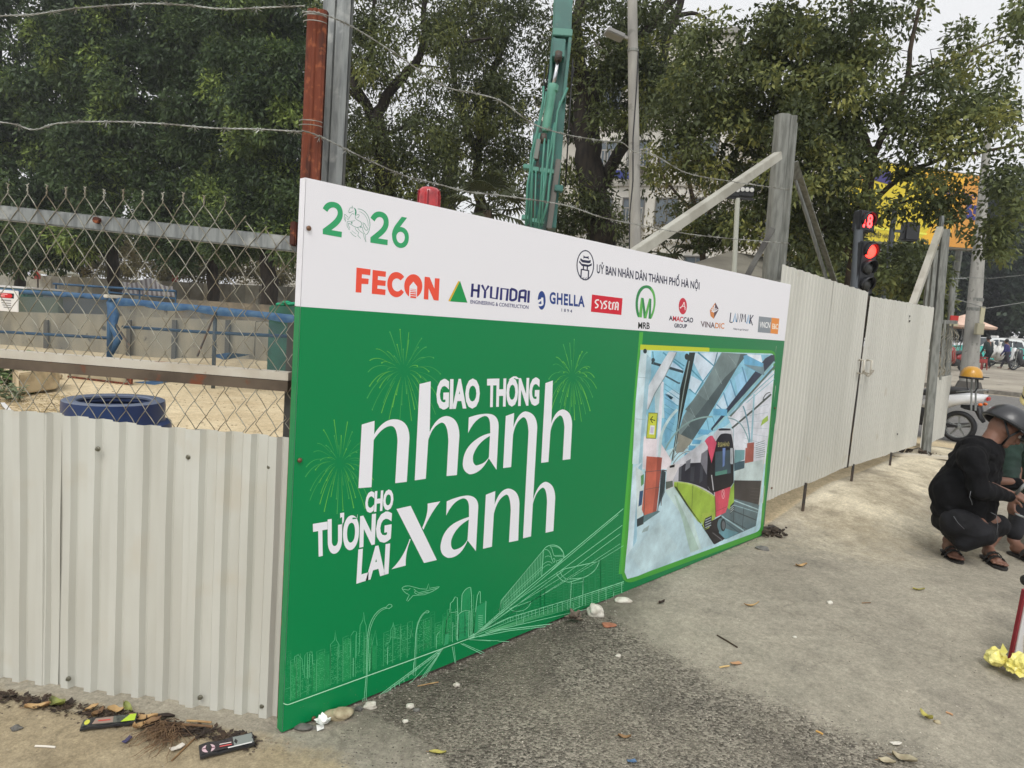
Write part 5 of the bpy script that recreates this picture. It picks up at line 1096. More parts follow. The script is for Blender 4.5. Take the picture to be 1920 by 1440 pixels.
def parasol(label, px, py, d, rad, h, col, group=None):
    a = at(px, py, d); t = thing('parasol', label, 'parasol', (a.x, a.y, G(a.x, a.y)), group); b = MB(); N_ = 8
    for i in range(N_):
        q0, q1 = 2 * math.pi * i / N_, 2 * math.pi * (i + 1) / N_; v0 = Vector((math.cos(q0), math.sin(q0), 0)) * rad; v1 = Vector((math.cos(q1), math.sin(q1), 0)) * rad
        m = MB(); m.add([a + Vector((0, 0, h)), a + v0, a + v1, a + v0 * .97 - Vector((0, 0, .12)), a + v1 * .97 - Vector((0, 0, .12))], [(0, 1, 2), (1, 3, 4, 2)]); m.build('canopy_panel', col, t)
    b = MB(); b.tube([Vector((a.x, a.y, G(a.x, a.y))), a + Vector((0, 0, h))], .03, 6); b.build('pole', GAL, t); return t
parasol('small pale parasol under the far trees, left of the striped tent', 112, 512, 36, .95, .3, M('parasol_white', S(206, 206, 190, .9), .8))
for lab, px, py, w, h, d in (('red hanging banner under the far trees at the left', 70, 512, 11, 22, 37), ('red signboard under the far trees right of the striped tent', 328, 524, 10, 17, 37)):
    a = at(px, py, d); t = thing('red_sign', lab, 'sign', (a.x, a.y, 0), 'red signs under the far trees'); b = MB(); b.box(a, (w * d / FPX, .05, h * d / FPX), R_); b.build('board', M('red_board', S(170, 48, 36, .9), .7, col2=S(120, 34, 30, .9), scale=3), t)
    b = MB(); b.tube([Vector((a.x, a.y, 0)) - sf * .05, a - sf * .05], .04, 6); b.build('pole', DARK, t)
# blue plastic barrel
pc = at(215, 754, 5.0); rz = pc.z + .02; br_ = .338
t = thing('blue_barrel', 'large dark blue plastic barrel neck with an open ribbed mouth on the sand', 'barrel', (pc.x, pc.y, 0))
BLP = M('blue_plastic', S(24, 48, 98, .8), .4, col2=S(34, 60, 108, .8), scale=3)
b = MB(); b.lathe([(br_, -.005), (br_ + .004, -.05), (br_, -.13), (br_ + .005, -.15), (br_ + .045, -.165), (br_ + .055, -.25), (br_ + .058, -.30), (br_ + .13, -.36), (br_ + .18, -.5), (br_ + .19, -rz - .02)], (pc.x, pc.y, rz), 56); b.f = [f for f in b.f if len(f) == 4]; b.build('body', BLP, t, auto=35)
b = MB(); b.lathe([(br_ - .002, -.004), (br_ - .012, .002), (br_ - .085, .002), (br_ - .095, -.005), (br_ - .095, -.02)], (pc.x, pc.y, rz), 56)
b.f = [f for f in b.f if len(f) == 4]; b.build('rim', M('blue_rim', S(104, 114, 136, .8), .4), t, auto=35)
b = MB(); pr = [(br_ - .095, -.01)]
for i in range(6): z = -.02 - i * .03; pr += [(br_ - .085, z), (br_ - .085, z - .012), (br_ - .105, z - .018), (br_ - .105, z - .028)]
pr.append((br_ - .1, -.6)); b.lathe(pr, (pc.x, pc.y, rz), 56); b.f = [f for f in b.f if len(f) == 4]; b.build('threaded_mouth', M('blue_inner', S(40, 52, 84, .9), .4), t, auto=35)
# slab, panel, debris
t = thing('broken_slab', 'broken pale concrete slab end lying beside the weeds', 'slab', on_z(70, 712, .0)); r = random.Random(4)
tp = [on_z(x, y, .34) for x, y in ((20, 684), (40, 679), (112, 684), (108, 692), (60, 697), (36, 700), (24, 694))]
b = MB(); b.prism(tp, Vector((0, 0, -.3))); o = b.build('slab', M('slab', S(214, 196, 162, .9), .9, col2=S(172, 154, 126, .9), scale=5, bump=.6, bscale=14), t, bevel=.02)
for i in range(8):
    q = on_z(40 + i * 9, 712 + r.uniform(-4, 8), .0); b = MB(); b.sphere(q + Vector((0, 0, .05)), r.uniform(.05, .12), 7, 5, (1, 1.2, .7)); b.build('chunk', MATS['slab'], t)
t = thing('formwork_panel', 'pale steel-edged shuttering panel lying on the sand', 'panel', on_z(180, 715, 0)); a, e = on_z(128, 706, .02), on_z(244, 720, .02)
b = MB(); up_ = Vector((0, 0, .26)); b.prism([a, e, e + up_, a + up_ * .8], -sf * .05); b.build('board', M('formwork', S(178, 166, 138, .9), .8, col2=S(152, 142, 118, .9), scale=4), t)
for q in (.35, .68): m = a.lerp(e, q); b = MB(); b.bar(m + sf * .006, m + up_ * .95 + sf * .006, .03, .01, sf); b.build('batten', M('formwork_dark', S(136, 124, 100, .9), .8), t)
b = MB(); b.bar(e + sf * .01, e + up_ + sf * .01, .07, .06, sf); b.build('rusty_end', RUST, t)
b = MB(); b.bar(a + sf * .01, e + sf * .01, .015, .03); b.build('edge_strip', RUST, t)
# weeds
def leafcard(b, c, dr, ln, wd, curl=.3):
    d_ = dr.normalized(); s_ = d_.cross(Vector((0, 0, 1))); s_ = s_.normalized() if s_.length > .01 else Vector((1, 0, 0)); u = s_.cross(d_)
    mid = c + d_ * ln * .5 + u * ln * .06; tip = c + d_ * ln - Vector((0, 0, 1)) * ln * curl
    b.add([c, mid + s_ * wd / 2 - u * wd * .12, tip, mid - s_ * wd / 2 - u * wd * .12, mid], [(0, 1, 4), (1, 2, 4), (2, 3, 4), (3, 0, 4)])
def weed(label, px, py, z, n, hgt, spread, lsize, mat, seed, narrow=False):
    r = random.Random(seed); base = on_z(px, py, z); t = thing('weed', label, 'plant', base); sb = MB(); lb = MB()
    for i in range(n):
        a = r.uniform(0, 6.28); tp_ = base + Vector((math.cos(a) * spread * r.random(), math.sin(a) * spread * r.random(), hgt * r.uniform(.4, 1)))
        b0 = base + Vector((r.uniform(-.1, .1), r.uniform(-.1, .1), 0)); mid = b0.lerp(tp_, .5) + Vector((0, 0, .1 * hgt)); sb.tube([b0, mid, tp_], [.006, .004, .002], 4)
        for k in range(10 if narrow else 7):
            c = b0.lerp(tp_, r.uniform(.3, 1)); a2 = r.uniform(0, 6.28); leafcard(lb, c, Vector((math.cos(a2), math.sin(a2), r.uniform(-.1, .8))), lsize * r.uniform(.6, 1.2), lsize * (.28 if narrow else .8) * r.uniform(.6, 1), .3)
    o = sb.build('stem', M('weed_stem', S(104, 110, 66, .8), .8), t); o['kind'] = 'stuff'; o = lb.build('leaf', mat, t); o['kind'] = 'stuff'; return t
weed('broad-leaved weed growing at the far left, below the slab', 12, 735, .0, 16, .62, .42, .17, M('weed_broad', S(96, 124, 72, .7), .6, col2=S(128, 146, 98, .7), scale=9), 1)
weed('narrow-leaved green weed beside the broken slab', 54, 738, .0, 18, .42, .22, .09, M('weed_fine', S(104, 128, 52, .7), .7, col2=S(134, 142, 70, .7), scale=9), 2, True)
weed('low grey-green weed at the foot of the broad-leaved weed', 30, 752, .0, 12, .25, .3, .1, M('weed_grey', S(120, 132, 96, .7), .7), 3)
r = random.Random(8); b = MB()
for i in range(520):
    px, py = r.uniform(-60, 135), 742 + r.random() ** 1.3 * 60; q = on_z(px, py, .01); a = r.uniform(0, 3.14); L = r.uniform(.03, .16); v = Vector((math.cos(a), math.sin(a), r.uniform(-.05, .2))) * L
    b.tube([q + Vector((0, 0, .01)), q + v * .5 + Vector((0, 0, .02)), q + v + Vector((0, 0, .01))], r.uniform(.002, .006), 3)
tag(b.build('dry_straw', M('straw', S(190, 172, 130, .8), .9, col2=S(150, 130, 96, .8), scale=20)), 'dry straw and plant litter scattered on the sand at the left', 'plant litter', kind='stuff')
b = MB()
for i in range(700):
    px, py = r.uniform(-60, 545), 700 + r.random() ** 1.5 * 120; q = on_z(px, py, .0); q.z = G(q.x, q.y); s_ = r.uniform(.004, .02); b.sphere(q, s_, 5, 3, (1, r.uniform(.7, 1.4), .6))
tag(b.build('sand_pebbles', M('sand_stone', S(196, 178, 146, .85), .9, col2=S(150, 136, 112, .85), scale=9)), 'small pebbles on the site sand', 'pebbles', kind='stuff')
t = thing('white_sheet', 'bent white plastic strip lying on the dry straw', 'litter', on_z(18, 768, 0)); b = MB(); b.bar(on_z(4, 755, .06), on_z(32, 785, .02), .05, .004); b.build('strip', sgm, t)
# ---- things above the banner board: beacon, poles, floodlight, excavator
q = on_y(805, 366, .32); t = thing('warning_beacon', 'red rounded warning lamp rising just behind the banner board', 'lamp', (q.x, q.y, 0))
w_ = 44 * (q - CP).dot(fw) / FPX; rb = w_ / 2; zt = on_y(805, 351, .32).z
bm_ = M('beacon_red', S(196, 44, 50, .9), .25, col2=S(150, 28, 36, .9), scale=14, coat=.6)
b = MB(); pr = [(rb * .96, -.16), (rb, -.12), (rb, -.04), (rb * .93, -.018), (rb * .75, -.005), (rb * .4, 0), (0.0, .001)]; b.lathe(pr, (q.x, q.y, zt), 28); b.build('lens', bm_, t, auto=50)
for i in range(3):
    a = math.pi * (i + .45) / 3; b = MB(); b.box((q.x + sr.x * math.cos(a) * rb * 1.0 + sf.x * rb * math.sin(a), q.y + sr.y * math.cos(a) * rb + sf.y * rb * math.sin(a), zt - .08), (.006, .006, .12)); b.build('lens_rib', M('beacon_dark', S(150, 30, 40, .8), .3), t)
b = MB(); b.tube([(q.x, q.y, G(q.x, q.y)), (q.x, q.y, zt - .15)], .025, 8); b.build('stand', DARK, t)
def pole(name, label, cat, px0, py0, px1, py1, d, r0, r1, mat, n=14, group=None):
    a, e = at(px0, py0, d), at(px1, py1, d); k = (G(a.x, a.y) - a.z) / (e.z - a.z); foot = a + (e - a) * k; t = thing(name, label, cat, foot, group)
    m = MB(); m.tube([foot, foot.lerp(a, .5), a], [r1, (r0 + r1) / 2, r0], n); m.build('shaft', mat, t, auto=40); return t, a, foot
LPM = M('pole_concrete', S(170, 168, 160, .85), .7, col2=S(146, 144, 138, .85), scale=3, stretch=(2, 2, .4), col3=S(124, 122, 116, .85), scale3=7)
t, a, foot = pole('lamp_pole', 'slim pale lamp pole rising behind the middle of the banner board', 'lamp pole', 1184, -140, 1191, 466, 7.6, .052, .078, LPM)
b = MB(); j = at(1187, 96, 7.6); b.tube([j - Vector((0, 0, .015)), j + Vector((0, 0, .015))], .066, 14); b.build('joint_ring', GALD, t)
b = MB(); b.tube([at(1197, 96, 7.52), at(1194, 160, 7.5), at(1187, 260, 7.5), at(1187, 340, 7.5), at(1181, 400, 7.5), at(1180, 480, 7.5)], .008, 5); b.build('cable', M('black_cable', S(30, 30, 32), .6), t)
b = MB(); b.bar(at(1178, 72, 7.6), at(1140, 57, 7.6), .03, .03); b.build('lamp_arm', LPM, t); b = MB(); b.bar(at(1168, 72, 7.55), at(1136, 58, 7.5), .16, .05); b.build('lamp_head', M('lamp_head', S(150, 150, 148, .8), .5), t, bevel=.01)
# dark latticed concrete post
HM = M('dark_post', S(66, 64, 60, .8), .85, col2=S(48, 46, 44, .8), scale=5)
t = thing('utility_post', 'short dark utility post with cross arms, seen between the trees', 'utility post', at(848, 470, 19)); d = 19
a, e = at(848, 262, d), at(848, 480, d); foot = Vector((a.x, a.y, 0)); b = MB()
for s_ in (-1, 1): m = MB(); m.bar(foot + sr * .11 * s_, a + sr * .11 * s_, .07, .22, sr); m.build('upright', HM, t)
n = 16
for i in range(n): z = (i + .5) / n * a.z; m = MB(); m.box((a.x, a.y, z), (.18, .2, .13), R_); m.build('web', HM, t)
for py, w in ((262, .75), (297, .62), (338, .34)):
    q = at(848, py, d - .2); m = MB(); m.box(q, (w, .08, .07), R_); m.build('cross_arm', HM, t)
    for s_ in (-1, 1): m = MB(); m.lathe([(.03, 0), (.05, .03), (.03, .06), (.045, .09), (.0, .13)], q + sr * s_ * w * .45, 8); m.build('insulator', HM, t, True)
# floodlight
t, a, foot = pole('floodlight', 'black twin floodlight on a thin pale pole, under the slanting brace', 'floodlight', 1383, 372, 1376, 520, 6.6, .024, .024, M('pale_tube', S(176, 178, 166, .85), .5))
BK = M('black_paint', S(26, 27, 30), .5)
for s_ in (-1, 1):
    c = at(1385 + s_ * 13, 360, 6.6); m = MB(); m.box(c, (.15, .07, .10), R_); m.build('lamp_housing', BK, t, bevel=.008)
    for k in (-1, 0, 1): m = MB(); m.lathe([(.0, .0), (.02, .0), (.022, .01), (.0, .012)], c + sf * .036 + sr * k * .045 + Vector((0, 0, .015)), 10, sf.to_track_quat('Z', 'Y').to_matrix()); m.build('lens', M('lens_pale', S(190, 190, 186), .2), t)
m = MB(); m.box(at(1385, 372, 6.6), (.3, .03, .02), R_); m.build('bracket', BK, t)
# grey canvas roof behind the board
t = thing('canvas_roof', 'grey canvas roof just visible over the right end of the banner board', 'tent', at(1370, 520, 8.6)); cm_ = M('grey_canvas', S(128, 124, 112, .85), .9, col2=S(104, 100, 90, .85), scale=2, bump=.3, bscale=4)
ap_ = at(1370, 471, 9.2); l_ = at(1270, 505, 8.2); r_2 = at(1450, 520, 8.2); bk = at(1480, 490, 10.5); bl = at(1310, 490, 10.5); m = MB()
m.add([ap_, l_, r_2, bk, bl], [(0, 1, 2), (0, 2, 3), (0, 3, 4), (0, 4, 1)]); m.build('canopy', cm_, t)
m = MB(); m.add([l_, r_2, r_2 - Vector((0, 0, .5)), l_ - Vector((0, 0, .5))], [(0, 1, 2, 3)]); m.build('valance', cm_, t)
for q in (l_, r_2, bk, bl): m = MB(); m.tube([Vector((q.x, q.y, G(q.x, q.y))), q], .02, 6); m.build('pole', GAL, t)
# excavator with its raised telescopic arm
EX = thing('excavator', 'teal excavator arm standing upright behind the banner board, with hydraulic pipes', 'excavator', at(1000, 640, 10.5)); D = 10.5
TE = M('teal_paint', S(44, 122, 110, .75), .45, col2=S(36, 104, 96, .75), scale=3, col3=S(72, 112, 100, .8), scale3=12, coat=.15); TEL = M('teal_light', S(118, 186, 164, .75), .4, col2=S(104, 172, 150, .75), scale=5, coat=.15); TEM = M('teal_pipe', S(86, 154, 136, .7), .45); CHR = M('chrome', S(210, 212, 216), .12, 1.0)
def E(px, py, dd=0): return at(px, py, D + dd)
def ebar(name, p0, p1, w, h, mat, dd=0, **k): m = MB(); m.bar(E(*p0, dd), E(*p1, dd), w * D / FPX, h, Vector((0, 0, 0)) + sf, **k); return m.build(name, mat, EX, bevel=.01)
ebar('inner_boom', (1061, -120), (1053, 76), 33, .30, TE); ebar('boom_collar', (1054, 64), (1053, 78), 36, .36, TEM)
ebar('middle_boom', (1052, 70), (1024, 430), 36, .26, TE, .12)
ebar('boom_head', (1049, 78), (1046, 112), 22, .2, TE, -.22); 
for x, w in ((1034, 5), (1064, 6)): ebar('side_plate', (x + 4, 78), (x - 8, 190), w, .3, TE, -.02)
ebar('rail_plate', (1072, 0), (1064, 110), 4, .1, TEM, -.05); ebar('rail_plate', (1042, -60), (1034, 150), 3, .08, TEM, -.05)
ebar('lower_boom', (1023, 235), (996, 520), 44, .3, M('teal_mottled', S(40, 116, 108, .8), .5, col2=S(70, 84, 80, .8), scale=5), .1)  # lower boom: teal mottled with grey
m = MB(); m.tube([E(1047, 108, -.3), E(1037, 166, -.3)], .029, 12); m.build('piston_rod', CHR, EX, True)
m = MB(); m.tube([E(1048, 98, -.3), E(1046, 114, -.3)], .06, 10); m.build('rod_eye', DARK, EX, True)
m = MB(); m.tube([E(1038, 160, -.3), E(1036, 170, -.3), E(1034.5, 173, -.3), E(1024, 240, -.3), E(1023, 247, -.3)], [.085, .085, .07, .07, .05], 16); m.build('cylinder', TEL, EX, auto=40)
m = MB(); m.tube([E(1019, 252, -.34), E(1019, 268, -.34)], .055, 12); m.build('pivot', DARK, EX, True)
for pts, rr in (([(1019, 162), (1018, 190), (1006, 250), (996, 288), (994, 320), (989, 345), (986, 424)], .018), ([(1024, 172), (1020, 200), (1008, 248), (999, 300), (990, 420)], .013), ([(1064, 165), (1053, 190), (1046, 208), (1040, 255), (1036, 300), (1030, 345), (1027, 380), (1016, 420)], .020), ([(1050, 190), (1041, 240), (1037, 262), (1028, 300), (1014, 420)], .015), ([(1012, 250), (1004, 290), (998, 310), (996, 430)], .018), ([(1021, 260), (1018, 300), (1016, 330), (1010, 430)], .018), ([(1029, 262), (1026, 300), (1022, 340), (1004, 430)], .015),
                ([(1040, 230), (1034, 262), (1030, 290)], .012), ([(1005, 320), (1002, 425)], .014), ([(1020, 322), (1016, 425)], .014)):
    m = MB(); m.tube([E(x, y, -.38) for x, y in pts], rr, 7); m.build('hydraulic_pipe', TEM, EX, True)
for x, y in ((987, 313), (1003, 318), (1018, 320), (1031, 322), (984, 408), (1000, 414), (1013, 416)):
    ebar('pipe_clamp', (x + 1, y - 4), (x, y + 5), 13, .10, TEM, -.34)
ebar('cover_plate', (1010, 282), (996, 430), 5, .05, DARK, -.3); ebar('outer_rail', (1047, 300), (1029, 430), 10, .12, M('steel_rail', S(112, 110, 104, .8), .4, .6), -.1); ebar('bracket', (1048, 348), (1047, 360), 16, .1, TE, -.15); ebar('wheel_arm', (1010, 262), (1004, 300), 8, .1, M('grey_part', S(120, 124, 118, .8), .5, .4), -.36)
for pts in ([(1022, 125), (1020, 150), (1024, 170)], [(1072, 118), (1076, 130), (1070, 165)], [(1074, 110), (1060, 350)], [(1030, 120), (1022, 180), (1019, 150)]):
    m = MB(); m.tube([E(x, y, -.1) for x, y in pts], .012, 6); m.build('hose', BK, EX, True)
q = E(1000, 560, .2); m = MB(); m.box((q.x, q.y, .55), (1.6, 2.2, 1.1), R_); m.build('body', TE, EX, bevel=.05)
for s_ in (-1, 1):
    m = MB(); c = Vector((q.x, q.y, .28)) + sr * s_ * 1.0; prf = [c + (-sf) * (1.4 * math.cos(a)) * 1 + Vector((0, 0, .28 * math.sin(a))) for a in [2 * math.pi * i / 20 for i in range(20)]]; m.prism(prf, sr * .4 * s_); m.build('track', BK, EX)
# ================================================================ trees
def leafmat(name, cols, trans=.28):
    m = bpy.data.materials.new(name); m.use_nodes = True; nt = m.node_tree; n = nt.nodes; l = nt.links; P = n['Principled BSDF']
    P.inputs['Roughness'].default_value = .55; P.inputs['Specular IOR Level'].default_value = .3
    a = n.new('ShaderNodeAttribute'); a.attribute_name = 'leaf'; sx = n.new('ShaderNodeSeparateColor'); l.new(a.outputs['Color'], sx.inputs[0])
    cr = n.new('ShaderNodeValToRGB'); l.new(sx.outputs[0], cr.inputs[0]); e = cr.color_ramp.elements
    e[0].position = 0; e[0].color = cols[0]; e[1].position = 1; e[1].color = cols[-1]
    for i, c in enumerate(cols[1:-1]): q = e.new((i + 1) / (len(cols) - 1)); q.color = c
    l.new(cr.outputs[0], P.inputs['Base Color']); T_ = n.new('ShaderNodeBsdfTranslucent'); l.new(cr.outputs[0], T_.inputs[0]); ms = n.new('ShaderNodeMixShader'); ms.inputs[0].default_value = trans
    l.new(P.outputs[0], ms.inputs[1]); l.new(T_.outputs[0], ms.inputs[2]); l.new(ms.outputs[0], n['Material Output'].inputs[0]); return m
LM1 = leafmat('leaf_dense', [S(50, 64, 46, .85), S(72, 92, 58, .85), S(92, 112, 68, .9), S(156, 176, 92, 1)])
LM2 = leafmat('leaf_narrow', [S(58, 66, 46, .9), S(80, 90, 58, .9), S(104, 114, 70, .9), S(138, 142, 76, .95)])
LM3 = leafmat('leaf_broad', [S(70, 80, 54, .85), S(96, 106, 70, .9), S(120, 130, 82, .95), S(160, 160, 92, 1)], .32)
LM4 = leafmat('leaf_far', [S(40, 54, 44, .8), S(56, 72, 56, .8), S(76, 92, 66, .8)])
LM5 = leafmat('leaf_shrub', [S(96, 94, 66, .9), S(126, 120, 84, .9), S(152, 140, 92, .95)])
BARK = M('bark_dark', S(62, 54, 46, .75), .9, col2=S(40, 36, 32, .75), scale=5, stretch=(3, 3, .5), bump=.8, bscale=14)
BARK2 = M('bark_brown', S(92, 78, 62, .75), .9, col2=S(64, 56, 46, .75), scale=8)
def leaves(name, parent, cen, rad, per, ln, wd, mat, seed, flat=.75, droop=.35):
    r = np.random.RandomState(seed); K = len(cen); cen = np.array(cen, float); rad = np.array(rad, float); n = K * per
    c = np.repeat(cen, per, 0); rr = np.repeat(rad, per)
    v = r.normal(size=(n, 3)); v /= np.linalg.norm(v, axis=1)[:, None]; q = r.rand(n) ** .45
    off = v * (q * rr)[:, None]; off[:, 2] *= flat; p = c + off
    d = v * .8 + r.normal(size=(n, 3)) * .7; d[:, 2] -= droop; d /= np.linalg.norm(d, axis=1)[:, None]
    s_ = np.cross(d, r.normal(size=(n, 3)) * .6 + np.array([0, 0, 1.0])); s_ /= np.linalg.norm(s_, axis=1)[:, None] + 1e-9
    nn = np.cross(s_, d); L = ln * (.55 + .75 * r.rand(n))[:, None]; Wd = wd * (.6 + .6 * r.rand(n))[:, None]
    V = np.stack([p, p + d * L * .45 + s_ * Wd * .5 - nn * Wd * .18, p + d * L - np.array([0, 0, 1.0]) * L * .12, p + d * L * .45 - s_ * Wd * .5 - nn * Wd * .18], 1)
    F = np.arange(n * 4).reshape(-1, 4); me = fastmesh(name, V.reshape(-1, 3), F4=F)
    base = np.repeat(r.rand(K), per); val = np.clip(base ** 1.6 * .75 + r.rand(n) * .35, 0, 1)
    ca = me.color_attributes.new('leaf', 'FLOAT_COLOR', 'POINT'); val4 = np.repeat(val, 4)
    ca.data.foreach_set('color', np.stack([val4] * 3 + [np.ones_like(val4)], -1).astype(np.float32).ravel())
    o = link(name, me, mat, parent); o['kind'] = 'stuff'; return o
def tree(name, label, limbs, blobs, cr, per, leaf, mat, seed, bark=None, twig=1.0, group=None, cat='tree', tr=.02, wig=.12, twl=2.6):
    r = random.Random(seed); bark = bark or BARK; nodes = []; first = None
    for pts, r0, r1 in limbs:
        P = [at(*q) for q in pts]
        if first is None:
            f0 = Vector((P[0].x, P[0].y, G(P[0].x, P[0].y) - .1)); first = f0; P = [f0] + P; t = thing(name, label, cat, f0, group); crown_bits = []
            root_r = r0 * 1.25
        out = []
        for i in range(len(P) - 1):
            p0 = P[max(i - 1, 0)]; p1 = P[i]; p2 = P[i + 1]; p3 = P[min(i + 2, len(P) - 1)]
            for j in range(5):
                u = j / 5; q = .5 * ((2 * p1) + (p2 - p0) * u + (2 * p0 - 5 * p1 + 4 * p2 - p3) * u * u + (3 * p1 - p0 - 3 * p2 + p3) * u ** 3)
                out.append(q + Vector((r.uniform(-1, 1), r.uniform(-1, 1), r.uniform(-1, 1))) * r0 * .18)
        out.append(P[-1]); m = MB(); n_ = len(out); rs = [r0 + (r1 - r0) * i / (n_ - 1) for i in range(n_)]
        if first is not None and pts is limbs[0][0]: rs[0] *= 1.35
        m.tube(out, rs, 9); m.build('trunk' if pts is limbs[0][0] else 'limb', bark, t, True)
        for i, q in enumerate(out): 
            if i > n_ * .3 or pts is not limbs[0][0]: nodes.append((q, rs[i]))
    cen = []; rad = []; tb = MB()
    for px, py, rx, ry, d, dd, nc in blobs:
        for k in range(nc):
            a = r.uniform(0, 6.283); q = math.sqrt(r.random()); c = at(px + rx * q * math.cos(a), py + ry * q * math.sin(a), d + r.uniform(-dd, dd))
            if c.z < .25: continue
            cen.append(tuple(c)); rad.append(cr * r.uniform(.6, 1.3))
            if r.random() < twig:
                bst = min(nodes, key=lambda n_: (n_[0] - c).length + max(0, n_[0].z - c.z) * .7)
                L = (bst[0] - c).length
                if L > twl * 1.6: continue
                m1 = bst[0].lerp(c, .35) + Vector((r.uniform(-1, 1), r.uniform(-1, 1), r.uniform(0, 1))) * L * wig; m2 = bst[0].lerp(c, .7) + Vector((r.uniform(-1, 1), r.uniform(-1, 1), r.uniform(-.3, 1))) * L * wig
                r_ = min(bst[1] * .6, tr * (1 + L)); tb.tube([bst[0], m1, m2, c], [r_, r_ * .7, r_ * .45, r_ * .2], 5)
                if L < twl: nodes.append((m1, r_ * .7)); nodes.append((m2, r_ * .5))
                for z in range(3):
                    e = c + Vector((r.uniform(-1, 1), r.uniform(-1, 1), r.uniform(-.6, 1))) * cr * .9; tb.tube([m2.lerp(c, .6), e], [r_ * .3, r_ * .12], 3)
    if tb.v: o = tb.build('branches', bark, t, True); o['kind'] = 'stuff'
    leaves('crown', t, cen, rad, per, leaf[0], leaf[1], mat, seed); return t
GL = 'dense trees behind the building site'
tree('tree', 'dense green tree at the far left of the site, trunk hidden by its crown', [([(40, 540, 30), (30, 400, 30), (10, 200, 30), (-10, 20, 30)], .28, .08), ([(30, 400, 30), (90, 300, 29), (120, 180, 29)], .14, .05)],
     [(20, 80, 190, 200, 29, 2.5, 120), (-10, 290, 160, 140, 29, 2.5, 70), (40, 430, 130, 70, 29, 2, 34), (-60, -160, 240, 120, 30, 3, 40), (150, 90, 90, 110, 28, 1.5, 45)], .85, 330, (.24, .11), LM1, 11, group=GL, twig=.4)
tree('tree', 'dense tree with a forked dark trunk above the striped tent', [([(215, 540, 28), (212, 440, 28), (205, 330, 28), (190, 200, 28)], .3, .12), ([(212, 430, 28), (235, 350, 28), (262, 250, 28), (270, 120, 28)], .17, .06), ([(205, 330, 28), (150, 240, 28), (110, 140, 28)], .12, .05)],
     [(240, 90, 150, 170, 27, 2, 120), (170, 270, 110, 90, 27.5, 2, 50), (300, 320, 80, 110, 27, 1.5, 36), (220, -150, 190, 130, 28, 3, 40), (120, 400, 100, 60, 27.5, 2, 28), (130, 450, 90, 40, 27, 2, 24)], .8, 330, (.22, .10), LM1, 12, group=GL, twig=.5)
tree('tree', 'dense tree with a leaning trunk left of the rusty post', [([(400, 545, 27), (396, 420, 27), (402, 300, 27), (420, 150, 27)], .27, .1), ([(398, 400, 27), (350, 300, 27), (330, 180, 27)], .12, .05)],
     [(400, 90, 120, 160, 26, 2, 110), (420, 270, 110, 120, 26, 2, 70), (450, 400, 100, 70, 26, 2, 40), (380, -150, 190, 130, 27, 3, 40), (320, 420, 60, 80, 26.5, 1.5, 28)], .8, 340, (.22, .10), LM1, 13, group=GL, twig=.5)
tree('tree', 'dark tree just left of the rusty post, its thick trunk above the green box', [([(505, 560, 24), (502, 470, 24), (495, 380, 24), (505, 240, 24), (500, 100, 24)], .34, .12), ([(498, 400, 24), (470, 330, 24), (450, 240, 24)], .14, .05), ([(500, 420, 24), (545, 330, 24), (560, 220, 24)], .14, .06)],
     [(510, 100, 110, 150, 23, 2, 110), (530, 270, 80, 130, 23, 2, 80), (540, 420, 60, 70, 23, 1.5, 36), (520, -120, 160, 120, 24, 2, 36), (455, 420, 60, 70, 24, 1.5, 24)], .7, 340, (.19, .085), LM1, 14, group=GL, twig=.5)
# shrubby understorey
tree('tree', 'low brownish scrub tree under the dense trees, behind the hoarding', [([(150, 545, 44), (150, 480, 44)], .12, .06)], [(60, 470, 110, 45, 44, 1.5, 50), (200, 470, 110, 45, 44, 1.5, 50), (330, 480, 100, 45, 44, 1.5, 46), (460, 490, 110, 45, 44, 1.5, 50)], .8, 240, (.22, .11), LM5, 15, twig=.2)
# middle trees with dark open branches
tree('tree', 'open-crowned tree with dark twisting branches right of the galvanised post', [([(722, 470, 14), (722, 400, 14), (724, 320, 14), (712, 250, 14), (708, 215, 14)], .26, .15),
      ([(712, 262, 14), (690, 200, 14), (660, 150, 14), (650, 90, 14), (655, 20, 14), (640, -60, 14)], .12, .05), ([(708, 215, 14), (735, 165, 14), (770, 130, 14), (790, 95, 14), (795, 20, 14), (790, -60, 14)], .12, .04), ([(790, 95, 14), (830, 85, 14), (880, 78, 14), (920, 70, 14)], .05, .02), ([(662, 150, 14), (700, 85, 14.3), (700, 20, 14.3), (712, -50, 14.3)], .06, .03), ([(650, 90, 14), (620, 50, 13.8), (612, 0, 13.6)], .05, .02), ([(722, 252, 14), (760, 238, 14), (800, 230, 13.8)], .05, .02), ([(690, 200, 14), (655, 170, 13.6), (645, 110, 13.4)], .06, .02)],
     [(740, 150, 150, 130, 13.8, 1.2, 52), (690, 330, 90, 70, 14, 1, 46), (800, 310, 70, 70, 14, 1, 30), (760, 20, 150, 60, 14, 1.2, 26), (650, 260, 40, 60, 13.6, .6, 16), (740, -120, 190, 80, 14, 1.3, 30), (660, 400, 60, 40, 14.5, .8, 20), (790, 400, 60, 30, 14.5, .8, 16)], .42, 175, (.12, .04), LM2, 16, twig=1, tr=.013)
tree('tree', 'tree with narrow leaves between the dark utility post and the excavator arm', [([(905, 470, 17), (900, 400, 17), (896, 300, 17), (915, 180, 17), (950, 60, 17)], .18, .07), ([(898, 300, 17), (870, 220, 17), (850, 130, 17), (860, 30, 17)], .09, .04)],
     [(940, 110, 90, 130, 16.6, 1.2, 56), (900, 250, 90, 90, 16.8, 1.2, 42), (970, 330, 60, 70, 16.5, 1, 22), (870, 40, 80, 70, 17, 1.2, 26), (960, -100, 160, 90, 17, 1.5, 34)], .48, 190, (.14, .046), LM2, 17, twig=.9, tr=.013)
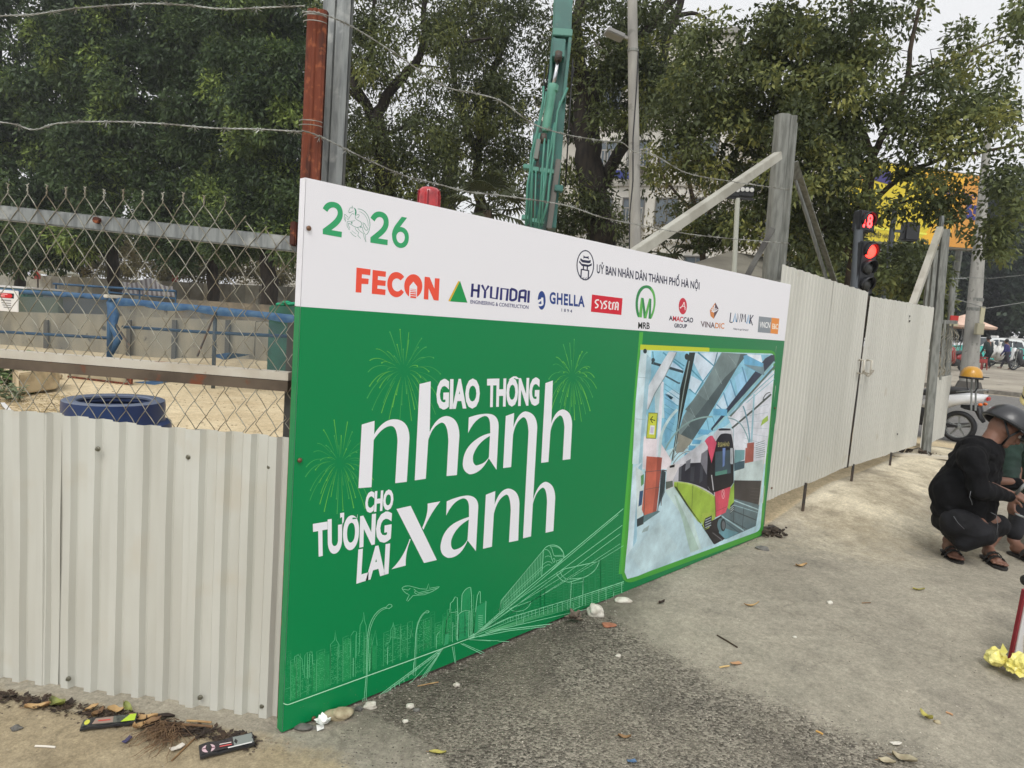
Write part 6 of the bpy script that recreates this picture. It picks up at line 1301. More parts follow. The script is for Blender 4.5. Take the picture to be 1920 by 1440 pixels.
tree('tree', 'big dark-trunked forked tree right of the excavator arm', [([(1130, 500, 13), (1122, 420, 13), (1108, 320, 13), (1098, 230, 13), (1100, 160, 13)], .30, .24),
      ([(1100, 165, 13), (1085, 110, 13), (1080, 50, 13), (1095, -30, 13), (1090, -110, 13)], .17, .08), ([(1104, 160, 13), (1140, 130, 13), (1175, 95, 13), (1215, 55, 13), (1260, 0, 13), (1300, -70, 13)], .14, .06), ([(1130, 350, 13), (1160, 290, 12.8), (1200, 230, 12.8), (1232, 170, 12.8), (1250, 80, 12.8), (1275, 10, 12.8), (1290, -60, 12.8)], .13, .06), ([(1105, 330, 13), (1080, 260, 13), (1068, 230, 13)], .06, .02), ([(1270, 30, 12.8), (1300, 25, 12.8), (1325, 35, 12.8)], .05, .02), ([(1178, 260, 12.9), (1170, 220, 13), (1150, 240, 13)], .07, .03)],
     [(1130, 90, 110, 120, 13, 1.2, 50), (1220, 100, 90, 90, 12.8, 1, 34), (1180, 190, 70, 60, 13, 1, 14), (1075, 380, 50, 60, 13, .8, 24), (1140, 430, 40, 40, 13.3, .8, 8), (1060, 190, 50, 80, 13.4, .8, 16), (1200, -100, 220, 90, 13, 1.4, 40), (1190, 320, 40, 30, 13.2, .8, 3)], .42, 170, (.12, .044), LM2, 18, twig=1, tr=.013)
# broad-leaved tree at the right
tree('tree', 'spreading broad-leaved olive-green tree on the right, in front of the yellow billboard', [([(1590, 600, 9.6), (1600, 500, 9.6), (1612, 420, 9.6), (1628, 340, 9.5), (1636, 295, 9.5)], .10, .07),
      ([(1636, 295, 9.5), (1610, 230, 9.4), (1590, 150, 9.4), (1600, 60, 9.3), (1590, -40, 9.3)], .055, .02), ([(1636, 295, 9.5), (1665, 235, 9.3), (1700, 150, 9.2), (1712, 60, 9.2), (1740, -30, 9.2)], .05, .02), ([(1620, 400, 9.5), (1680, 340, 9.2), (1760, 300, 9.0), (1840, 285, 8.8), (1920, 270, 8.8)], .04, .015), ([(1640, 420, 9.6), (1690, 380, 9.3), (1760, 370, 9.1)], .03, .01),
      ([(1600, 480, 9.6), (1500, 380, 9.6), (1420, 280, 9.6), (1360, 180, 9.7)], .05, .015), ([(1480, 360, 9.6), (1400, 330, 9.8), (1300, 300, 10)], .03, .012), ([(1430, 290, 9.6), (1450, 180, 9.4), (1440, 60, 9.3)], .03, .012), ([(1700, 150, 9.2), (1790, 110, 9.1), (1880, 70, 9)], .03, .01)],
     [(1420, 120, 150, 110, 9.4, .9, 110), (1370, 260, 110, 90, 9.7, .8, 62), (1550, 130, 130, 130, 9.2, .9, 92), (1700, 90, 140, 100, 9.1, .8, 28), (1530, 300, 100, 90, 9.3, .8, 76), (1540, 430, 70, 60, 9.6, .6, 40), (1680, 230, 110, 60, 9.0, .6, 30), (1830, 230, 90, 60, 8.8, .7, 24), (1830, 150, 80, 70, 8.9, .7, 14), (1690, 510, 70, 40, 9.4, .5, 22), (1760, 375, 70, 20, 8.9, .4, 7), (1898, 350, 35, 50, 8.8, .5, 13), (1280, 200, 60, 60, 10, .6, 18), (1240, 300, 40, 40, 10.2, .6, 8), (1440, 400, 70, 60, 9.8, .6, 30), (1600, -120, 300, 90, 9.3, 1, 90), (1330, 420, 70, 40, 10.2, .6, 22), (1860, 450, 40, 40, 8.9, .4, 12), (1720, 320, 90, 30, 9.0, .4, 10), (1670, 385, 50, 35, 9, .3, 6), (1770, 400, 40, 25, 8.9, .3, 4), (1905, 60, 30, 60, 8.8, .5, 8)],
     .25, 100, (.085, .046), LM3, 19, bark=BARK2, twig=1, tr=.005, wig=.16)
tree('tree', 'thin-leaved tree with many bare brown twigs behind the slanting brace', [([(1320, 560, 12), (1315, 460, 12), (1300, 380, 12), (1280, 280, 12)], .07, .03), ([(1312, 440, 12), (1350, 360, 12), (1400, 280, 12), (1430, 200, 12)], .04, .015), ([(1305, 400, 12), (1250, 340, 12), (1230, 280, 12)], .03, .012)],
     [(1310, 340, 90, 80, 12, .8, 34), (1400, 330, 90, 90, 12, .8, 46), (1240, 440, 50, 30, 12, .6, 10), (1400, 450, 80, 50, 12.2, .6, 30)], .32, 40, (.09, .035), LM5, 20, bark=BARK2, twig=1, tr=.006, wig=.3)
# distant dark trees at the right
GF = 'dark distant trees at the right edge'
for i, (lab, px, base, top, w, d) in enumerate((('dark distant tree behind the umbrella stall, near the gate post', 1770, 640, 400, 80, 58), ('tall dark distant tree behind the teal taxi', 1880, 640, 370, 90, 62), ('dark distant tree at the right edge, partly out of frame', 1985, 650, 350, 100, 55), ('dark distant tree low behind the street pole', 1815, 640, 470, 70, 70))):
    tree('tree', lab, [([(px, base, d), (px + 6, (base + top) / 2, d), (px, top + 40, d)], .5, .15)], [(px, (base + top) / 2 - 10, w, (base - top) / 2 * .95, d, 5, 200), (px + 10, top + 20, w * .7, 50, d, 4, 60)], 1.5, 120, (.5, .3), LM4, 30 + i, group=GF, twig=.15, tr=.04)
for i, (lab, px, base, top, w, d) in enumerate((('bushy dark green tree behind the metal gate, under the traffic light', 1560, 620, 470, 90, 16), ('bushy dark green tree behind the far end of the gate', 1690, 640, 470, 80, 17))):
    tree('tree', lab, [([(px, base, d), (px, top + 60, d)], .12, .05)], [(px, (base + top) / 2, w, (base - top) / 2, d, 1.2, 90)], .5, 150, (.2, .1), LM2, 50 + i, twig=.3)
# palms: fans of folded blades
def palm(label, px, py, d, n, L, seed, toz=0):
    r = random.Random(seed); c = at(px, py, d); foot = Vector((c.x, c.y, G(c.x, c.y))); t = thing('palm', label, 'palm', foot); m = MB(); m.tube([foot, c], [.12, .08], 8); m.build('trunk', BARK2, t)
    mt = leafmat('palm_leaf', [S(74, 80, 54, .8), S(110, 114, 84, .8)]) if 'palm_leaf' not in bpy.data.materials else bpy.data.materials['palm_leaf']
    for i in range(n):
        a = 6.283 * i / n + r.uniform(-.3, .3); el = r.uniform(-.3, 1.0); d_ = Vector((math.cos(a) * math.cos(el), math.sin(a) * math.cos(el), math.sin(el))); h = c + d_ * L * .6; m = MB(); m.tube([c, h], .012, 4)
        s_ = d_.cross(Vector((0, 0, 1))).normalized(); u = s_.cross(d_)
        for k in range(13):
            g = (k - 6) * .24; v = (d_ * math.cos(g) + s_ * math.sin(g)); w = s_ * math.cos(g) - d_ * math.sin(g); tip = h + v * L * .55 - Vector((0, 0, .18)) * L; mid = h + v * L * .32
            m.add([h, mid + w * .03, tip, mid - w * .03, mid + u * .015], [(0, 1, 4), (1, 2, 4), (2, 3, 4), (3, 0, 4)])
        m.build('frond', mt, t)
palm('fan palm with grey-green fronds just left of the excavator arm', 915, 395, 12, 12, .75, 1); palm('small fan palm behind the foot of the slanting brace', 1262, 478, 11, 9, .6, 2)
# ================================================================ pale buildings behind the trees
WALLM = M('pale_wall', S(226, 222, 212, .95), .8, col2=S(206, 202, 192, .95), scale=.5, col3=S(190, 186, 176, .95), scale3=.9)
GLS = M('window_glass', S(92, 104, 112, .8), .15, spec=.8); FRM = M('window_frame', S(120, 118, 112, .8), .6)
def building(label, px0, px1, pytop, d, cols, seed, storey=3.2, balc=()):
    a, e = at(px0, 560, d), at(px1, 560, d * .93); u = Vector((e.x - a.x, e.y - a.y, 0)); W_ = u.length; u.normalize(); nn = Vector((-u.y, u.x, 0)); nn = nn if nn.dot(sf) > 0 else -nn
    zt = at((px0 + px1) / 2, pytop, d).z; t = thing('apartment_building', label, 'building', (a.x, a.y, G(a.x, a.y))); g = G(a.x, a.y) - .2
    Ru = Matrix((u, -nn, Vector((0, 0, 1)))).transposed(); cc = Vector(((a.x + e.x) / 2, (a.y + e.y) / 2, 0)) - nn * 3.5
    m = MB(); m.box((cc.x, cc.y, (zt + g) / 2), (W_, 7, zt - g), Ru); m.build('wall', WALLM, t)
    m = MB(); m.box((cc.x, cc.y, zt + .15), (W_ + .5, 7.5, .3), Ru); m.build('roof', M('roof_grey', S(150, 148, 142, .85), .8), t)
    r = random.Random(seed); ns = int((zt - g) / storey); step = W_ / cols
    for j in range(ns):
        z = g + storey * (j + .5); q = Vector((a.x, a.y, 0)) + u * W_ / 2; m = MB(); m.box((q.x + nn.x * .06, q.y + nn.y * .06, g + storey * (j + 1) - .1), (W_ + .1, .16, .16), Ru); m.build('floor_band', M('band', S(196, 192, 182, .9), .8), t)
        for i in range(cols):
            c = Vector((a.x, a.y, z)) + u * step * (i + .5); f_ = MB()
            for sx_, sz, w_, h_ in ((-.62, 0, .08, 1.5), (.62, 0, .08, 1.5), (0, .75, 1.32, .08), (0, -.75, 1.32, .08), (0, 0, .05, 1.5)):
                f_.box(c + u * sx_ + Vector((0, 0, sz)) + nn * .04, (w_, .1, h_), Ru)
            wf = f_.build('window', FRM, t); m = MB(); m.box(c + nn * .012, (1.2, .02, 1.44), Ru); m.build('pane', GLS, wf)
            if (i in balc) or r.random() < .25:
                m = MB(); m.box(c + nn * .55 + Vector((0, 0, -.95)), (step * .8, 1.1, .12), Ru)
                for k in range(9): m.box(c + nn * 1.05 + u * (step * .39 * (k - 4) / 4) + Vector((0, 0, -.45)), (.04, .04, .9), Ru)
                m.box(c + nn * 1.05 + Vector((0, 0, .02)), (step * .8, .06, .06), Ru); o = m.build('balcony', M('balcony', S(176, 172, 164, .85), .7), t); o['kind'] = 'stuff'
    return t, a, u, nn, Ru
building('pale apartment building behind the forked tree and lamp pole', 1085, 1330, 110, 40, 4, 1, balc=(1,))
building('lower pale building seen through the right tree, beside the big post', 1335, 1560, 260, 44, 4, 2)
building('pale building sliver between the excavator arm and the utility post', 985, 1040, 210, 46, 1, 3)
t, a, u, nn, Ru = building('far pale building low behind the site trees at the left', 440, 600, 470, 62, 5, 4)
# blue awning and dark outside stair on the pale building
q = at(1165, 335, 36); t = thing('blue_awning', 'small dark blue awning on the pale building, left of the lamp pole', 'awning', q); m = MB(); m.prism([q - sr * .8, q + sr * .8, q + sr * .8 + Vector((0, 0, .5)) - sf * .5, q - sr * .8 + Vector((0, 0, .5)) - sf * .5], Vector((0, 0, .05))); m.build('cloth', M('navy_cloth', S(34, 44, 110, .9), .8), t)
t = thing('outside_stair', 'dark steel outside stair in front of the pale building, right of the lamp pole', 'stair', at(1285, 310, 34))
for i in range(7): m = MB(); m.box(at(1278 + i * 1.5, 282 + i * 5.2, 34), (.75 - .02 * i, .3, .05), R_); m.build('step', BK, t)
for px in (1270, 1300): m = MB(); m.bar(at(px, 274, 34), at(px + 12, 330, 34), .05, .05); m.build('stringer', BK, t)
m = MB(); m.box(at(1300, 277, 34), (1.4, .8, .08), R_); m.build('landing', BK, t)
for px in (1290, 1304, 1316): m = MB(); m.bar(at(px, 250, 34), at(px, 277, 34), .05, .05); m.build('baluster', BK, t)
# ================================================================ street side at the right
# traffic light
TD = 8.3
t, a, foot = pole('traffic_light', 'traffic light showing red, on a grey pole behind the metal gate', 'traffic light', 1612, 396, 1602, 560, TD, .055, .055, M('signal_pole', S(84, 90, 96, .85), .5, .2))
FD = (sr * .30 + sf * .95).normalized(); FS = Vector((-FD.y, FD.x, 0)); RT = Matrix((FS, -FD, Vector((0, 0, 1)))).transposed()
hb = M('signal_black', S(40, 42, 46, .9), .45)
RED = M('red_lens_lit', S(200, 20, 20), .3, emit=(1, .03, .02, 1), est=5); OFF = M('lens_dark', S(60, 62, 60, .8), .15)
def lens(c, rad, mat, name='lens'):
    rad *= .81; m = MB(); m.lathe([(rad, 0), (rad * .9, .02), (rad * .5, .035), (0, .04)], c, 22, FD.to_track_quat('Z', 'Y').to_matrix()); m.build(name, mat, t, True)
def visor(c, rad, ln, name='visor'):
    m = MB(); n = 16; rad *= .81; ln *= .81
    for k, L in ((0, 0), (1, 1)):
        for i in range(n + 1):
            an = math.radians(-35 + 250 * i / n); up_ = (math.sin(an) + .6) / 1.6
            q = c + FS * math.cos(an) * rad * (1 - .05 * k) + Vector((0, 0, math.sin(an) * rad * (1 - .05 * k))) + FD * L * ln * .62 * (.4 + .6 * max(0, up_)); m.v.append(tuple(q))
    for i in range(n): m.f.append((i, i + 1, n + 2 + i, n + 1 + i))
    o = m.build(name, hb, t, True); md = o.modifiers.new('s', 'SOLIDIFY'); md.thickness = .006
c1 = at(1622, 415, TD) - FD * .02; m = MB(); m.box(c1, (.25, .13, .25), RT); m.build('countdown_box', hb, t, bevel=.015)
visor(at(1622, 414, TD) + FD * .045, .125, .17); p1 = c1 + FD * .068
p = Print(lambda x, y, k: p1 + FS * x + Vector((0, 0, y)) + FD * (.001 * k))
p.text('18', (-.07, .075), (.07, .075), (.07, -.075), (-.07, -.075), (1, .05, .04, 1), .03)
me_ = p.build('digits', M('red_digits', S(255, 60, 60), emit=(1, .04, .04, 1), est=5), t)
hd_ = [(1629, 474, RED), (1627, 506, OFF), (1625, 535, OFF)]
ct = at(1621, 503, TD) - FD * .02; m = MB(); m.box(ct, (.26, .14, .65), RT); m.build('signal_head', hb, t, bevel=.02)
for i, mt in enumerate((RED, OFF, OFF)):
    c = ct + Vector((0, 0, .205 - i * .205)) + FD * .072; lens(c, .105, mt); visor(c, .118, .20)
for zz in (.3, -.3): m = MB(); m.bar(ct + Vector((0, 0, zz)), Vector((foot.x + (a - foot).x * .9, foot.y, ct.z + zz)), .03, .03); m.build('bracket', hb, t)
# second, small dark signal head among the leaves (seen from behind)
q = at(1706, 435, 13); t2 = thing('traffic_light', 'small dark signal head seen from behind among the leaves, in front of the billboard', 'traffic light', (q.x, q.y, G(q.x, q.y)))
m = MB(); m.box(q, (.30, .2, .36), R_); m.build('signal_head', hb, t2, bevel=.03); m = MB(); m.tube([Vector((q.x, q.y, G(q.x, q.y))) - sr * .35, q - sr * .35 + Vector((0, 0, .6))], .05, 8); m.bar(q - sr * .35, q, .05, .05); m.build('pole', MATS['signal_pole'], t2)
# yellow billboard
BD = 26; t = thing('billboard', 'large yellow and orange billboard with blue digits behind the right tree', 'billboard', at(1720, 600, BD))
BM_ = [S(232, 210, 52, .8), S(230, 162, 70, .8)]
tl, tr_, br, bl = at(1586, 292, BD), at(1848, 330, BD - 1), at(1843, 470, BD - 1), at(1596, 452, BD)
bn_ = (tr_ - tl).cross(bl - tl).normalized(); bn_ = bn_ if bn_.dot(CP - tl) > 0 else -bn_
m = MB(); m.prism([tl, tr_, br, bl], -bn_ * .3); m.build('panel', M('billboard_frame', S(120, 116, 100, .8), .6), t)
def bil(x, y, k):
    x = (x - 1586) / 262; y_ = (y - 300) / 160; top = tl.lerp(tr_, x); bot = bl.lerp(br, x); return top.lerp(bot, y_) + bn_ * (.01 + .002 * k)
p = Print(bil); p.poly([(1588, 303), (1846, 303), (1846, 457), (1588, 457)], BM_[0]); p.poly([(1730, 303), (1846, 303), (1846, 457), (1718, 457), (1760, 400)], S(240, 184, 50, .9)); p.poly([(1812, 303), (1846, 303), (1846, 457), (1780, 457)], BM_[1])
p.poly([(1588, 428), (1740, 433), (1738, 437), (1588, 432)], S(240, 236, 90, .9)); p.poly([(1596, 320), (1618, 322), (1618, 342), (1596, 340)], S(226, 110, 70, .9)); p.poly([(1640, 315), (1672, 318), (1672, 345), (1640, 340)], S(66, 60, 120, .9))
p.text('- DOANH NGHIỆP HÀNG ĐẦU KHU VỰC ĐÔNG', (1592, 438), (1742, 446), (1742, 454), (1592, 447), S(70, 66, 40), .02)
p.text('55', (1813, 366), (1840, 369), (1838, 396), (1811, 392), S(52, 54, 120), .06); p.text('BAO CAO', (1772, 340), (1832, 344), (1832, 354), (1772, 350), S(60, 50, 90), .03)
p.build('billboard_face', INK, t)
for x in (1625, 1800): q = at(x, 460, BD + .3); m = MB(); m.tube([Vector((q.x, q.y, G(q.x, q.y) - .1)), q], .12, 8); m.build('leg', GALD, t)
# street pole with boxes
t, a, foot = pole('street_pole', 'grey tapering street pole with a small meter box, on the far pavement', 'street pole', 1852, 250, 1816, 716, 20.5, .10, .26, LPM)
d_ = 20.5
for (px, py, w, h) in ((1831, 502, 30, 5), (1829, 520, 30, 4)): m = MB(); c = at(px - 2, py + 60, d_); r_ = .26 - .16 * (c.z - foot.z) / (a.z - foot.z); m.tube([c - Vector((0, 0, .05)), c + Vector((0, 0, .05))], r_ + .015, 12); m.build('band', GALD, t)
m = MB(); m.box(at(1836, 617, 20.1), (.22, .14, .34), R_); m.build('meter_box', M('meter_box', S(176, 170, 144, .85), .6), t, bevel=.01)
m = MB(); m.box(at(1841, 592, 20.3), (.13, .05, .55), R_); m.build('notice_board', M('notice', S(196, 190, 158, .85), .6), t)
m = MB(); m.lathe([(.45, 0), (.42, .06), (.34, .3), (.3, .42)], foot, 8); m.build('base', M('dark_base', S(96, 92, 86, .8), .8), t)
t, a, foot = pole('sign_pole', 'thin grey pole with a cross bar and a small red sign, right of the gate', 'sign pole', 1786, 530, 1773, 760, 13.5, .055, .06, GALD)
m = MB(); m.bar(at(1781, 522, 13.5), at(1812, 522, 13.5), .02, .02); m.build('cross_bar', GAL, t); m = MB(); m.tube([a, a + Vector((0, 0, .1))], .02, 6); m.build('tip', GAL, t)
m = MB(); m.box(at(1789, 598, 13.3), (.16, .02, .13), R_); m.build('red_plate', M('red_plate', S(196, 50, 44, .9), .5), t); m = MB(); m.box(at(1788, 609, 13.3), (.16, .02, .05), R_); m.build('pale_plate', MATS['notice'], t)
# overhead cables
for lab, l, rr in (('thin cable sagging from the gate post past the street pole', [(1740, 535, 14), (1790, 560, 16), (1850, 578, 19), (1925, 566, 22)], .012), ('slack overhead cable crossing the dark trees at the right edge', [(1800, 520, 20), (1860, 522, 20), (1925, 515, 20)], .008)):
    t = thing('cable', lab, 'cable', at(*l[0])); m = MB(); m.tube([at(*q) for q in l], rr, 5); m.build('wire', GALD, t)
# umbrella stall
t = parasol('wide pale pink umbrella of the street stall beside the street pole', 1806, 611, 36, 1.55, .62, M('stall_canopy', S(222, 192, 172, .95), .8, col2=S(206, 170, 150, .95), scale=1))
# ---- car
def car(label, c, heading, col_b, col_r, glass):
    t = thing('taxi', label, 'car', c); u = Vector((math.cos(heading), math.sin(heading), 0)); s_ = Vector((-u.y, u.x, 0)); z = Vector((0, 0, 1)); o0 = Vector(c)
    def body(prof, hw, name, mat, inset=.0):
        m = MB(); n = len(prof)
        for k, (w, sc) in enumerate(((-hw, .97), (-hw * .93, 1), (hw * .93, 1), (hw, .97))):
            for x, y in prof: m.v.append(tuple(o0 + u * x + z * y + s_ * (w if y < .95 or not inset else w * (1 - inset * (y - .95)))))
        for k in range(3):
            for i in range(n): m.f.append((k * n + i, k * n + (i + 1) % n, (k + 1) * n + (i + 1) % n, (k + 1) * n + i))
        m.f.append(tuple(range(n - 1, -1, -1))); m.f.append(tuple(3 * n + i for i in range(n))); return m.build(name, mat, t, auto=30, bevel=.02)
    body([(-2.1, .30), (-2.15, .75), (-2.05, .98), (-1.9, 1.02), (.8, 1.0), (1.6, .92), (2.05, .8), (2.15, .55), (2.1, .28), (1.7, .22), (-1.7, .22)], .88, 'body', col_b)
    body([(-2.0, 1.0), (-1.85, 1.38), (-1.6, 1.52), (-.2, 1.56), (.3, 1.50), (1.05, 1.0)], .80, 'roof', col_r, .25)
    for sd_ in (-1, 1):
        for k, w in enumerate(([(-1.75, 1.05), (-1.6, 1.38), (-1.0, 1.42), (-1.0, 1.05)], [(-.92, 1.05), (-.92, 1.42), (-.1, 1.44), (-.1, 1.05)], [(-.02, 1.05), (-.02, 1.44), (.22, 1.42), (.85, 1.05)])):
            m = MB(); m.prism([o0 + u * x + z * y + s_ * sd_ * (.80 * (1 - .25 * (y - .95)) + .004) for x, y in w], s_ * sd_ * .012); m.build('window', glass, t)
        for x in (-1.3, 1.35):
            cc = o0 + u * x + z * .33 + s_ * sd_ * .80; Rw = s_.to_track_quat('Z', 'Y').to_matrix(); m = MB(); m.lathe([(.2, -.1), (.31, -.1), (.33, -.07), (.33, .07), (.31, .1), (.2, .1)], cc, 20, Rw); w_ = m.build('wheel', BK, t, auto=30)
            m = MB(); m.lathe([(0, -.09), (.2, -.08), (.2, .08), (0, .09)], cc, 14, Rw); m.build('rim', GAL, w_)
        for x, mt, nm in ((-2.1, 'car_red', 'tail_light'), (2.08, 'lens_pale', 'headlight')):
            m = MB(); m.box(o0 + u * x + z * (.85 if x < 0 else .68) + s_ * sd_ * .68, (.12, .22, .14), Matrix.Rotation(heading, 3, 'Z')); m.build(nm, M('car_red', S(190, 30, 30), .3) if x < 0 else MATS['lens_pale'], t, bevel=.02)
    m = MB(); m.prism([o0 + u * x + z * y - s_ * .62 for x, y in ((.34, 1.48), (1.02, 1.04), (1.05, 1.06), (.37, 1.5))], s_ * 1.24); m.build('windscreen', glass, t)
    m = MB(); m.box(o0 + u * -.4 + z * 1.63, (.14, .5, .12), Matrix.Rotation(heading, 3, 'Z')); m.build('roof_sign', sgm, t, bevel=.02); return t
CG = M('car_glass', S(40, 52, 58, .9), .12, spec=.8); hd0 = math.atan2(-sr.y, -sr.x)
def gnd(px, py, d): q = at(px, py, d); return Vector((q.x, q.y, G(q.x, q.y) + (.11 if kd(q.x, q.y) > .1 else 0)))
car('teal and white taxi parked beyond the far pavement, behind the walking people', gnd(1850, 660, 41), hd0 + .12, M('taxi_teal', S(64, 190, 178, .95), .3, coat=.4), M('taxi_white', S(224, 228, 228, .95), .35, coat=.3), CG)
car('pale car behind the teal taxi, only its roof showing', gnd(1888, 655, 47), hd0 + .05, M('car_grey', S(190, 190, 188, .9), .4), M('car_grey2', S(206, 206, 204, .9), .4), CG)['category'] = 'car'
car('dark car at the right edge behind the parked motorbike', gnd(1945, 660, 43), hd0 + .3, M('car_dark', S(58, 62, 64, .9), .35), MATS['car_dark'], CG)
# ---- motorbikes
def motorbike(label, c, heading, colw, group=None, plate=True, name='motorbike'):
    u = Vector((math.cos(heading), math.sin(heading), 0)); s_ = Vector((-u.y, u.x, 0)); z = Vector((0, 0, 1)); o = Vector(c); t = thing(name, label, 'motorbike', c, group)
    P = lambda x, y, zz: o + u * x + s_ * y + z * (zz if zz < .4 else .4 + (zz - .4) * 1.22)
    BLK = MATS['black_paint']; Rw = s_.to_track_quat('Z', 'Y').to_matrix()
    for x in (-.62, .62):
        m = MB(); pr = [(.205 + .045 * (1 - math.cos(q)) * 1.0, .05 * math.sin(q) * -1) for q in [math.pi * 2 * i / 12 for i in range(13)]]
        m.lathe([(.20, -.035), (.235, -.05), (.27, -.035), (.28, 0), (.27, .035), (.235, .05), (.20, .035), (.20, -.035)], P(x, 0, .28), 28, Rw); m.f = [f for f in m.f if len(f) == 4]; w = m.build('wheel', BLK, t, True)
        m = MB(); m.lathe([(.185, -.025), (.205, -.03), (.205, .03), (.185, .025), (.185, -.025)], P(x, 0, .28), 28, Rw); m.f = [f for f in m.f if len(f) == 4]; m.lathe([(.0, -.05), (.045, -.045), (.045, .045), (0, .05)], P(x, 0, .28), 12, Rw)
        for k in range(5):
            an = 2 * math.pi * k / 5 + .3; v = u * math.cos(an) + z * math.sin(an); m.bar(P(x, 0, .28) + v * .03, P(x, 0, .28) + v * .195, .03, .02, s_)
        m.build('rim', GAL, w)
    def hull(name, prof, hw, mat, taper=.6, bev=.02):
        m = MB(); n = len(prof); cx = sum(q[0] for q in prof) / n; cz = sum(q[1] for q in prof) / n
        for w, k in ((-hw, taper), (-hw * .55, 1), (hw * .55, 1), (hw, taper)):
            for x, y in prof: m.v.append(tuple(P(cx + (x - cx) * k, w, cz + (y - cz) * k)))
        for k in range(3):
            for i in range(n): m.f.append((k * n + i, k * n + (i + 1) % n, (k + 1) * n + (i + 1) % n, (k + 1) * n + i))
        m.f.append(tuple(range(n - 1, -1, -1))); m.f.append(tuple(3 * n + i for i in range(n))); return m.build(name, mat, t, True)
    hull('tail_fairing', [(-.95, .70), (-.98, .80), (-.6, .80), (-.1, .70), (.05, .52), (-.25, .46), (-.55, .60)], .15, colw)
    hull('front_fairing', [(.30, .95), (.48, .98), (.56, .80), (.46, .50), (.30, .30), (.18, .34), (.28, .6)], .17, colw)
    hull('body', [(-.35, .58), (.30, .55), (.34, .30), (.1, .20), (-.3, .24)], .11, BLK)
    hull('seat', [(-.72, .80), (-.70, .87), (-.3, .85), (-.12, .80), (.12, .74), (.1, .68), (-.5, .74)], .14, M('seat_black', S(36, 36, 38), .6))
    hull('rear_fender', [(-.62, .62), (-.92, .64), (-1.0, .42), (-.97, .40), (-.86, .56), (-.62, .58)], .08, BLK)
    m = MB(); m.box(P(-1.0, 0, .745), (.03, .17, .07), Matrix.Rotation(heading, 3, 'Z')); m.build('tail_light', MATS['car_red'], t, bevel=.01)
    for sd_ in (-1, 1):
        m = MB(); m.sphere(P(-.93, sd_ * .15, .66), .035, 10, 8, (1, 1, .8)); m.build('indicator', M('orange_lens', S(230, 110, 40), .3), t, True)
        m = MB(); m.tube([P(.58, sd_ * .07, .85), P(.62, sd_ * .08, .28)], .02, 8); m.build('fork', GAL, t); m = MB(); m.tube([P(.36, sd_ * .05, .98), P(.30, sd_ * .34, 1.02)], .014, 8); m.build('handlebar', BLK, t)
        m = MB(); m.tube([P(.32, sd_ * .28, 1.02), P(.34, sd_ * .32, 1.18)], .006, 6); m.sphere(P(.34, sd_ * .34, 1.22), .055, 10, 8, (.4, 1, .8)); m.build('mirror', BLK, t, True); m = MB(); m.bar(P(-.62, sd_ * .07, .28), P(-.1, sd_ * .07, .32), .03, .04); m.build('swing_arm', BLK, t)
    m = MB(); m.tube([P(.1, -.13, .24), P(-.3, -.15, .24), P(-.85, -.17, .34)], [.02, .04, .05], 12); m.build('exhaust', M('exhaust_grey', S(120, 118, 114, .8), .35, .7), t, True)
    m = MB(); m.tube([P(-.55, .15, .80), P(-.9, .13, .86), P(-.98, 0, .87), P(-.9, -.13, .86), P(-.55, -.15, .80)], .012, 8); m.build('grab_rail', GAL, t, True)
    m = MB(); m.box(P(.52, 0, .9), (.03, .16, .12), Matrix.Rotation(heading, 3, 'Z')); m.build('headlight', MATS['lens_pale'], t, bevel=.01)
    if plate:
        up_ = (z * .94 - u * .34).normalized(); nrm = (-u * .94 - z * .34).normalized(); pc_ = P(-1.03, 0, .58)
        m = MB(); Rp = Matrix((s_, nrm, up_)).transposed(); m.box(pc_, (.19, .006, .15), Rp); pl = m.build('number_plate', M('plate_white', S(206, 212, 224), .4), t)
        pr = Print(lambda x, y, k: pc_ + nrm * (.004 + .0006 * k) - s_ * x + up_ * y)
        pr.text('29-A1', (-.07, .06), (.07, .06), (.07, .01), (-.07, .01), S(50, 60, 120), .03); pr.text('234.17', (-.08, -.005), (.08, -.005), (.08, -.06), (-.08, -.06), S(50, 60, 120), .03)
        pr.build('plate_digits', INK, pl)
    return t
WM = M('bike_white', S(226, 228, 230, .95), .3, coat=.4); RM = M('bike_red', S(150, 40, 40, .9), .35, coat=.3); DM = M('bike_dark', S(54, 56, 62, .9), .35, coat=.3)
gq = ground_at(1793, 829); hb_ = math.atan2(-sr.y, -sr.x) - .85; bx = Vector((gq.x, gq.y, G(gq.x, gq.y))) + Vector((math.cos(hb_), math.sin(hb_), 0)) * .62
motorbike('white motorbike with a white number plate, half hidden by the low metal panel', tuple(bx), hb_, WM)
def bikeat(label, px, d, hh, mt, g_='motorbikes parked on the far pavement'): return motorbike(label, tuple(gnd(px, 680, d)), hh, mt, g_, False)
bikeat('red-bodied motorbike beside the thin sign pole, under the stall umbrella', 1790, 31, hd0 + .5, RM); bikeat('motorbike with white side panels behind the walking people', 1882, 37, hd0 + 2.8, WM); bikeat('dark motorbike cut off by the right edge of the view', 1922, 34, hd0 + .1, DM); bikeat('dark motorbike just left of the street pole, near a sitting person', 1768, 33, hd0 + 1.0, DM)
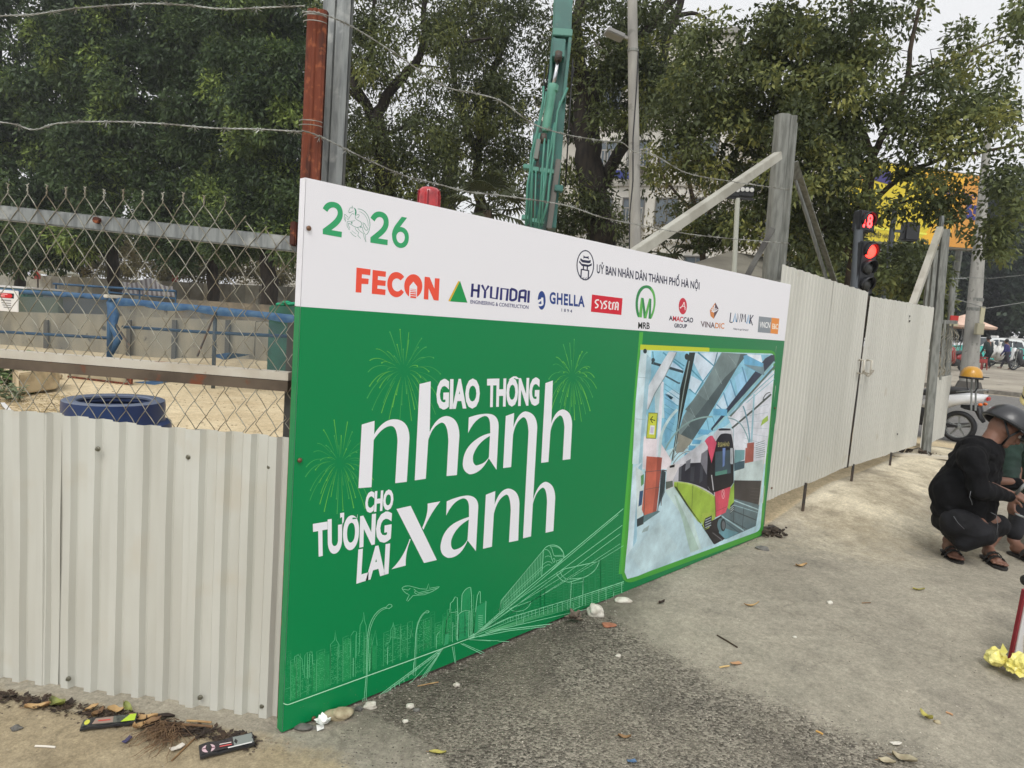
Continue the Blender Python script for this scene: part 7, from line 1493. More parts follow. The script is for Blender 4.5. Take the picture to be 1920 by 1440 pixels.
# yellow helmet on the rear posts of the white motorbike
hp = at(1822, 700, 9.7); t = thing('helmet', 'yellow open helmet resting on two thin posts at the white motorbike', 'helmet', hp); YM = M('helmet_yellow', S(214, 158, 48, .85), .35, coat=.3)
m = MB(); m.lathe([(.135, -.05), (.14, 0), (.13, .05), (.10, .1), (.055, .128), (0, .135)], hp - Vector((0, 0, .03)), 22, None, 1.15, 1); m.f = [f for f in m.f if len(f) == 4]; m.build('shell', YM, t, True)
m = MB(); m.lathe([(.1, -.045), (.148, -.05), (.152, -.03), (.142, -.02)], hp - Vector((0, 0, .03)), 22, None, 1.15, 1); m.f = [f for f in m.f if len(f) == 4]; m.build('trim', BK, t, True)
m = MB(); c = hp - Vector((0, 0, .05)); m.prism([c + sr * .10 + sf * .1, c + sr * .23 + sf * .05, c + sr * .23 - sf * .05, c + sr * .10 - sf * .1], Vector((0, 0, .012))); m.build('peak', BK, t)
m = MB(); m.tube([hp + sr * .1 - Vector((0, 0, .08)), hp + sr * .12 - Vector((0, 0, .2)), hp + sr * .07 - Vector((0, 0, .28))], .01, 6); m.tube([hp - sr * .06 - Vector((0, 0, .08)), hp - sr * .04 - Vector((0, 0, .2)), hp - sr * .02 - Vector((0, 0, .24))], .008, 6); m.build('strap', BK, t)
t = thing('rear_posts', 'two thin grey upright posts behind the white motorbike seat, holding the yellow helmet', 'post', at(1826, 745, 9.7))
for dx in (0, 8): m = MB(); m.tube([at(1821 + dx, 770, 9.75), at(1822 + dx, 705, 9.75)], .013, 6); m.build('post', GAL, t)
# white plastic bags, red stools
def bag(label, px, py, d, rr, group, mat):
    c = at(px, py, d); r = random.Random(px); t = thing('plastic_bag', label, 'bag', c, group); m = MB(); k0 = len(m.v); m.sphere(c, rr, 14, 10, (1, .8, 1.15))
    m.v = [tuple(Vector(v) + (Vector(v) - c).normalized() * rr * (.16 * math.sin(v[0] * 40 + v[2] * 31) + .1 * r.uniform(-1, 1))) for v in m.v]; m.tube([c + Vector((0, 0, rr)), c + Vector((0, 0, rr * 1.5)), c + Vector((0, 0, rr * 1.9))], [rr * .4, rr * .18, rr * .3], 8); m.build('bag', mat, t, True)
WB = M('bag_white', S(226, 226, 222, .95), .5)
bag('white plastic bag hanging left of the person in navy, nearest the dark-coated person', 1860, 659, 36, .30, 'white bags carried on the far pavement', WB); bag('white plastic bag right beside the person in navy', 1873, 662, 36, .32, 'white bags carried on the far pavement', WB)
RS = M('stool_red', S(150, 52, 46, .9), .5)
for lab, px in (('red plastic stool nearest the street pole', 1833), ('red plastic stool touching the dark-coated person', 1843)):
    g_ = gnd(px, 672, 33); t = thing('stool', lab, 'stool', g_, 'red stools beside the street pole'); m = MB(); m.box(g_ + Vector((0, 0, .62)), (.32, .32, .04), R_); m.build('seat', RS, t, bevel=.01)
    for i in (-1, 1):
        for j in (-1, 1): m = MB(); m.bar(g_ + sr * i * .16 + sf * j * .16, g_ + sr * i * .12 + sf * j * .12 + Vector((0, 0, .6)), .04, .04); m.build('leg', RS, t)
    m = MB(); m.box(g_ + Vector((0, 0, .45)) + sf * .14, (.26, .02, .2), R_); m.build('apron', RS, t)
# ================================================================ people
SK = M('skin', S(140, 100, 82, .7), .55, col2=S(146, 104, 84, .7), scale=12); BC = M('cloth_black', S(17, 17, 19, .7), .9, col2=S(24, 24, 27, .7), scale=6, bump=1.6, bscale=11, spec=.2); PC_ = M('trousers_black', S(22, 22, 25, .8), .8, col2=S(36, 36, 40, .8), scale=5, bump=1.4, bscale=10, spec=.25)
GC = M('cloth_green', S(30, 60, 48, .7), .85, col2=S(24, 48, 40, .7), scale=6, bump=.6, bscale=24); SOLE = M('sandal_black', S(40, 37, 34, .8), .7)
Zv = Vector((0, 0, 1))
def head(c, f, up, rr=.098):
    """skull, jaw, nose and ears as blobs; f looks forward"""
    s_ = up.cross(f).normalized(); R = Matrix((f, s_, up)).transposed()
    L = [('e', c, (rr * 1.0, rr * .80, rr * 1.12), R), ('e', c + f * rr * .25 - up * rr * .55, (rr * .72, rr * .58, rr * .62), R), ('e', c + f * rr * .35 - up * rr * .15, (rr * .66, rr * .66, rr * .75), R), ('e', c + f * rr * .62 - up * rr * .98, (rr * .28, rr * .3, rr * .22), R),
         ('l', c + f * rr * .93 + up * rr * .0, c + f * rr * 1.16 - up * rr * .36, rr * .10, rr * .17), ('l', c + f * rr * .98 - up * rr * .62 - s_ * rr * .2, c + f * rr * .98 - up * rr * .62 + s_ * rr * .2, rr * .09, rr * .09), ('l', c + f * rr * .93 + up * rr * .17 - s_ * rr * .45, c + f * rr * .93 + up * rr * .17 + s_ * rr * .45, rr * .10, rr * .10)]
    for q in (-1, 1): L.append(('e', c + s_ * q * rr * .80 - up * rr * .15 - f * rr * .05, (rr * .24, rr * .08, rr * .32), R))
    return L, s_
def hand(w, d, n, side, k=1.0, curl=.5):
    """wrist, direction of the fingers, palm normal, thumb side"""
    d = d.normalized(); n = n.normalized(); s_ = d.cross(n).normalized() * side; L = [('e', w + d * .045 * k, (.046 * k, .038 * k, .020 * k), Matrix((d, s_, n)).transposed())]
    for i, (o, ln) in enumerate(((.030, .070), (.010, .080), (-.010, .074), (-.029, .058))):
        b0 = w + d * .075 * k + s_ * o * k; b1 = b0 + (d * math.cos(curl * .6) + n * math.sin(curl * .6)) * ln * .45 * k; b2 = b1 + (d * math.cos(curl * 1.6) + n * math.sin(curl * 1.6)) * ln * .33 * k; b3 = b2 + (d * math.cos(curl * 2.4) + n * math.sin(curl * 2.4)) * ln * .25 * k
        L += [('l', w + d * .04 * k + s_ * o * .8 * k, b0, .011 * k, .0100 * k), ('l', b0, b1, .0100 * k, .0090 * k), ('l', b1, b2, .0090 * k, .0082 * k), ('l', b2, b3, .0082 * k, .0068 * k)]
    t0 = w + d * .025 * k + s_ * .034 * k; t1 = t0 + (d * .6 + s_ * .75 + n * .25).normalized() * .034 * k; t2 = t1 + (d * .85 + s_ * .2 + n * .5).normalized() * .030 * k; L += [('l', w + d * .02 * k, t0, .018 * k, .014 * k), ('l', t0, t1, .013 * k, .011 * k), ('l', t1, t2, .011 * k, .008 * k)]
    return L
def foot(heel, toe, k=1.0):
    d = (toe - heel).normalized(); s_ = d.cross(Zv).normalized(); L = [('e', heel + d * .03 * k + Zv * .035 * k, (.045 * k, .034 * k, .036 * k), Matrix((d, s_, Zv)).transposed()), ('l', heel + d * .05 * k + Zv * .04 * k, heel + d * .19 * k + Zv * .024 * k, .036 * k, .026 * k), ('l', heel + d * .04 * k + Zv * .06 * k, heel + d * .15 * k + Zv * .035 * k, .034 * k, .024 * k)]
    for i in range(5):
        o = (i - 2) * .017 * k; L.append(('l', heel + d * .17 * k + s_ * o + Zv * .022 * k, heel + d * (.25 - abs(i - 1) * .010) * k + s_ * o * 1.1 + Zv * .016 * k, .013 * k, .010 * k))
    return L
def sandal(heel, toe, par, k=1.0):
    d = (toe - heel).normalized(); s_ = d.cross(Zv).normalized(); pr = [heel + d * x * k + s_ * y * k for x, y in ((-.02, 0), (-.012, .03), (.03, .042), (.10, .038), (.18, .052), (.25, .045), (.285, .01), (.28, -.02), (.24, -.045), (.17, -.05), (.10, -.038), (.03, -.042), (-.012, -.03))]
    m = MB(); m.prism(pr, Zv * .016 * k); m.build('sandal', SOLE, par)
    for x0, x1, z_ in ((.12, .15, .085), (.17, .19, .07)):
        m = MB(); pts = [heel + d * (x0 + (x1 - x0) * i / 8) * k + s_ * (.052 * math.cos(math.pi * i / 8)) * k + Zv * (.012 + z_ * .85 * math.sin(math.pi * i / 8)) * k for i in range(9)]
        for j in range(len(pts) - 1): m.bar(pts[j], pts[j + 1], .035 * k, .006, Zv, ext=.003)
        o = m.build('strap', SOLE, par); o['kind'] = 'stuff'
# ---- man in black, squatting
gA, gB = ground_at(1772, 1034), ground_at(1800, 1062); gC, gD = ground_at(1846, 1046), ground_at(1874, 1066); D0 = (gB - CP).dot(fw)
K_ = 1.1
def mp(px, py, dd=0): return at(px, py, D0 + dd)
man = thing('person', 'person squatting in black hoodie, black trousers, black helmet and sandals', 'person', gB)
gA.z = gB.z = G(gB.x, gB.y) + .018; gC.z = gD.z = G(gD.x, gD.y) + .018
fh = (sr * .80 - Zv * .5 + sf * .34).normalized(); uh = (Zv * .85 + sr * .5).normalized(); uh = (uh - fh * uh.dot(fh)).normalized(); HC = mp(1884, 803, .08)
B, s_h = head(HC, fh, uh, .108)
B += [('l', mp(1848, 842, .1), HC - uh * .06 - fh * .03, .07, .062), ('l', mp(1800, 940, .1), mp(1832, 862, .1), .10, .11)]
wr_n, wr_f = mp(1900, 929, -.02), mp(1915, 905, .24)
B += [('l', mp(1840, 905, -.06), wr_n, .038, .030), ('l', mp(1850, 900, .3), wr_f, .038, .030)] + hand(wr_n, sr * .9 + Zv * .0 - sf * .2, -Zv * .8 - sf * .4, -1, K_, .6) + hand(wr_f, sr * .9 - Zv * .3, -Zv + sf * .3, 1, K_, .6)
B += [('l', mp(1850, 1000, -.05), gA + Zv * .09 + (gB - gA) * .1, .055, .042), ('l', mp(1876, 985, .25), gC + Zv * .09 + (gD - gC) * .1, .055, .042), ('l', mp(1800, 950, .1), mp(1850, 1000, -.05), .07, .055), ('l', mp(1800, 950, .1), mp(1876, 985, .25), .07, .055)] + foot(gA, gB, K_) + foot(gC, gD, K_)
remesh_body('body', B, SK, man, .0065, 3)
J = [('l', mp(1800, 958, .12), mp(1812, 905, .1), .165, .175), ('l', mp(1812, 905, .1), mp(1832, 858, .1), .175, .155), ('l', mp(1790, 950, .12), mp(1795, 965, .12), .15, .14), ('l', mp(1822, 858, -.06), mp(1832, 856, .26), .10, .10), ('l', mp(1824, 858, -.10), mp(1836, 918, -.13), .085, .068), ('l', mp(1836, 918, -.13), mp(1893, 930, -.03), .068, .045),
     ('l', mp(1840, 858, .28), mp(1852, 908, .36), .085, .066), ('l', mp(1852, 908, .36), mp(1908, 907, .25), .066, .045), ('l', mp(1838, 842, .0), mp(1850, 838, .2), .075, .075), ('e', mp(1824, 836, .12), (.09, .11, .05)), ('l', mp(1852, 850, .1), mp(1835, 950, .1), .10, .12)]
J += [('l', mp(1822, 838, .02), mp(1826, 836, .22), .075, .075), ('l', mp(1832, 846, -.02), mp(1858, 852, .02), .05, .045), ('e', mp(1796, 925, .1), (.17, .19, .2))]
remesh_body('hoodie', [tuple([*q[:3], q[3] * 1.09, q[4] * 1.09]) if q[0] == 'l' else q for q in J], BC, man, .010, 4, .008)
Tq = [('e', mp(1797, 978, .12), (.16, .18, .13)), ('l', mp(1796, 980, .02), mp(1846, 1002, -.07), .125, .085), ('l', mp(1846, 1002, -.07), mp(1806, 1020, -.02), .085, .062), ('l', mp(1806, 1020, -.02), gA + Zv * .16 + (gB - gA) * .02, .062, .056), ('l', mp(1806, 980, .2), mp(1872, 985, .26), .125, .085), ('l', mp(1872, 985, .26), gC + Zv * .13, .082, .055), ('l', mp(1820, 990, .1), mp(1850, 1000, .15), .10, .08)]
remesh_body('trousers', Tq, PC_, man, .010, 3, .006)
sandal(gA - Zv * .018, gB - Zv * .018, man, K_); sandal(gC - Zv * .018, gD - Zv * .018, man, K_)
def helmet(c, f, up, par, mat, rr=.150, brim=.07, flat=False):
    s_ = up.cross(f).normalized(); R = Matrix((f, s_, up)).transposed(); m = MB(); n = 28; rows = 10
    for i in range(rows + 1):
        th = math.radians(100) * i / rows
        for j in range(n):
            a = 2 * math.pi * j / n; q = Vector((rr * 1.12 * math.sin(th) * math.cos(a), rr * math.sin(th) * math.sin(a), rr * .98 * math.cos(th)))
            if i >= rows - 1: q.x *= 1.03; q.y *= 1.03
            m.v.append(tuple(c + R @ q))
    for i in range(rows):
        for j in range(n): m.f.append((i * n + j, (i + 1) * n + j, (i + 1) * n + (j + 1) % n, i * n + (j + 1) % n))
    o = m.build('helmet', mat, par, True); md = o.modifiers.new('s', 'SOLIDIFY'); md.thickness = .012
    m = MB(); N_ = 14
    for k in range(3):
        for i in range(N_ + 1):
            a = math.radians(-75 + 150 * i / N_); w = k / 2 * brim * max(0, math.cos(a)) ** .6; m.v.append(tuple(c + R @ Vector(((rr * 1.12 + w) * math.cos(a), (rr + w * .3) * math.sin(a), -rr * .12 - w * .25))))
    for k in range(2):
        for i in range(N_): m.f.append((k * (N_ + 1) + i, (k + 1) * (N_ + 1) + i, (k + 1) * (N_ + 1) + i + 1, k * (N_ + 1) + i + 1))
    o = m.build('helmet_peak', mat, par, True); md = o.modifiers.new('s', 'SOLIDIFY'); md.thickness = .006
    m = MB(); m.tube([c + R @ Vector((rr * 1.17 * math.cos(a), rr * 1.04 * math.sin(a), -rr * .10)) for a in [2 * math.pi * i / 32 for i in range(33)]], .006, 6); m.build('helmet_rim', BK, par, True)
HMAT = M('helmet_black', S(42, 43, 46), .38, coat=.25)
helmet(HC + uh * .035, fh, uh, man, HMAT)
chin = HC - uh * .135 + fh * .05
for q in (-1, 1):
    for o_ in (.06, -.06): m = MB(); m.tube([HC + s_h * q * .105 + fh * o_ + uh * .02, HC + s_h * q * .098 - uh * .06 + fh * .03, chin + s_h * q * .01], .0075, 6); m.build('chin_strap', BK, man, True)
    m = MB(); m.sphere(HC + fh * .100 + s_h * q * .036 - uh * .005, .0125, 10, 8); e_ = m.build('eye', M('eye_white', S(200, 190, 184), .3), man, True); m = MB(); m.sphere(HC + fh * .109 + s_h * q * .036 - uh * .008, .006, 8, 6); m.build('iris', BK, e_, True)
m = MB(); m.tube([HC + fh * .112 - uh * .067 - s_h * .022, HC + fh * .116 - uh * .064, HC + fh * .112 - uh * .067 + s_h * .022], .004, 6); m.build('mouth', M('lip', S(150, 84, 76, .8), .5), man, True)
# hair under the helmet, hood collar, zips
m = MB(); m.sphere(HC - fh * .02 + uh * .0, .112, 16, 10, (1, .86, 1)); m.v = [v for v in m.v]; 
for l, w in (([mp(1845, 838, .16), mp(1832, 836, .0), mp(1838, 850, -.08), mp(1858, 858, -.04), mp(1866, 850, .06)], .03),): m = MB(); m.tube(l, w, 8); m.build('hood_edge', BC, man, True)
ZIP = M('zip_metal', S(120, 122, 126), .4, .6)
for l in ([(1820, 921), (1818, 932), (1822, 941), (1823, 947)], [(1788, 968), (1796, 980), (1808, 992)], [(1858, 961), (1868, 966), (1871, 985), (1869, 1003)]):
    pts = []
    for x, y in l: pts.append(mp(x, y, -.235 if l[0][0] == 1820 else (-.16 if l[0][0] == 1788 else -.13)))
    m = MB(); m.tube(pts, .0018, 5); m.build('zip', ZIP, man, True)
# tool in hand
m = MB(); m.tube([mp(1905, 926, -.05), mp(1925, 905, -.1)], .012, 10); tt = thing('hand_tool', 'grey metal tool held by the squatting person in black', 'tool', mp(1905, 926, -.05)); m.build('bar', GAL, tt, True)
m = MB(); m.tube([mp(1903, 963, .0), mp(1925, 972, -.02)], .008, 8); tt2 = thing('hand_tool', 'thin pale rod under the hands of the squatting person in black', 'tool', mp(1903, 963, 0)); m.build('rod', GAL, tt2, True)
# ---- second person in green
D1_ = D0 + .72
def gp2(px, py, dd=0): return at(px, py, D1_ + dd)
g0, g1 = ground_at(1896, 1040), ground_at(1925, 1052); g2_, g3 = ground_at(1935, 1030), ground_at(1965, 1042)
for q in (g0, g1, g2_, g3): q.z = G(q.x, q.y) + .02
man2 = thing('person', 'person in dark green jacket and pale yellow helmet squatting behind, at the right edge', 'person', g0)
f2 = (-sr * .75 - Zv * .45 + sf * .3).normalized(); u2 = (Zv - f2 * f2.z).normalized(); H2 = gp2(1962, 738, 0)
B2, s2 = head(H2, f2, u2, .105); B2 += [('l', gp2(1950, 800, .05), H2 - u2 * .06, .075, .062), ('l', gp2(1955, 930, .05), gp2(1945, 820, .05), .13, .13), ('l', gp2(1905, 880, -.1), gp2(1900, 935, -.35), .045, .032), ('l', gp2(1975, 880, .2), gp2(1950, 940, -.2), .045, .032)]
B2 += hand(gp2(1900, 935, -.35), -sr * .3 - Zv * .7 + sf * .3, sr, 1, K_, .6) + hand(gp2(1950, 940, -.2), -sr * .5 - Zv * .6, sr, -1, K_, .6) + [('l', gp2(1912, 965, -.1), g0 + Zv * .1, .06, .045), ('l', gp2(1958, 965, .1), g2_ + Zv * .1, .06, .045), ('l', gp2(1965, 975, .05), gp2(1912, 965, -.1), .075, .06), ('l', gp2(1965, 975, .05), gp2(1958, 965, .1), .075, .06)] + foot(g0, g1, K_) + foot(g2_, g3, K_)
remesh_body('body', B2, SK, man2, .0075, 3)
remesh_body('jacket', [('l', gp2(1962, 950, .05), gp2(1950, 830, .05), .20, .21), ('l', gp2(1908, 800, -.02), gp2(1985, 800, .1), .12, .12), ('l', gp2(1900, 805, -.04), gp2(1894, 875, -.15), .095, .075), ('l', gp2(1894, 875, -.15), gp2(1899, 925, -.33), .075, .05), ('l', gp2(1985, 810, .15), gp2(1975, 880, .2), .095, .075), ('l', gp2(1975, 880, .2), gp2(1953, 932, -.18), .075, .05), ('l', gp2(1945, 785, .03), gp2(1955, 775, .05), .10, .10)], GC, man2, .012, 5, .006)
remesh_body('trousers', [('e', gp2(1968, 975, .08), (.18, .2, .14)), ('l', gp2(1965, 975, .0), gp2(1914, 965, -.12), .13, .09), ('l', gp2(1914, 965, -.12), g0 + Zv * .15, .085, .06), ('l', gp2(1970, 975, .15), gp2(1958, 962, .1), .13, .09), ('l', gp2(1958, 962, .1), g2_ + Zv * .15, .085, .06)], PC_, man2, .012, 4)
sandal(g0 - Zv * .018, g1 - Zv * .018, man2, K_); sandal(g2_ - Zv * .018, g3 - Zv * .018, man2, K_)
helmet(H2 + u2 * .035, f2, u2, man2, M('helmet_cream', S(214, 198, 136, .95), .45)); 
for q in (-1, 1): m = MB(); m.sphere(H2 + f2 * .098 + s2 * q * .035, .0125, 8, 6); m.build('eye', MATS['eye_white'], man2, True)
# ---- distant people
def walker(label, px, d, face, top, bot, h=1.62, sit=False, walk=.15, lean=.1, hatc=None, group='people on the far pavement'):
    g_ = gnd(px, 675, d); t = thing('person', label, 'person', g_, group); u = face.normalized(); s_ = u.cross(Zv).normalized(); k = h / 1.7
    P = lambda x, y, z: g_ + u * x * k + s_ * y * k + Zv * z * k
    hip = .55 if sit else .92; ht = 1.18 if sit else 1.56; ln = lean
    hc = P(ln + .02, 0, ht + .02); Bq, _ = head(hc, u, Zv, .105 * k); sh = ht - .22
    legs = [] ; trs = []
    for q in (-1, 1):
        if sit: kn = P(.42, q * .12, .52); an = P(.40, q * .12, .08)
        else: kn = P(walk * q * .5 + .04, q * .09, .50); an = P(walk * q * 1.3 - .03, q * .09, .08)
        hp_ = P(0, q * .09, hip - .02); legs += [('l', hp_, kn, .07 * k, .05 * k), ('l', kn, an, .05 * k, .035 * k)] + [('l', an - Zv * .03, an + u * .17 * k - Zv * .05, .035 * k, .03 * k)]; trs += [('l', hp_, kn, .105 * k, .08 * k), ('l', kn, an + Zv * .06, .078 * k, .062 * k)]
    arms = []; slv = []
    for q in (-1, 1):
        s0 = P(ln * .8, q * .20, sh); el = P(ln * .6 + .02, q * .27, sh - .30); wr = P(ln * .6 + .16, q * .25, sh - .52); arms += [('l', s0, el, .05 * k, .04 * k), ('l', el, wr, .04 * k, .03 * k)] + hand(wr, u * .3 - Zv, -s_ * q, q, k, .4); slv += [('l', s0, el, .075 * k, .06 * k), ('l', el, wr, .06 * k, .045 * k)]
    remesh_body('body', Bq + legs + arms + [('l', P(ln, 0, ht - .1), P(ln * .8, 0, sh), .06 * k, .06 * k), ('l', P(0, 0, hip), P(ln * .8, 0, sh), .11 * k, .12 * k)], SK, t, .016, 2)
    remesh_body('jacket', slv + [('l', P(0, -.05, hip - .04), P(ln * .7, -.09, sh - .06), .14 * k, .13 * k), ('l', P(0, .05, hip - .04), P(ln * .7, .09, sh - .06), .14 * k, .13 * k), ('l', P(ln * .8, -.17, sh - .01), P(ln * .8, .17, sh - .01), .085 * k, .085 * k)], top, t, .02, 3)
    remesh_body('trousers', trs + [('l', P(0, -.07, hip), P(0, .07, hip), .14 * k, .14 * k)], bot, t, .02, 2)
    m = MB(); m.sphere(hc + Zv * .03 * k - u * .01, .118 * k, 12, 8, (1, .9, .95)); m.v = [v for v in m.v]; m.f = [f for f in m.f if sum(m.v[i][2] for i in f) / len(f) > hc.z + .0 or sum((Vector(m.v[i]) - hc).dot(u) for i in f) < 0]; m.build('hair', hatc or M('hair_black', S(28, 26, 26), .7), t, True); return t
walker('person in a dark coat standing with back turned, right of the street pole', 1853, 34.5, -sf * 1 - sr * .2, M('coat_dark', S(34, 48, 48, .8), .9), PC_, 1.66, lean=.14)
walker('person in a navy blue jacket walking with a white bag', 1888, 35, sf * .2 - sr * .6 - sf, M('jacket_navy', S(52, 52, 110, .85), .9), M('trousers_grey', S(70, 66, 76, .8), .9), 1.56, walk=.22, lean=.12)
walker('person sitting in dark clothes under the stall umbrella, left of the street pole', 1806, 33, sr * .8 + sf * .6, M('coat_dark2', S(44, 44, 48, .8), .9), PC_, 1.6, sit=True, lean=.15)
t = thing('stool', 'low dark stool under the sitting person at the stall', 'stool', gnd(1806, 675, 33)); g_ = gnd(1806, 675, 33); m = MB(); m.box(g_ + Zv * .40, (.3, .3, .04), R_); m.build('seat', DM, t)
for i in (-1, 1):
    for j in (-1, 1): m = MB(); m.bar(g_ + sr * i * .13 + sf * j * .13, g_ + sr * i * .11 + sf * j * .11 + Zv * .38, .03, .03); m.build('leg', DM, t)
# ================================================================ litter, stones, signboard
def gz_(px, py, up=0.0):
    q = ground_at(px, py); q.z = GH(q.x, q.y) + up; return q
def gn(q): return Vector((0, 0, 1))
# white board with a red edge and yellow wrapping at the right edge
g_ = gz_(1896, 1236); t = thing('sign_board', 'white board with a dark red edge standing at the right edge of the view', 'board', g_); tp = at(1922, 1108, (g_ - CP).dot(fw) - .12)
bu = (sr * .96 - sf * .28).normalized(); ax = (tp - g_); bt = bu.cross(ax).normalized()
m = MB(); m.prism([g_, g_ + bu * .7, g_ + bu * .7 + ax, g_ + ax], bt * .014); m.build('panel', M('board_white', S(222, 222, 224, .9), .4), t)
m = MB(); m.bar(g_, g_ + ax, .016, .03, bu, ext=.01); m.build('red_edge', M('red_edge', S(140, 28, 44, .9), .45), t)
YB = M('yellow_plastic', S(226, 214, 112, .95), .38, col2=S(236, 226, 140, .95), scale=7, coat=.2); YB2 = M('yellow_paper', S(222, 198, 104, .95), .5, col2=S(210, 186, 92, .95), scale=5)
t = thing('yellow_wrap', 'yellow paper packet taped on the white board, above the yellow plastic bag', 'packet', g_); o_ = (CP - g_).normalized(); y0 = on_plane(1907, 1236, g_ - bt * .02, bt); y1 = on_plane(1909, 1182, g_ - bt * .02, bt)
sgn = -1 if bt.dot(CP - g_) < 0 else 1; m = MB(); m.prism([y0 + bt * sgn * .02, y0 + bu * .3 + bt * sgn * .02, y1 + bu * .3 + bt * sgn * .02, y1 + bt * sgn * .02], bt * sgn * .03); m.build('packet', YB2, t, bevel=.006)
def crumple(name, cs, rr, mat, par, seed, amp=.35, voxel=None):
    """a crumpled sheet: facets pushed in and out"""
    r = np.random.RandomState(seed); bm = bmesh.new(); 
    for (c, sx_, sy_, sz_) in cs:
        res = bmesh.ops.create_icosphere(bm, subdivisions=3, radius=1)
        k = r.normal(size=(9, 3)) * .8; ph = r.rand(9) * 6
        for v in res['verts']:
            n = v.co.normalized(); s_ = 1 + amp * sum(abs(math.sin(3.1 * n.dot(Vector(k[i])) + ph[i])) - .6 for i in range(9)) / 3.2
            v.co = Vector((n.x * sx_, n.y * sy_, n.z * sz_)) * s_ * rr + Vector(c)
    me = bpy.data.meshes.new(name); bm.to_mesh(me); bm.free(); return link(name, me, mat, par)
dg_ = (g_ - CP).dot(fw)
t = thing('plastic_bag', 'crumpled pale yellow plastic bag on the asphalt beside the white board', 'bag', gz_(1870, 1260))
c1_, c2_, c3_ = at(1868, 1232, dg_ - .12), at(1898, 1248, dg_ - .2), at(1912, 1245, dg_ - .2)
crumple('bag_body', [(c1_, 1.2, .8, .7)], .058, YB, t, 3, .3); crumple('bag_twist', [(c2_, 1.3, .8, .7)], .036, YB, t, 5, .5); crumple('bag_mouth', [(c3_, 1.2, .9, 1.0)], .05, YB, t, 8, .45)
m = MB(); m.add([at(1874, 1222, dg_ - .15), at(1880, 1206, dg_ - .15), at(1890, 1222, dg_ - .18), at(1882, 1232, dg_ - .2)], [(0, 1, 2), (0, 2, 3)]); m.build('bag_corner', YB, t)
m = MB(); m.add([at(1893, 1250, dg_ - .2), at(1925, 1246, dg_ - .22), at(1925, 1268, dg_ - .25), at(1912, 1271, dg_ - .27), at(1903, 1262, dg_ - .24)], [(0, 1, 2, 3, 4)]); m.build('bag_flap', YB, t)
q = at(1921, 1088, 4.35); t = thing('cart_wheel', 'small black wheel just inside the right edge, below the squatting people', 'wheel', q); m = MB(); m.lathe([(0, -.012), (.03, -.008), (.034, 0), (.03, .008), (0, .012)], q, 18, sr.to_track_quat('Z', 'Y').to_matrix()); m.build('tyre', BK, t, True); m = MB(); m.bar(q, q + sr * .12 + Zv * .02, .02, .02); m.build('axle', GALD, t)
# fallen leaves
def leafmesh(ln, wd, curl, seed):
    r = random.Random(seed); m = MB(); n = 9
    for i in range(n + 1):
        u = i / n; w = wd * math.sin(math.pi * min(1, u * .94 + .03)) ** .8 * (1 - .25 * u); z = curl * ln * (u - .4) ** 2 + .004; x = ln * (u - .5)
        for v in (-1, -.5, 0, .5, 1): m.v.append((x, w * v / 2, z + abs(v) * wd * .22 * (1 + .4 * math.sin(u * 8 + seed)) - (.003 if v == 0 else 0)))
    for i in range(n):
        for j in range(4): m.f.append((i * 5 + j, (i + 1) * 5 + j, (i + 1) * 5 + j + 1, i * 5 + j + 1))
    return m
def leafthing(label, px, py, ln, wd, rot, mat, seed, curl=.6, up=0.0, tilt=0.0, group=None):
    q = gz_(px, py, .003 + up); t = thing('fallen_leaf', label, 'leaf', q, group); R = Matrix.Rotation(rot, 3, 'Z') @ Matrix.Rotation(tilt, 3, 'Y'); m = leafmesh(ln, wd, curl, seed)
    m.v = [tuple(q + R @ Vector(v)) for v in m.v]; m.build('blade', mat, t, True)
    m = MB(); m.tube([q + R @ Vector((-ln * .5, 0, .006)), q + R @ Vector((-ln * .68, ln * .03, .004))], .0012, 4); m.build('stalk', MATS['leaf_brown'], t)
LB = M('leaf_brown', S(150, 118, 80, .85), .75, col2=S(112, 84, 58, .85), scale=18); LT = M('leaf_tan', S(190, 158, 108, .9), .7, col2=S(160, 124, 84, .9), scale=22); LY = M('leaf_yellow', S(186, 176, 84, .9), .6, col2=S(140, 134, 70, .9), scale=18, col3=S(110, 80, 50, .8), scale3=30, mix3=(.6, .66)); LG = M('leaf_green', S(142, 150, 74, .85), .6, col2=S(110, 112, 62, .85), scale=20); LD = M('leaf_dark', S(74, 58, 44, .85), .85, col2=S(50, 40, 34, .85), scale=20)
ra = math.atan2(sr.y, sr.x)
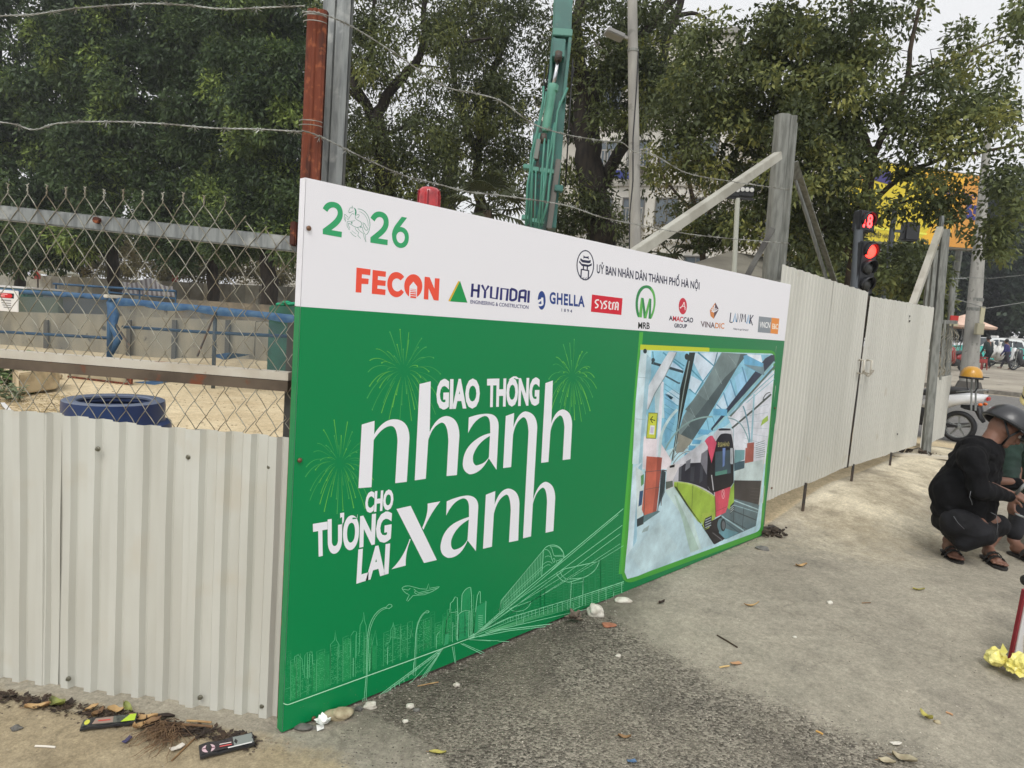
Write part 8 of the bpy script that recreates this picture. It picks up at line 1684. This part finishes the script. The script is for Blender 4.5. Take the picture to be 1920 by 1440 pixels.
for a_ in (('tan fallen leaf left of the green one, lying flat on the dirt', 70, 1338, .085, .036, ra + .25, LT, 1, .3), ('yellow-green fallen leaf with a curled edge, at the far left by the sheet fence', 107, 1330, .07, .05, ra - .3, LG, 2, .8, .004, .1), ('small tan leaf tucked against the sheet fence above the crushed green carton', 172, 1338, .045, .03, ra + .9, LT, 3, .5), ('curled brown leaf left of the white chip, above the green carton', 180, 1352, .05, .035, ra + 1.3, LB, 4, 1.2, .002, .3),
           ('round tan leaf standing against the sheet fence, above the green carton', 213, 1348, .055, .045, ra + .3, LT, 5, .7, .008, .35), ('yellowish leaf leaning on the round tan leaf by the fence', 238, 1342, .055, .03, ra - .6, LG, 6, .5, .012, .4), ('long tan leaf lying right of the crushed green carton', 268, 1357, .105, .036, ra + .05, LT, 7, .3, .003), ('upright folded orange-tan leaf below the long tan leaf', 255, 1375, .05, .035, ra + 1.1, LT, 8, 1.0, .006, .6), ('dark flat leaf under the root clump by the fence', 305, 1352, .09, .03, ra, LD, 9, .2, .002),
           ('pale brown leaf half under the long tan leaf, near the roots', 285, 1364, .06, .04, ra + .6, LB, 10, .6, .003), ('lone yellow-brown leaf on the dirt below the dark asphalt patch', 820, 1417, .062, .022, ra - .05, LY, 11, .3), ('yellow crinkled leaf on the asphalt at the lower right', 1737, 1350, .06, .04, ra + 1.9, LY, 12, .8, .002, .2), ('small yellow leaf on the concrete left of the squatting person', 1722, 1109, .075, .024, ra - .1, LY, 13, .4), ('pale tan leaf on the concrete right of the banner board', 1502, 1063, .09, .035, ra + .2, LT, 14, .5), ('large pale torn leaf at the bottom edge of the view', 1695, 1427, .085, .05, ra - .6, M('leaf_pale', S(186, 176, 148, .9), .7, col2=S(150, 138, 112, .9), scale=20), 15, .5), ('second pale leaf at the bottom edge, left of the torn one', 1662, 1436, .06, .04, ra - .3, MATS['leaf_pale'], 16, .4), ('thin curled tan leaf on the concrete near the board, left of the stick', 1408, 1141, .09, .02, ra + .05, LT, 17, .9), ('tiny brown leaf on the concrete under the picture print', 1240, 1135, .05, .03, ra + .6, LD, 18, .5), ('grey-brown leaf scrap on the asphalt right of the lone yellow-brown leaf', 1170, 1390, .05, .022, ra - .2, LB, 19, .6)):
    leafthing(*a_)
# crushed cartons
def carton(label, px, py, ln, wd, rot, base, parts, seed):
    q = gz_(px, py, .004); t = thing('crushed_carton', label, 'carton', q); R = Matrix.Rotation(rot, 3, 'Z') @ Matrix.Rotation(.10, 3, 'X'); m = MB(); n = 6; r = random.Random(seed); top = []
    for i in range(n + 1):
        x = ln * (i / n - .5); zb = .004 + .006 * abs(math.sin(i * 1.3)); h = .006 + .004 * r.random()
        for y, z in ((-wd / 2, zb), (wd / 2, zb), (wd / 2 * .97, zb + h), (0, zb + h + .002), (-wd / 2 * .97, zb + h)): m.v.append(tuple(q + R @ Vector((x, y, z))))
    for i in range(n):
        for j in range(5): m.f.append((i * 5 + j, i * 5 + (j + 1) % 5, (i + 1) * 5 + (j + 1) % 5, (i + 1) * 5 + j))
    m.f.append((4, 3, 2, 1, 0)); m.f.append(tuple(n * 5 + j for j in range(5))); o = m.build('box', base, t)
    p = Print(lambda x, y, k: q + R @ Vector((ln * (x - .5), wd * (y - .5) * .9, .0185 + .0004 * k)))
    for kind, args in parts: getattr(p, kind)(*args)
    p.build('printed_face', INK, t)
CBK = M('carton_black', S(46, 46, 48, .9), .45)
carton('crushed black and green carton lying on the dirt by the sheet fence', 205, 1366, .175, .05, ra + .34, CBK, [('poly', ([(0.02, .1), (.98, .1), (.98, .9), (.02, .9)], S(74, 78, 72))), ('poly', ([(.34, .1), (.66, .1), (.6, .9), (.4, .9)], S(96, 98, 90))), ('poly', ([(.72, .1), (.98, .1), (.98, .9), (.86, .9)], S(176, 204, 60))), ('poly', ([(.2, .2), (.58, .15), (.56, .85), (.24, .85)], S(150, 128, 116))), ('ell', (.1, .5, .05, .3, S(200, 200, 80))), ('poly', ([(.3, .45), (.52, .42), (.52, .55), (.3, .58)], S(190, 70, 60)))], 1)
carton('crushed black carton with pink and white print, at the bottom left of the view', 425, 1408, .175, .062, ra + .52, CBK, [('poly', ([(0.02, .08), (.98, .08), (.98, .92), (.02, .92)], S(54, 50, 52))), ('ell', (.16, .45, .12, .34, S(206, 178, 184))), ('poly', ([(.62, .08), (.98, .08), (.98, .92), (.62, .92)], S(128, 134, 130))), ('line', ([(.05, .5), (.28, .4)], .06, S(90, 50, 60))), ('poly', ([(.36, .3), (.58, .25), (.58, .35), (.36, .4)], S(200, 90, 90))), ('poly', ([(.36, .5), (.58, .45), (.58, .52), (.36, .57)], S(220, 210, 206))), ('poly', ([(.5, .0), (.95, .0), (.95, .1), (.5, .1)], S(214, 214, 212)))], 2)
def stick(name, label, cat, px, py, px2, py2, r_, mat, up=.0, group=None):
    a, e = gz_(px, py, r_ + up), gz_(px2, py2, r_ + up); t = thing(name, label, cat, a, group); m = MB(); m.tube([a, a.lerp(e, .5) + Vector((0, 0, r_ * .3)), e], r_, 8); m.build('shaft', mat, t, auto=40)
WP = M('white_paper', S(222, 216, 204, .95), .6)
stick('paper_stick', 'short white paper stick lying on the dirt at the far left', 'litter', 66, 1407, 104, 1405, .0035, WP)
stick('cigarette_end', 'cigarette end with a yellow tip on the asphalt right of the patch', 'cigarette end', 1349, 1251, 1367, 1251, .004, M('cig', S(206, 176, 120, .95), .7)); stick('cigarette_end', 'orange-tipped cigarette end near the bottom centre-right', 'cigarette end', 1530, 1372, 1543, 1377, .004, M('cig2', S(206, 160, 90, .95), .7)); stick('cigarette_end', 'pale cigarette end at the lower right, left of the yellow leaf', 'cigarette end', 1773, 1342, 1786, 1344, .004, M('cig3', S(196, 150, 110, .95), .7))
stick('twig', 'thin dark twig lying on the concrete above the asphalt patch', 'twig', 1344, 1195, 1382, 1219, .004, LD); stick('twig', 'thin curved twig beside the board foot, on the asphalt patch', 'twig', 783, 1284, 822, 1279, .0025, LT); stick('twig', 'small brown twig on the concrete below the picture print', 'twig', 1616, 1134, 1632, 1133, .003, LB); stick('twig', 'thin twig running from the roots towards the printed black carton', 'twig', 365, 1388, 322, 1432, .003, LB); stick('twig', 'grey-brown twig lying along the fence foot right of the roots', 'twig', 330, 1366, 398, 1371, .005, LB, .006); stick('twig', 'second stick along the fence foot, just above the first', 'twig', 350, 1360, 396, 1365, .004, LT, .01)
for lab, px, py, s_, mt, rot in (('orange-brown paper scrap beside the yellow-tipped cigarette end', 1380, 1248, .05, M('scrap_orange', S(196, 150, 110, .9), .7), .3), ('small blue plastic scrap at the bottom edge of the view', 1183, 1437, .03, M('scrap_blue', S(90, 120, 156, .9), .4), .2), ('purple-blue bottle-cap strip below the tan leaves by the fence', 239, 1392, .035, M('scrap_purple', S(64, 62, 100, .9), .4), 1.4), ('white torn paper left of the printed black carton', 333, 1410, .045, WP, 1.0), ('white rag end at the lower right on the asphalt', 1680, 1360 + 40, .04, WP, .2)):
    q = gz_(px, py, .004); t = thing('scrap', lab, 'scrap', q); r = random.Random(px); R = Matrix.Rotation(ra + rot, 3, 'Z'); pr = [q + R @ Vector((s_ * x * r.uniform(.8, 1.1), s_ * y * .5 * r.uniform(.7, 1.1), .002 + .006 * r.random())) for x, y in ((-.6, -.4), (.1, -.6), (.6, -.3), (.5, .5), (-.1, .4), (-.55, .5))]
    m = MB(); m.prism(pr, Vector((0, 0, .003))); m.build('piece', mt, t)
# white crumpled paper, stones
q = gz_(607, 1362, .025); t = thing('crumpled_paper', 'white crumpled paper flower at the foot of the banner board', 'paper', q); r = random.Random(3); m = MB()
for i in range(13):
    a = i * 2.4; l = .045 * r.uniform(.7, 1.1); d_ = Vector((math.cos(a), math.sin(a), r.uniform(.1, 1.2))).normalized(); s_ = d_.cross(Zv).normalized(); u = s_.cross(d_); c = q - Zv * .02
    m.add([c, c + d_ * l * .6 + s_ * l * .35 + u * .006, c + d_ * l + u * r.uniform(-.01, .01), c + d_ * l * .6 - s_ * l * .35], [(0, 1, 2), (0, 2, 3)])
o = m.build('petal', M('paper_white', S(236, 236, 232, 1), .7), t); o['kind'] = 'stuff'
def stone(label, px, py, s_, mat, seed, sc=(1, .75, .6), group=None, rot=0, up=0):
    q = gz_(px, py, s_ * sc[2] * .55 + up); t = thing('stone', label, 'stone', q, group); r = np.random.RandomState(seed); bm = bmesh.new(); bmesh.ops.create_icosphere(bm, subdivisions=3, radius=1); R = Matrix.Rotation(ra + rot, 3, 'Z'); k = r.normal(size=(5, 3)); ph = r.rand(5) * 6
    for v in bm.verts:
        n = v.co.normalized(); f_ = 1 + .10 * sum(math.sin(2.3 * n.dot(Vector(k[i])) + ph[i]) for i in range(5)) + .02 * r.normal()
        v.co = q + R @ Vector((n.x * sc[0] * s_ * f_, n.y * sc[1] * s_ * f_, n.z * sc[2] * s_ * f_))
    me = bpy.data.meshes.new('rock'); bm.to_mesh(me); bm.free(); link('rock', me, mat, t, True)
ST = M('stone_tan', S(184, 172, 142, .9), .9, col2=S(150, 136, 108, .9), scale=30, bump=.4, bscale=60); SW = M('stone_white', S(216, 212, 200, .95), .8, col2=S(186, 180, 166, .95), scale=30); SGy = M('stone_grey', S(128, 126, 120, .85), .9, col2=S(98, 96, 92, .85), scale=30); SBk = M('brick_red', S(176, 120, 92, .9), .9, col2=S(150, 96, 74, .9), scale=30)
for a_ in (('largest tan stone under the near end of the banner board, behind the white paper', 638, 1346, .046, ST, 1, (1.05, .6, .55), None, .3), ('white oval stone under the board, right of the grey one', 694, 1325, .026, SW, 2, (1, .6, .55), None, .2), ('small dark grey stone between the tan and the white stone', 673, 1330, .017, SGy, 3), ('flat grey stone half under the board corner, left of the white paper', 570, 1368, .035, SGy, 4, (1, .6, .35)), ('tiny grey stone left of the white crumpled paper', 587, 1367, .013, SGy, 5), ('white lump stone on the dark asphalt patch, nearest the board', 769, 1325, .016, SW, 6), ('grey lump beside the white lump on the asphalt patch', 780, 1332, .013, SGy, 7),
           ('white angular stone against the board foot where the asphalt patch ends', 1116, 1154, .05, SW, 8, (.9, .7, .75)), ('flat reddish brick chip on the asphalt near the white angular stone', 1141, 1174, .035, SBk, 9, (1, .8, .25)), ('pale stone lying under the board foot right of the white angular stone', 1168, 1130, .035, SW, 10, (1.3, .6, .4)), ('white chip on the asphalt patch, lower left part', 759, 1353, .012, SW, 11), ('white chip in the middle of the asphalt patch', 856, 1286, .014, SW, 12), ('small pale stone on the asphalt patch above the middle', 1160, 1231, .014, SW, 13), ('white pebble on the concrete below the picture print', 1555, 1134, .018, SW, 14), ('tan pebble near the yellow leaf at the lower right', 1757, 1360, .013, ST, 15), ('small white stone lying on the leaves by the sheet fence', 191, 1357, .014, SW, 16), ('grey stone on the dirt at the far left', 30, 1375, .018, SGy, 17, (1, .7, .5)), ('flat dark round stone beside the rubble at the far end of the board', 1430, 1030, .055, SGy, 18, (1, .7, .22)), ('flat pale stone left of the far tan leaf', 1490, 1200, .012, SW, 19)):
    stone(*a_)
q = gz_(1075, 1166, .02); t = thing('dried_leaf_clump', 'curled grey-brown dried leaves against the board foot, left of the white stone', 'leaf clump', q); r = random.Random(6)
for i in range(4): m = leafmesh(.09, .05, 1.0, i); R = Matrix.Rotation(r.uniform(0, 6), 3, 'Z') @ Matrix.Rotation(r.uniform(-.8, .8), 3, 'Y'); m.v = [tuple(q + R @ Vector(v)) for v in m.v]; m.build('leaf', M('dry_grey', S(150, 138, 124, .85), .8, col2=S(116, 102, 90, .85), scale=20), t, True)
# rubble at the far end of the board, mess at the gate post foot
for lab, px, py, w, seed, n in (('dark rubble and rusty scrap at the far foot of the banner board', 1440, 1003, .16, 1, 46), ('dark scrap and mortar lumps at the foot of the gate post', 1715, 851, .35, 2, 40)):
    q = gz_(px, py, .0); t = thing('rubble', lab, 'rubble', q); r = random.Random(seed); m = MB()
    for i in range(n):
        c = q + sr * r.gauss(0, w * .45) + sf * r.gauss(0, w * .25); c.z = G(c.x, c.y) + r.uniform(0, .05); k = r.uniform(.01, .035); m.box(c, (k * r.uniform(.6, 2), k, k * r.uniform(.4, 1)), Matrix.Rotation(r.uniform(0, 6), 3, 'Z') @ Matrix.Rotation(r.uniform(-1, 1), 3, 'X'))
    o = m.build('fragment', M('rubble_dark', S(88, 76, 64, .8), .9, col2=S(52, 44, 38, .8), scale=25), t); o['kind'] = 'stuff'
    m = MB(); a = q + sr * -.05 + Zv * .05; m.tube([a, a + sr * .09 + Zv * .03, a + sr * .15 + Zv * .0, a + sr * .14 - Zv * .04], .006, 6); m.build('bent_rod', DARK, t, True)
m = MB()
for x, s_ in ((1735, .2),): m.box(gz_(1728, 856, .01), (.75, .12, .03), R_)
tag(m.build('mortar_strip', M('mortar', S(206, 198, 180, .9), .9)), 'pale strip of spilled mortar at the foot of the gate post', 'mortar')
# roots and plastic lid by the fence
q = gz_(330, 1372, .0); t = thing('root_clump', 'tangled brown roots spilling onto the dirt from under the sheet fence', 'roots', q); r = random.Random(12); m = MB()
for i in range(150):
    c = gz_(318 + r.gauss(0, 14), 1362 + abs(r.gauss(0, 16)), .004); v = (sf * .6 + sr * r.uniform(-.9, .7)).normalized() * r.uniform(.03, .13); b0 = c + Zv * r.uniform(0, .015)
    m.tube([b0, b0 + v * .4 + Zv * r.uniform(-.002, .02) + sr * r.uniform(-.015, .015), b0 + v * .8 + Zv * r.uniform(-.008, .008), b0 + v + sr * r.uniform(-.02, .02) - Zv * .004], [.0016, .0013, .001, .0005], 4)
o = m.build('root', M('root_brown', S(132, 106, 78, .85), .9, col2=S(96, 74, 56, .85), scale=30), t); o['kind'] = 'stuff'
q = on_plane(411, 1364, A_ + FN * .035, FN); t = thing('plastic_disc', 'round translucent plastic disc standing against the foot of the sheet fence', 'disc', q); m = MB(); m.lathe([(0, .0), (.024, .0), (.028, .003), (.028, -.002), (.024, -.003), (0, -.003)], q, 20, (FN + Zv * .3).to_track_quat('Z', 'Y').to_matrix()); m.build('disc', M('cloudy_plastic', S(186, 184, 172, .9), .4, col2=S(160, 158, 148, .9), scale=30), t, auto=30)
# loose gravel
r = random.Random(77); PB_S = []
def gravel(name, label, n, fn, smin, smax, mat):
    m = MB()
    for i in range(n):
        px, py = fn(); q = gz_(px, py); s_ = smin + (smax - smin) * r.random() ** 2.5; k = len(m.v); rr_ = Matrix.Rotation(r.uniform(0, 6), 3, 'Z')
        vs = [Vector((s_ * math.cos(a) * r.uniform(.7, 1.2), s_ * math.sin(a) * r.uniform(.6, 1), -s_ * .1)) for a in (0, 1.4, 2.7, 3.9, 5.2)]; top = Vector((s_ * r.uniform(-.3, .3), s_ * r.uniform(-.3, .3), s_ * r.uniform(.4, .8)))
        m.v += [tuple(q + rr_ @ v) for v in vs + [top]]; m.f += [(k + j, k + (j + 1) % 5, k + 5) for j in range(5)]
    tag(m.build(name, mat), label, 'gravel', kind='stuff')
def alongboard(): u = r.random(); x = 560 + 860 * u; y = 1372 - (x - 533) * .4115; return x, y + abs(r.gauss(0, 7)) * (1.25 - u) + 1
def fencefoot(): x = r.uniform(-30, 540); return x, 1300 + x * .175 + abs(r.gauss(0, 18))
def patchedge(): u = r.random(); P0 = [(1085, 1160), (1150, 1160), (1240, 1222), (1340, 1275), (1440, 1318), (1500, 1340), (1600, 1380), (1690, 1412), (1760, 1440)]; i = min(int(u * 8), 7); f_ = u * 8 - i; return P0[i][0] + (P0[i + 1][0] - P0[i][0]) * f_ + r.gauss(0, 22), P0[i][1] + (P0[i + 1][1] - P0[i][1]) * f_ + r.gauss(0, 12)
def anywhere(): return r.uniform(620, 1900), 960 + (r.random() ** .8) * 480
gravel('gravel', 'grey gravel and grit along the foot of the banner board', 420, alongboard, .003, .012, M('grit', S(150, 144, 132, .85), .9, col2=S(100, 95, 88, .85), scale=30))
gravel('gravel', 'grit and small stones along the foot of the sheet fence', 520, fencefoot, .002, .010, M('grit_brown', S(146, 134, 112, .85), .9, col2=S(98, 88, 76, .85), scale=30))
gravel('gravel', 'loose stones along the edge of the asphalt patch', 700, patchedge, .002, .008, M('grit_pale', S(176, 170, 156, .85), .9, col2=S(110, 104, 96, .85), scale=30))
def inpatch():
    while True:
        x, y = r.uniform(640, 1750), r.uniform(1165, 1440)
        if y > 1160 + max(0, (x - 1150)) * .47 - 0 and y > 1372 - (x - 533) * .4115 + 4: return x, y
gravel('asphalt_grit', 'rough dark aggregate standing out of the asphalt patch', 9000, inpatch, .002, .0062, M('aggregate', S(150, 143, 130, .9), .9, col2=S(80, 75, 68, .8), scale=60))
gravel('gravel', 'dark specks of grit scattered over the concrete', 900, lambda: (lambda p_: p_ if p_[1] > 1375 - (p_[0] - 533) * .4115 + 8 else (1600, 1200))(anywhere()), .001, .0045, LD)
gravel('gravel', 'small pale chips scattered over the concrete and asphalt', 1100, lambda: (lambda p_: p_ if p_[1] > 1375 - (p_[0] - 533) * .4115 + 8 else (1700, 1300))(anywhere()), .001, .0055, M('grit_white', S(206, 198, 182, .9), .9, col2=S(150, 142, 128, .85), scale=30))
def dirtpile(): x = r.uniform(-20, 480); return x, 1303 + x * .178 + abs(r.gauss(0, 11))
r = random.Random(5); m = MB()
for i in range(800):
    px, py = dirtpile(); c = gz_(px, py, .006); a = r.uniform(0, 6.28); l = r.uniform(.006, .03); v = Vector((math.cos(a), math.sin(a), r.uniform(-.1, .5))).normalized() * l; s_ = v.cross(Zv).normalized() * l * .35; m.add([c, c + v * .5 + s_, c + v, c + v * .5 - s_], [(0, 1, 2, 3)])
tag(m.build('leaf_litter', LD), 'dark crumbled leaf litter along the foot of the sheet fence', 'leaf litter', kind='stuff')  # litter band, laid denser and darker to give contact shade under the fence
# ================================================================ air
m = MB(); m.box((35, 20, 29), (250, 200, 61.5)); hz = m.build('haze'); hz['kind'] = 'stuff'; hz['label'] = 'thin pale haze'
hmt = bpy.data.materials.new('haze'); hmt.use_nodes = True; n_ = hmt.node_tree.nodes; n_.clear(); vo = n_.new('ShaderNodeVolumePrincipled'); vo.inputs['Density'].default_value = .0013; vo.inputs['Color'].default_value = (.93, .96, 1, 1); vo.inputs['Anisotropy'].default_value = .2
oo = n_.new('ShaderNodeOutputMaterial'); hmt.node_tree.links.new(vo.outputs[0], oo.inputs['Volume']); hz.data.materials.append(hmt)
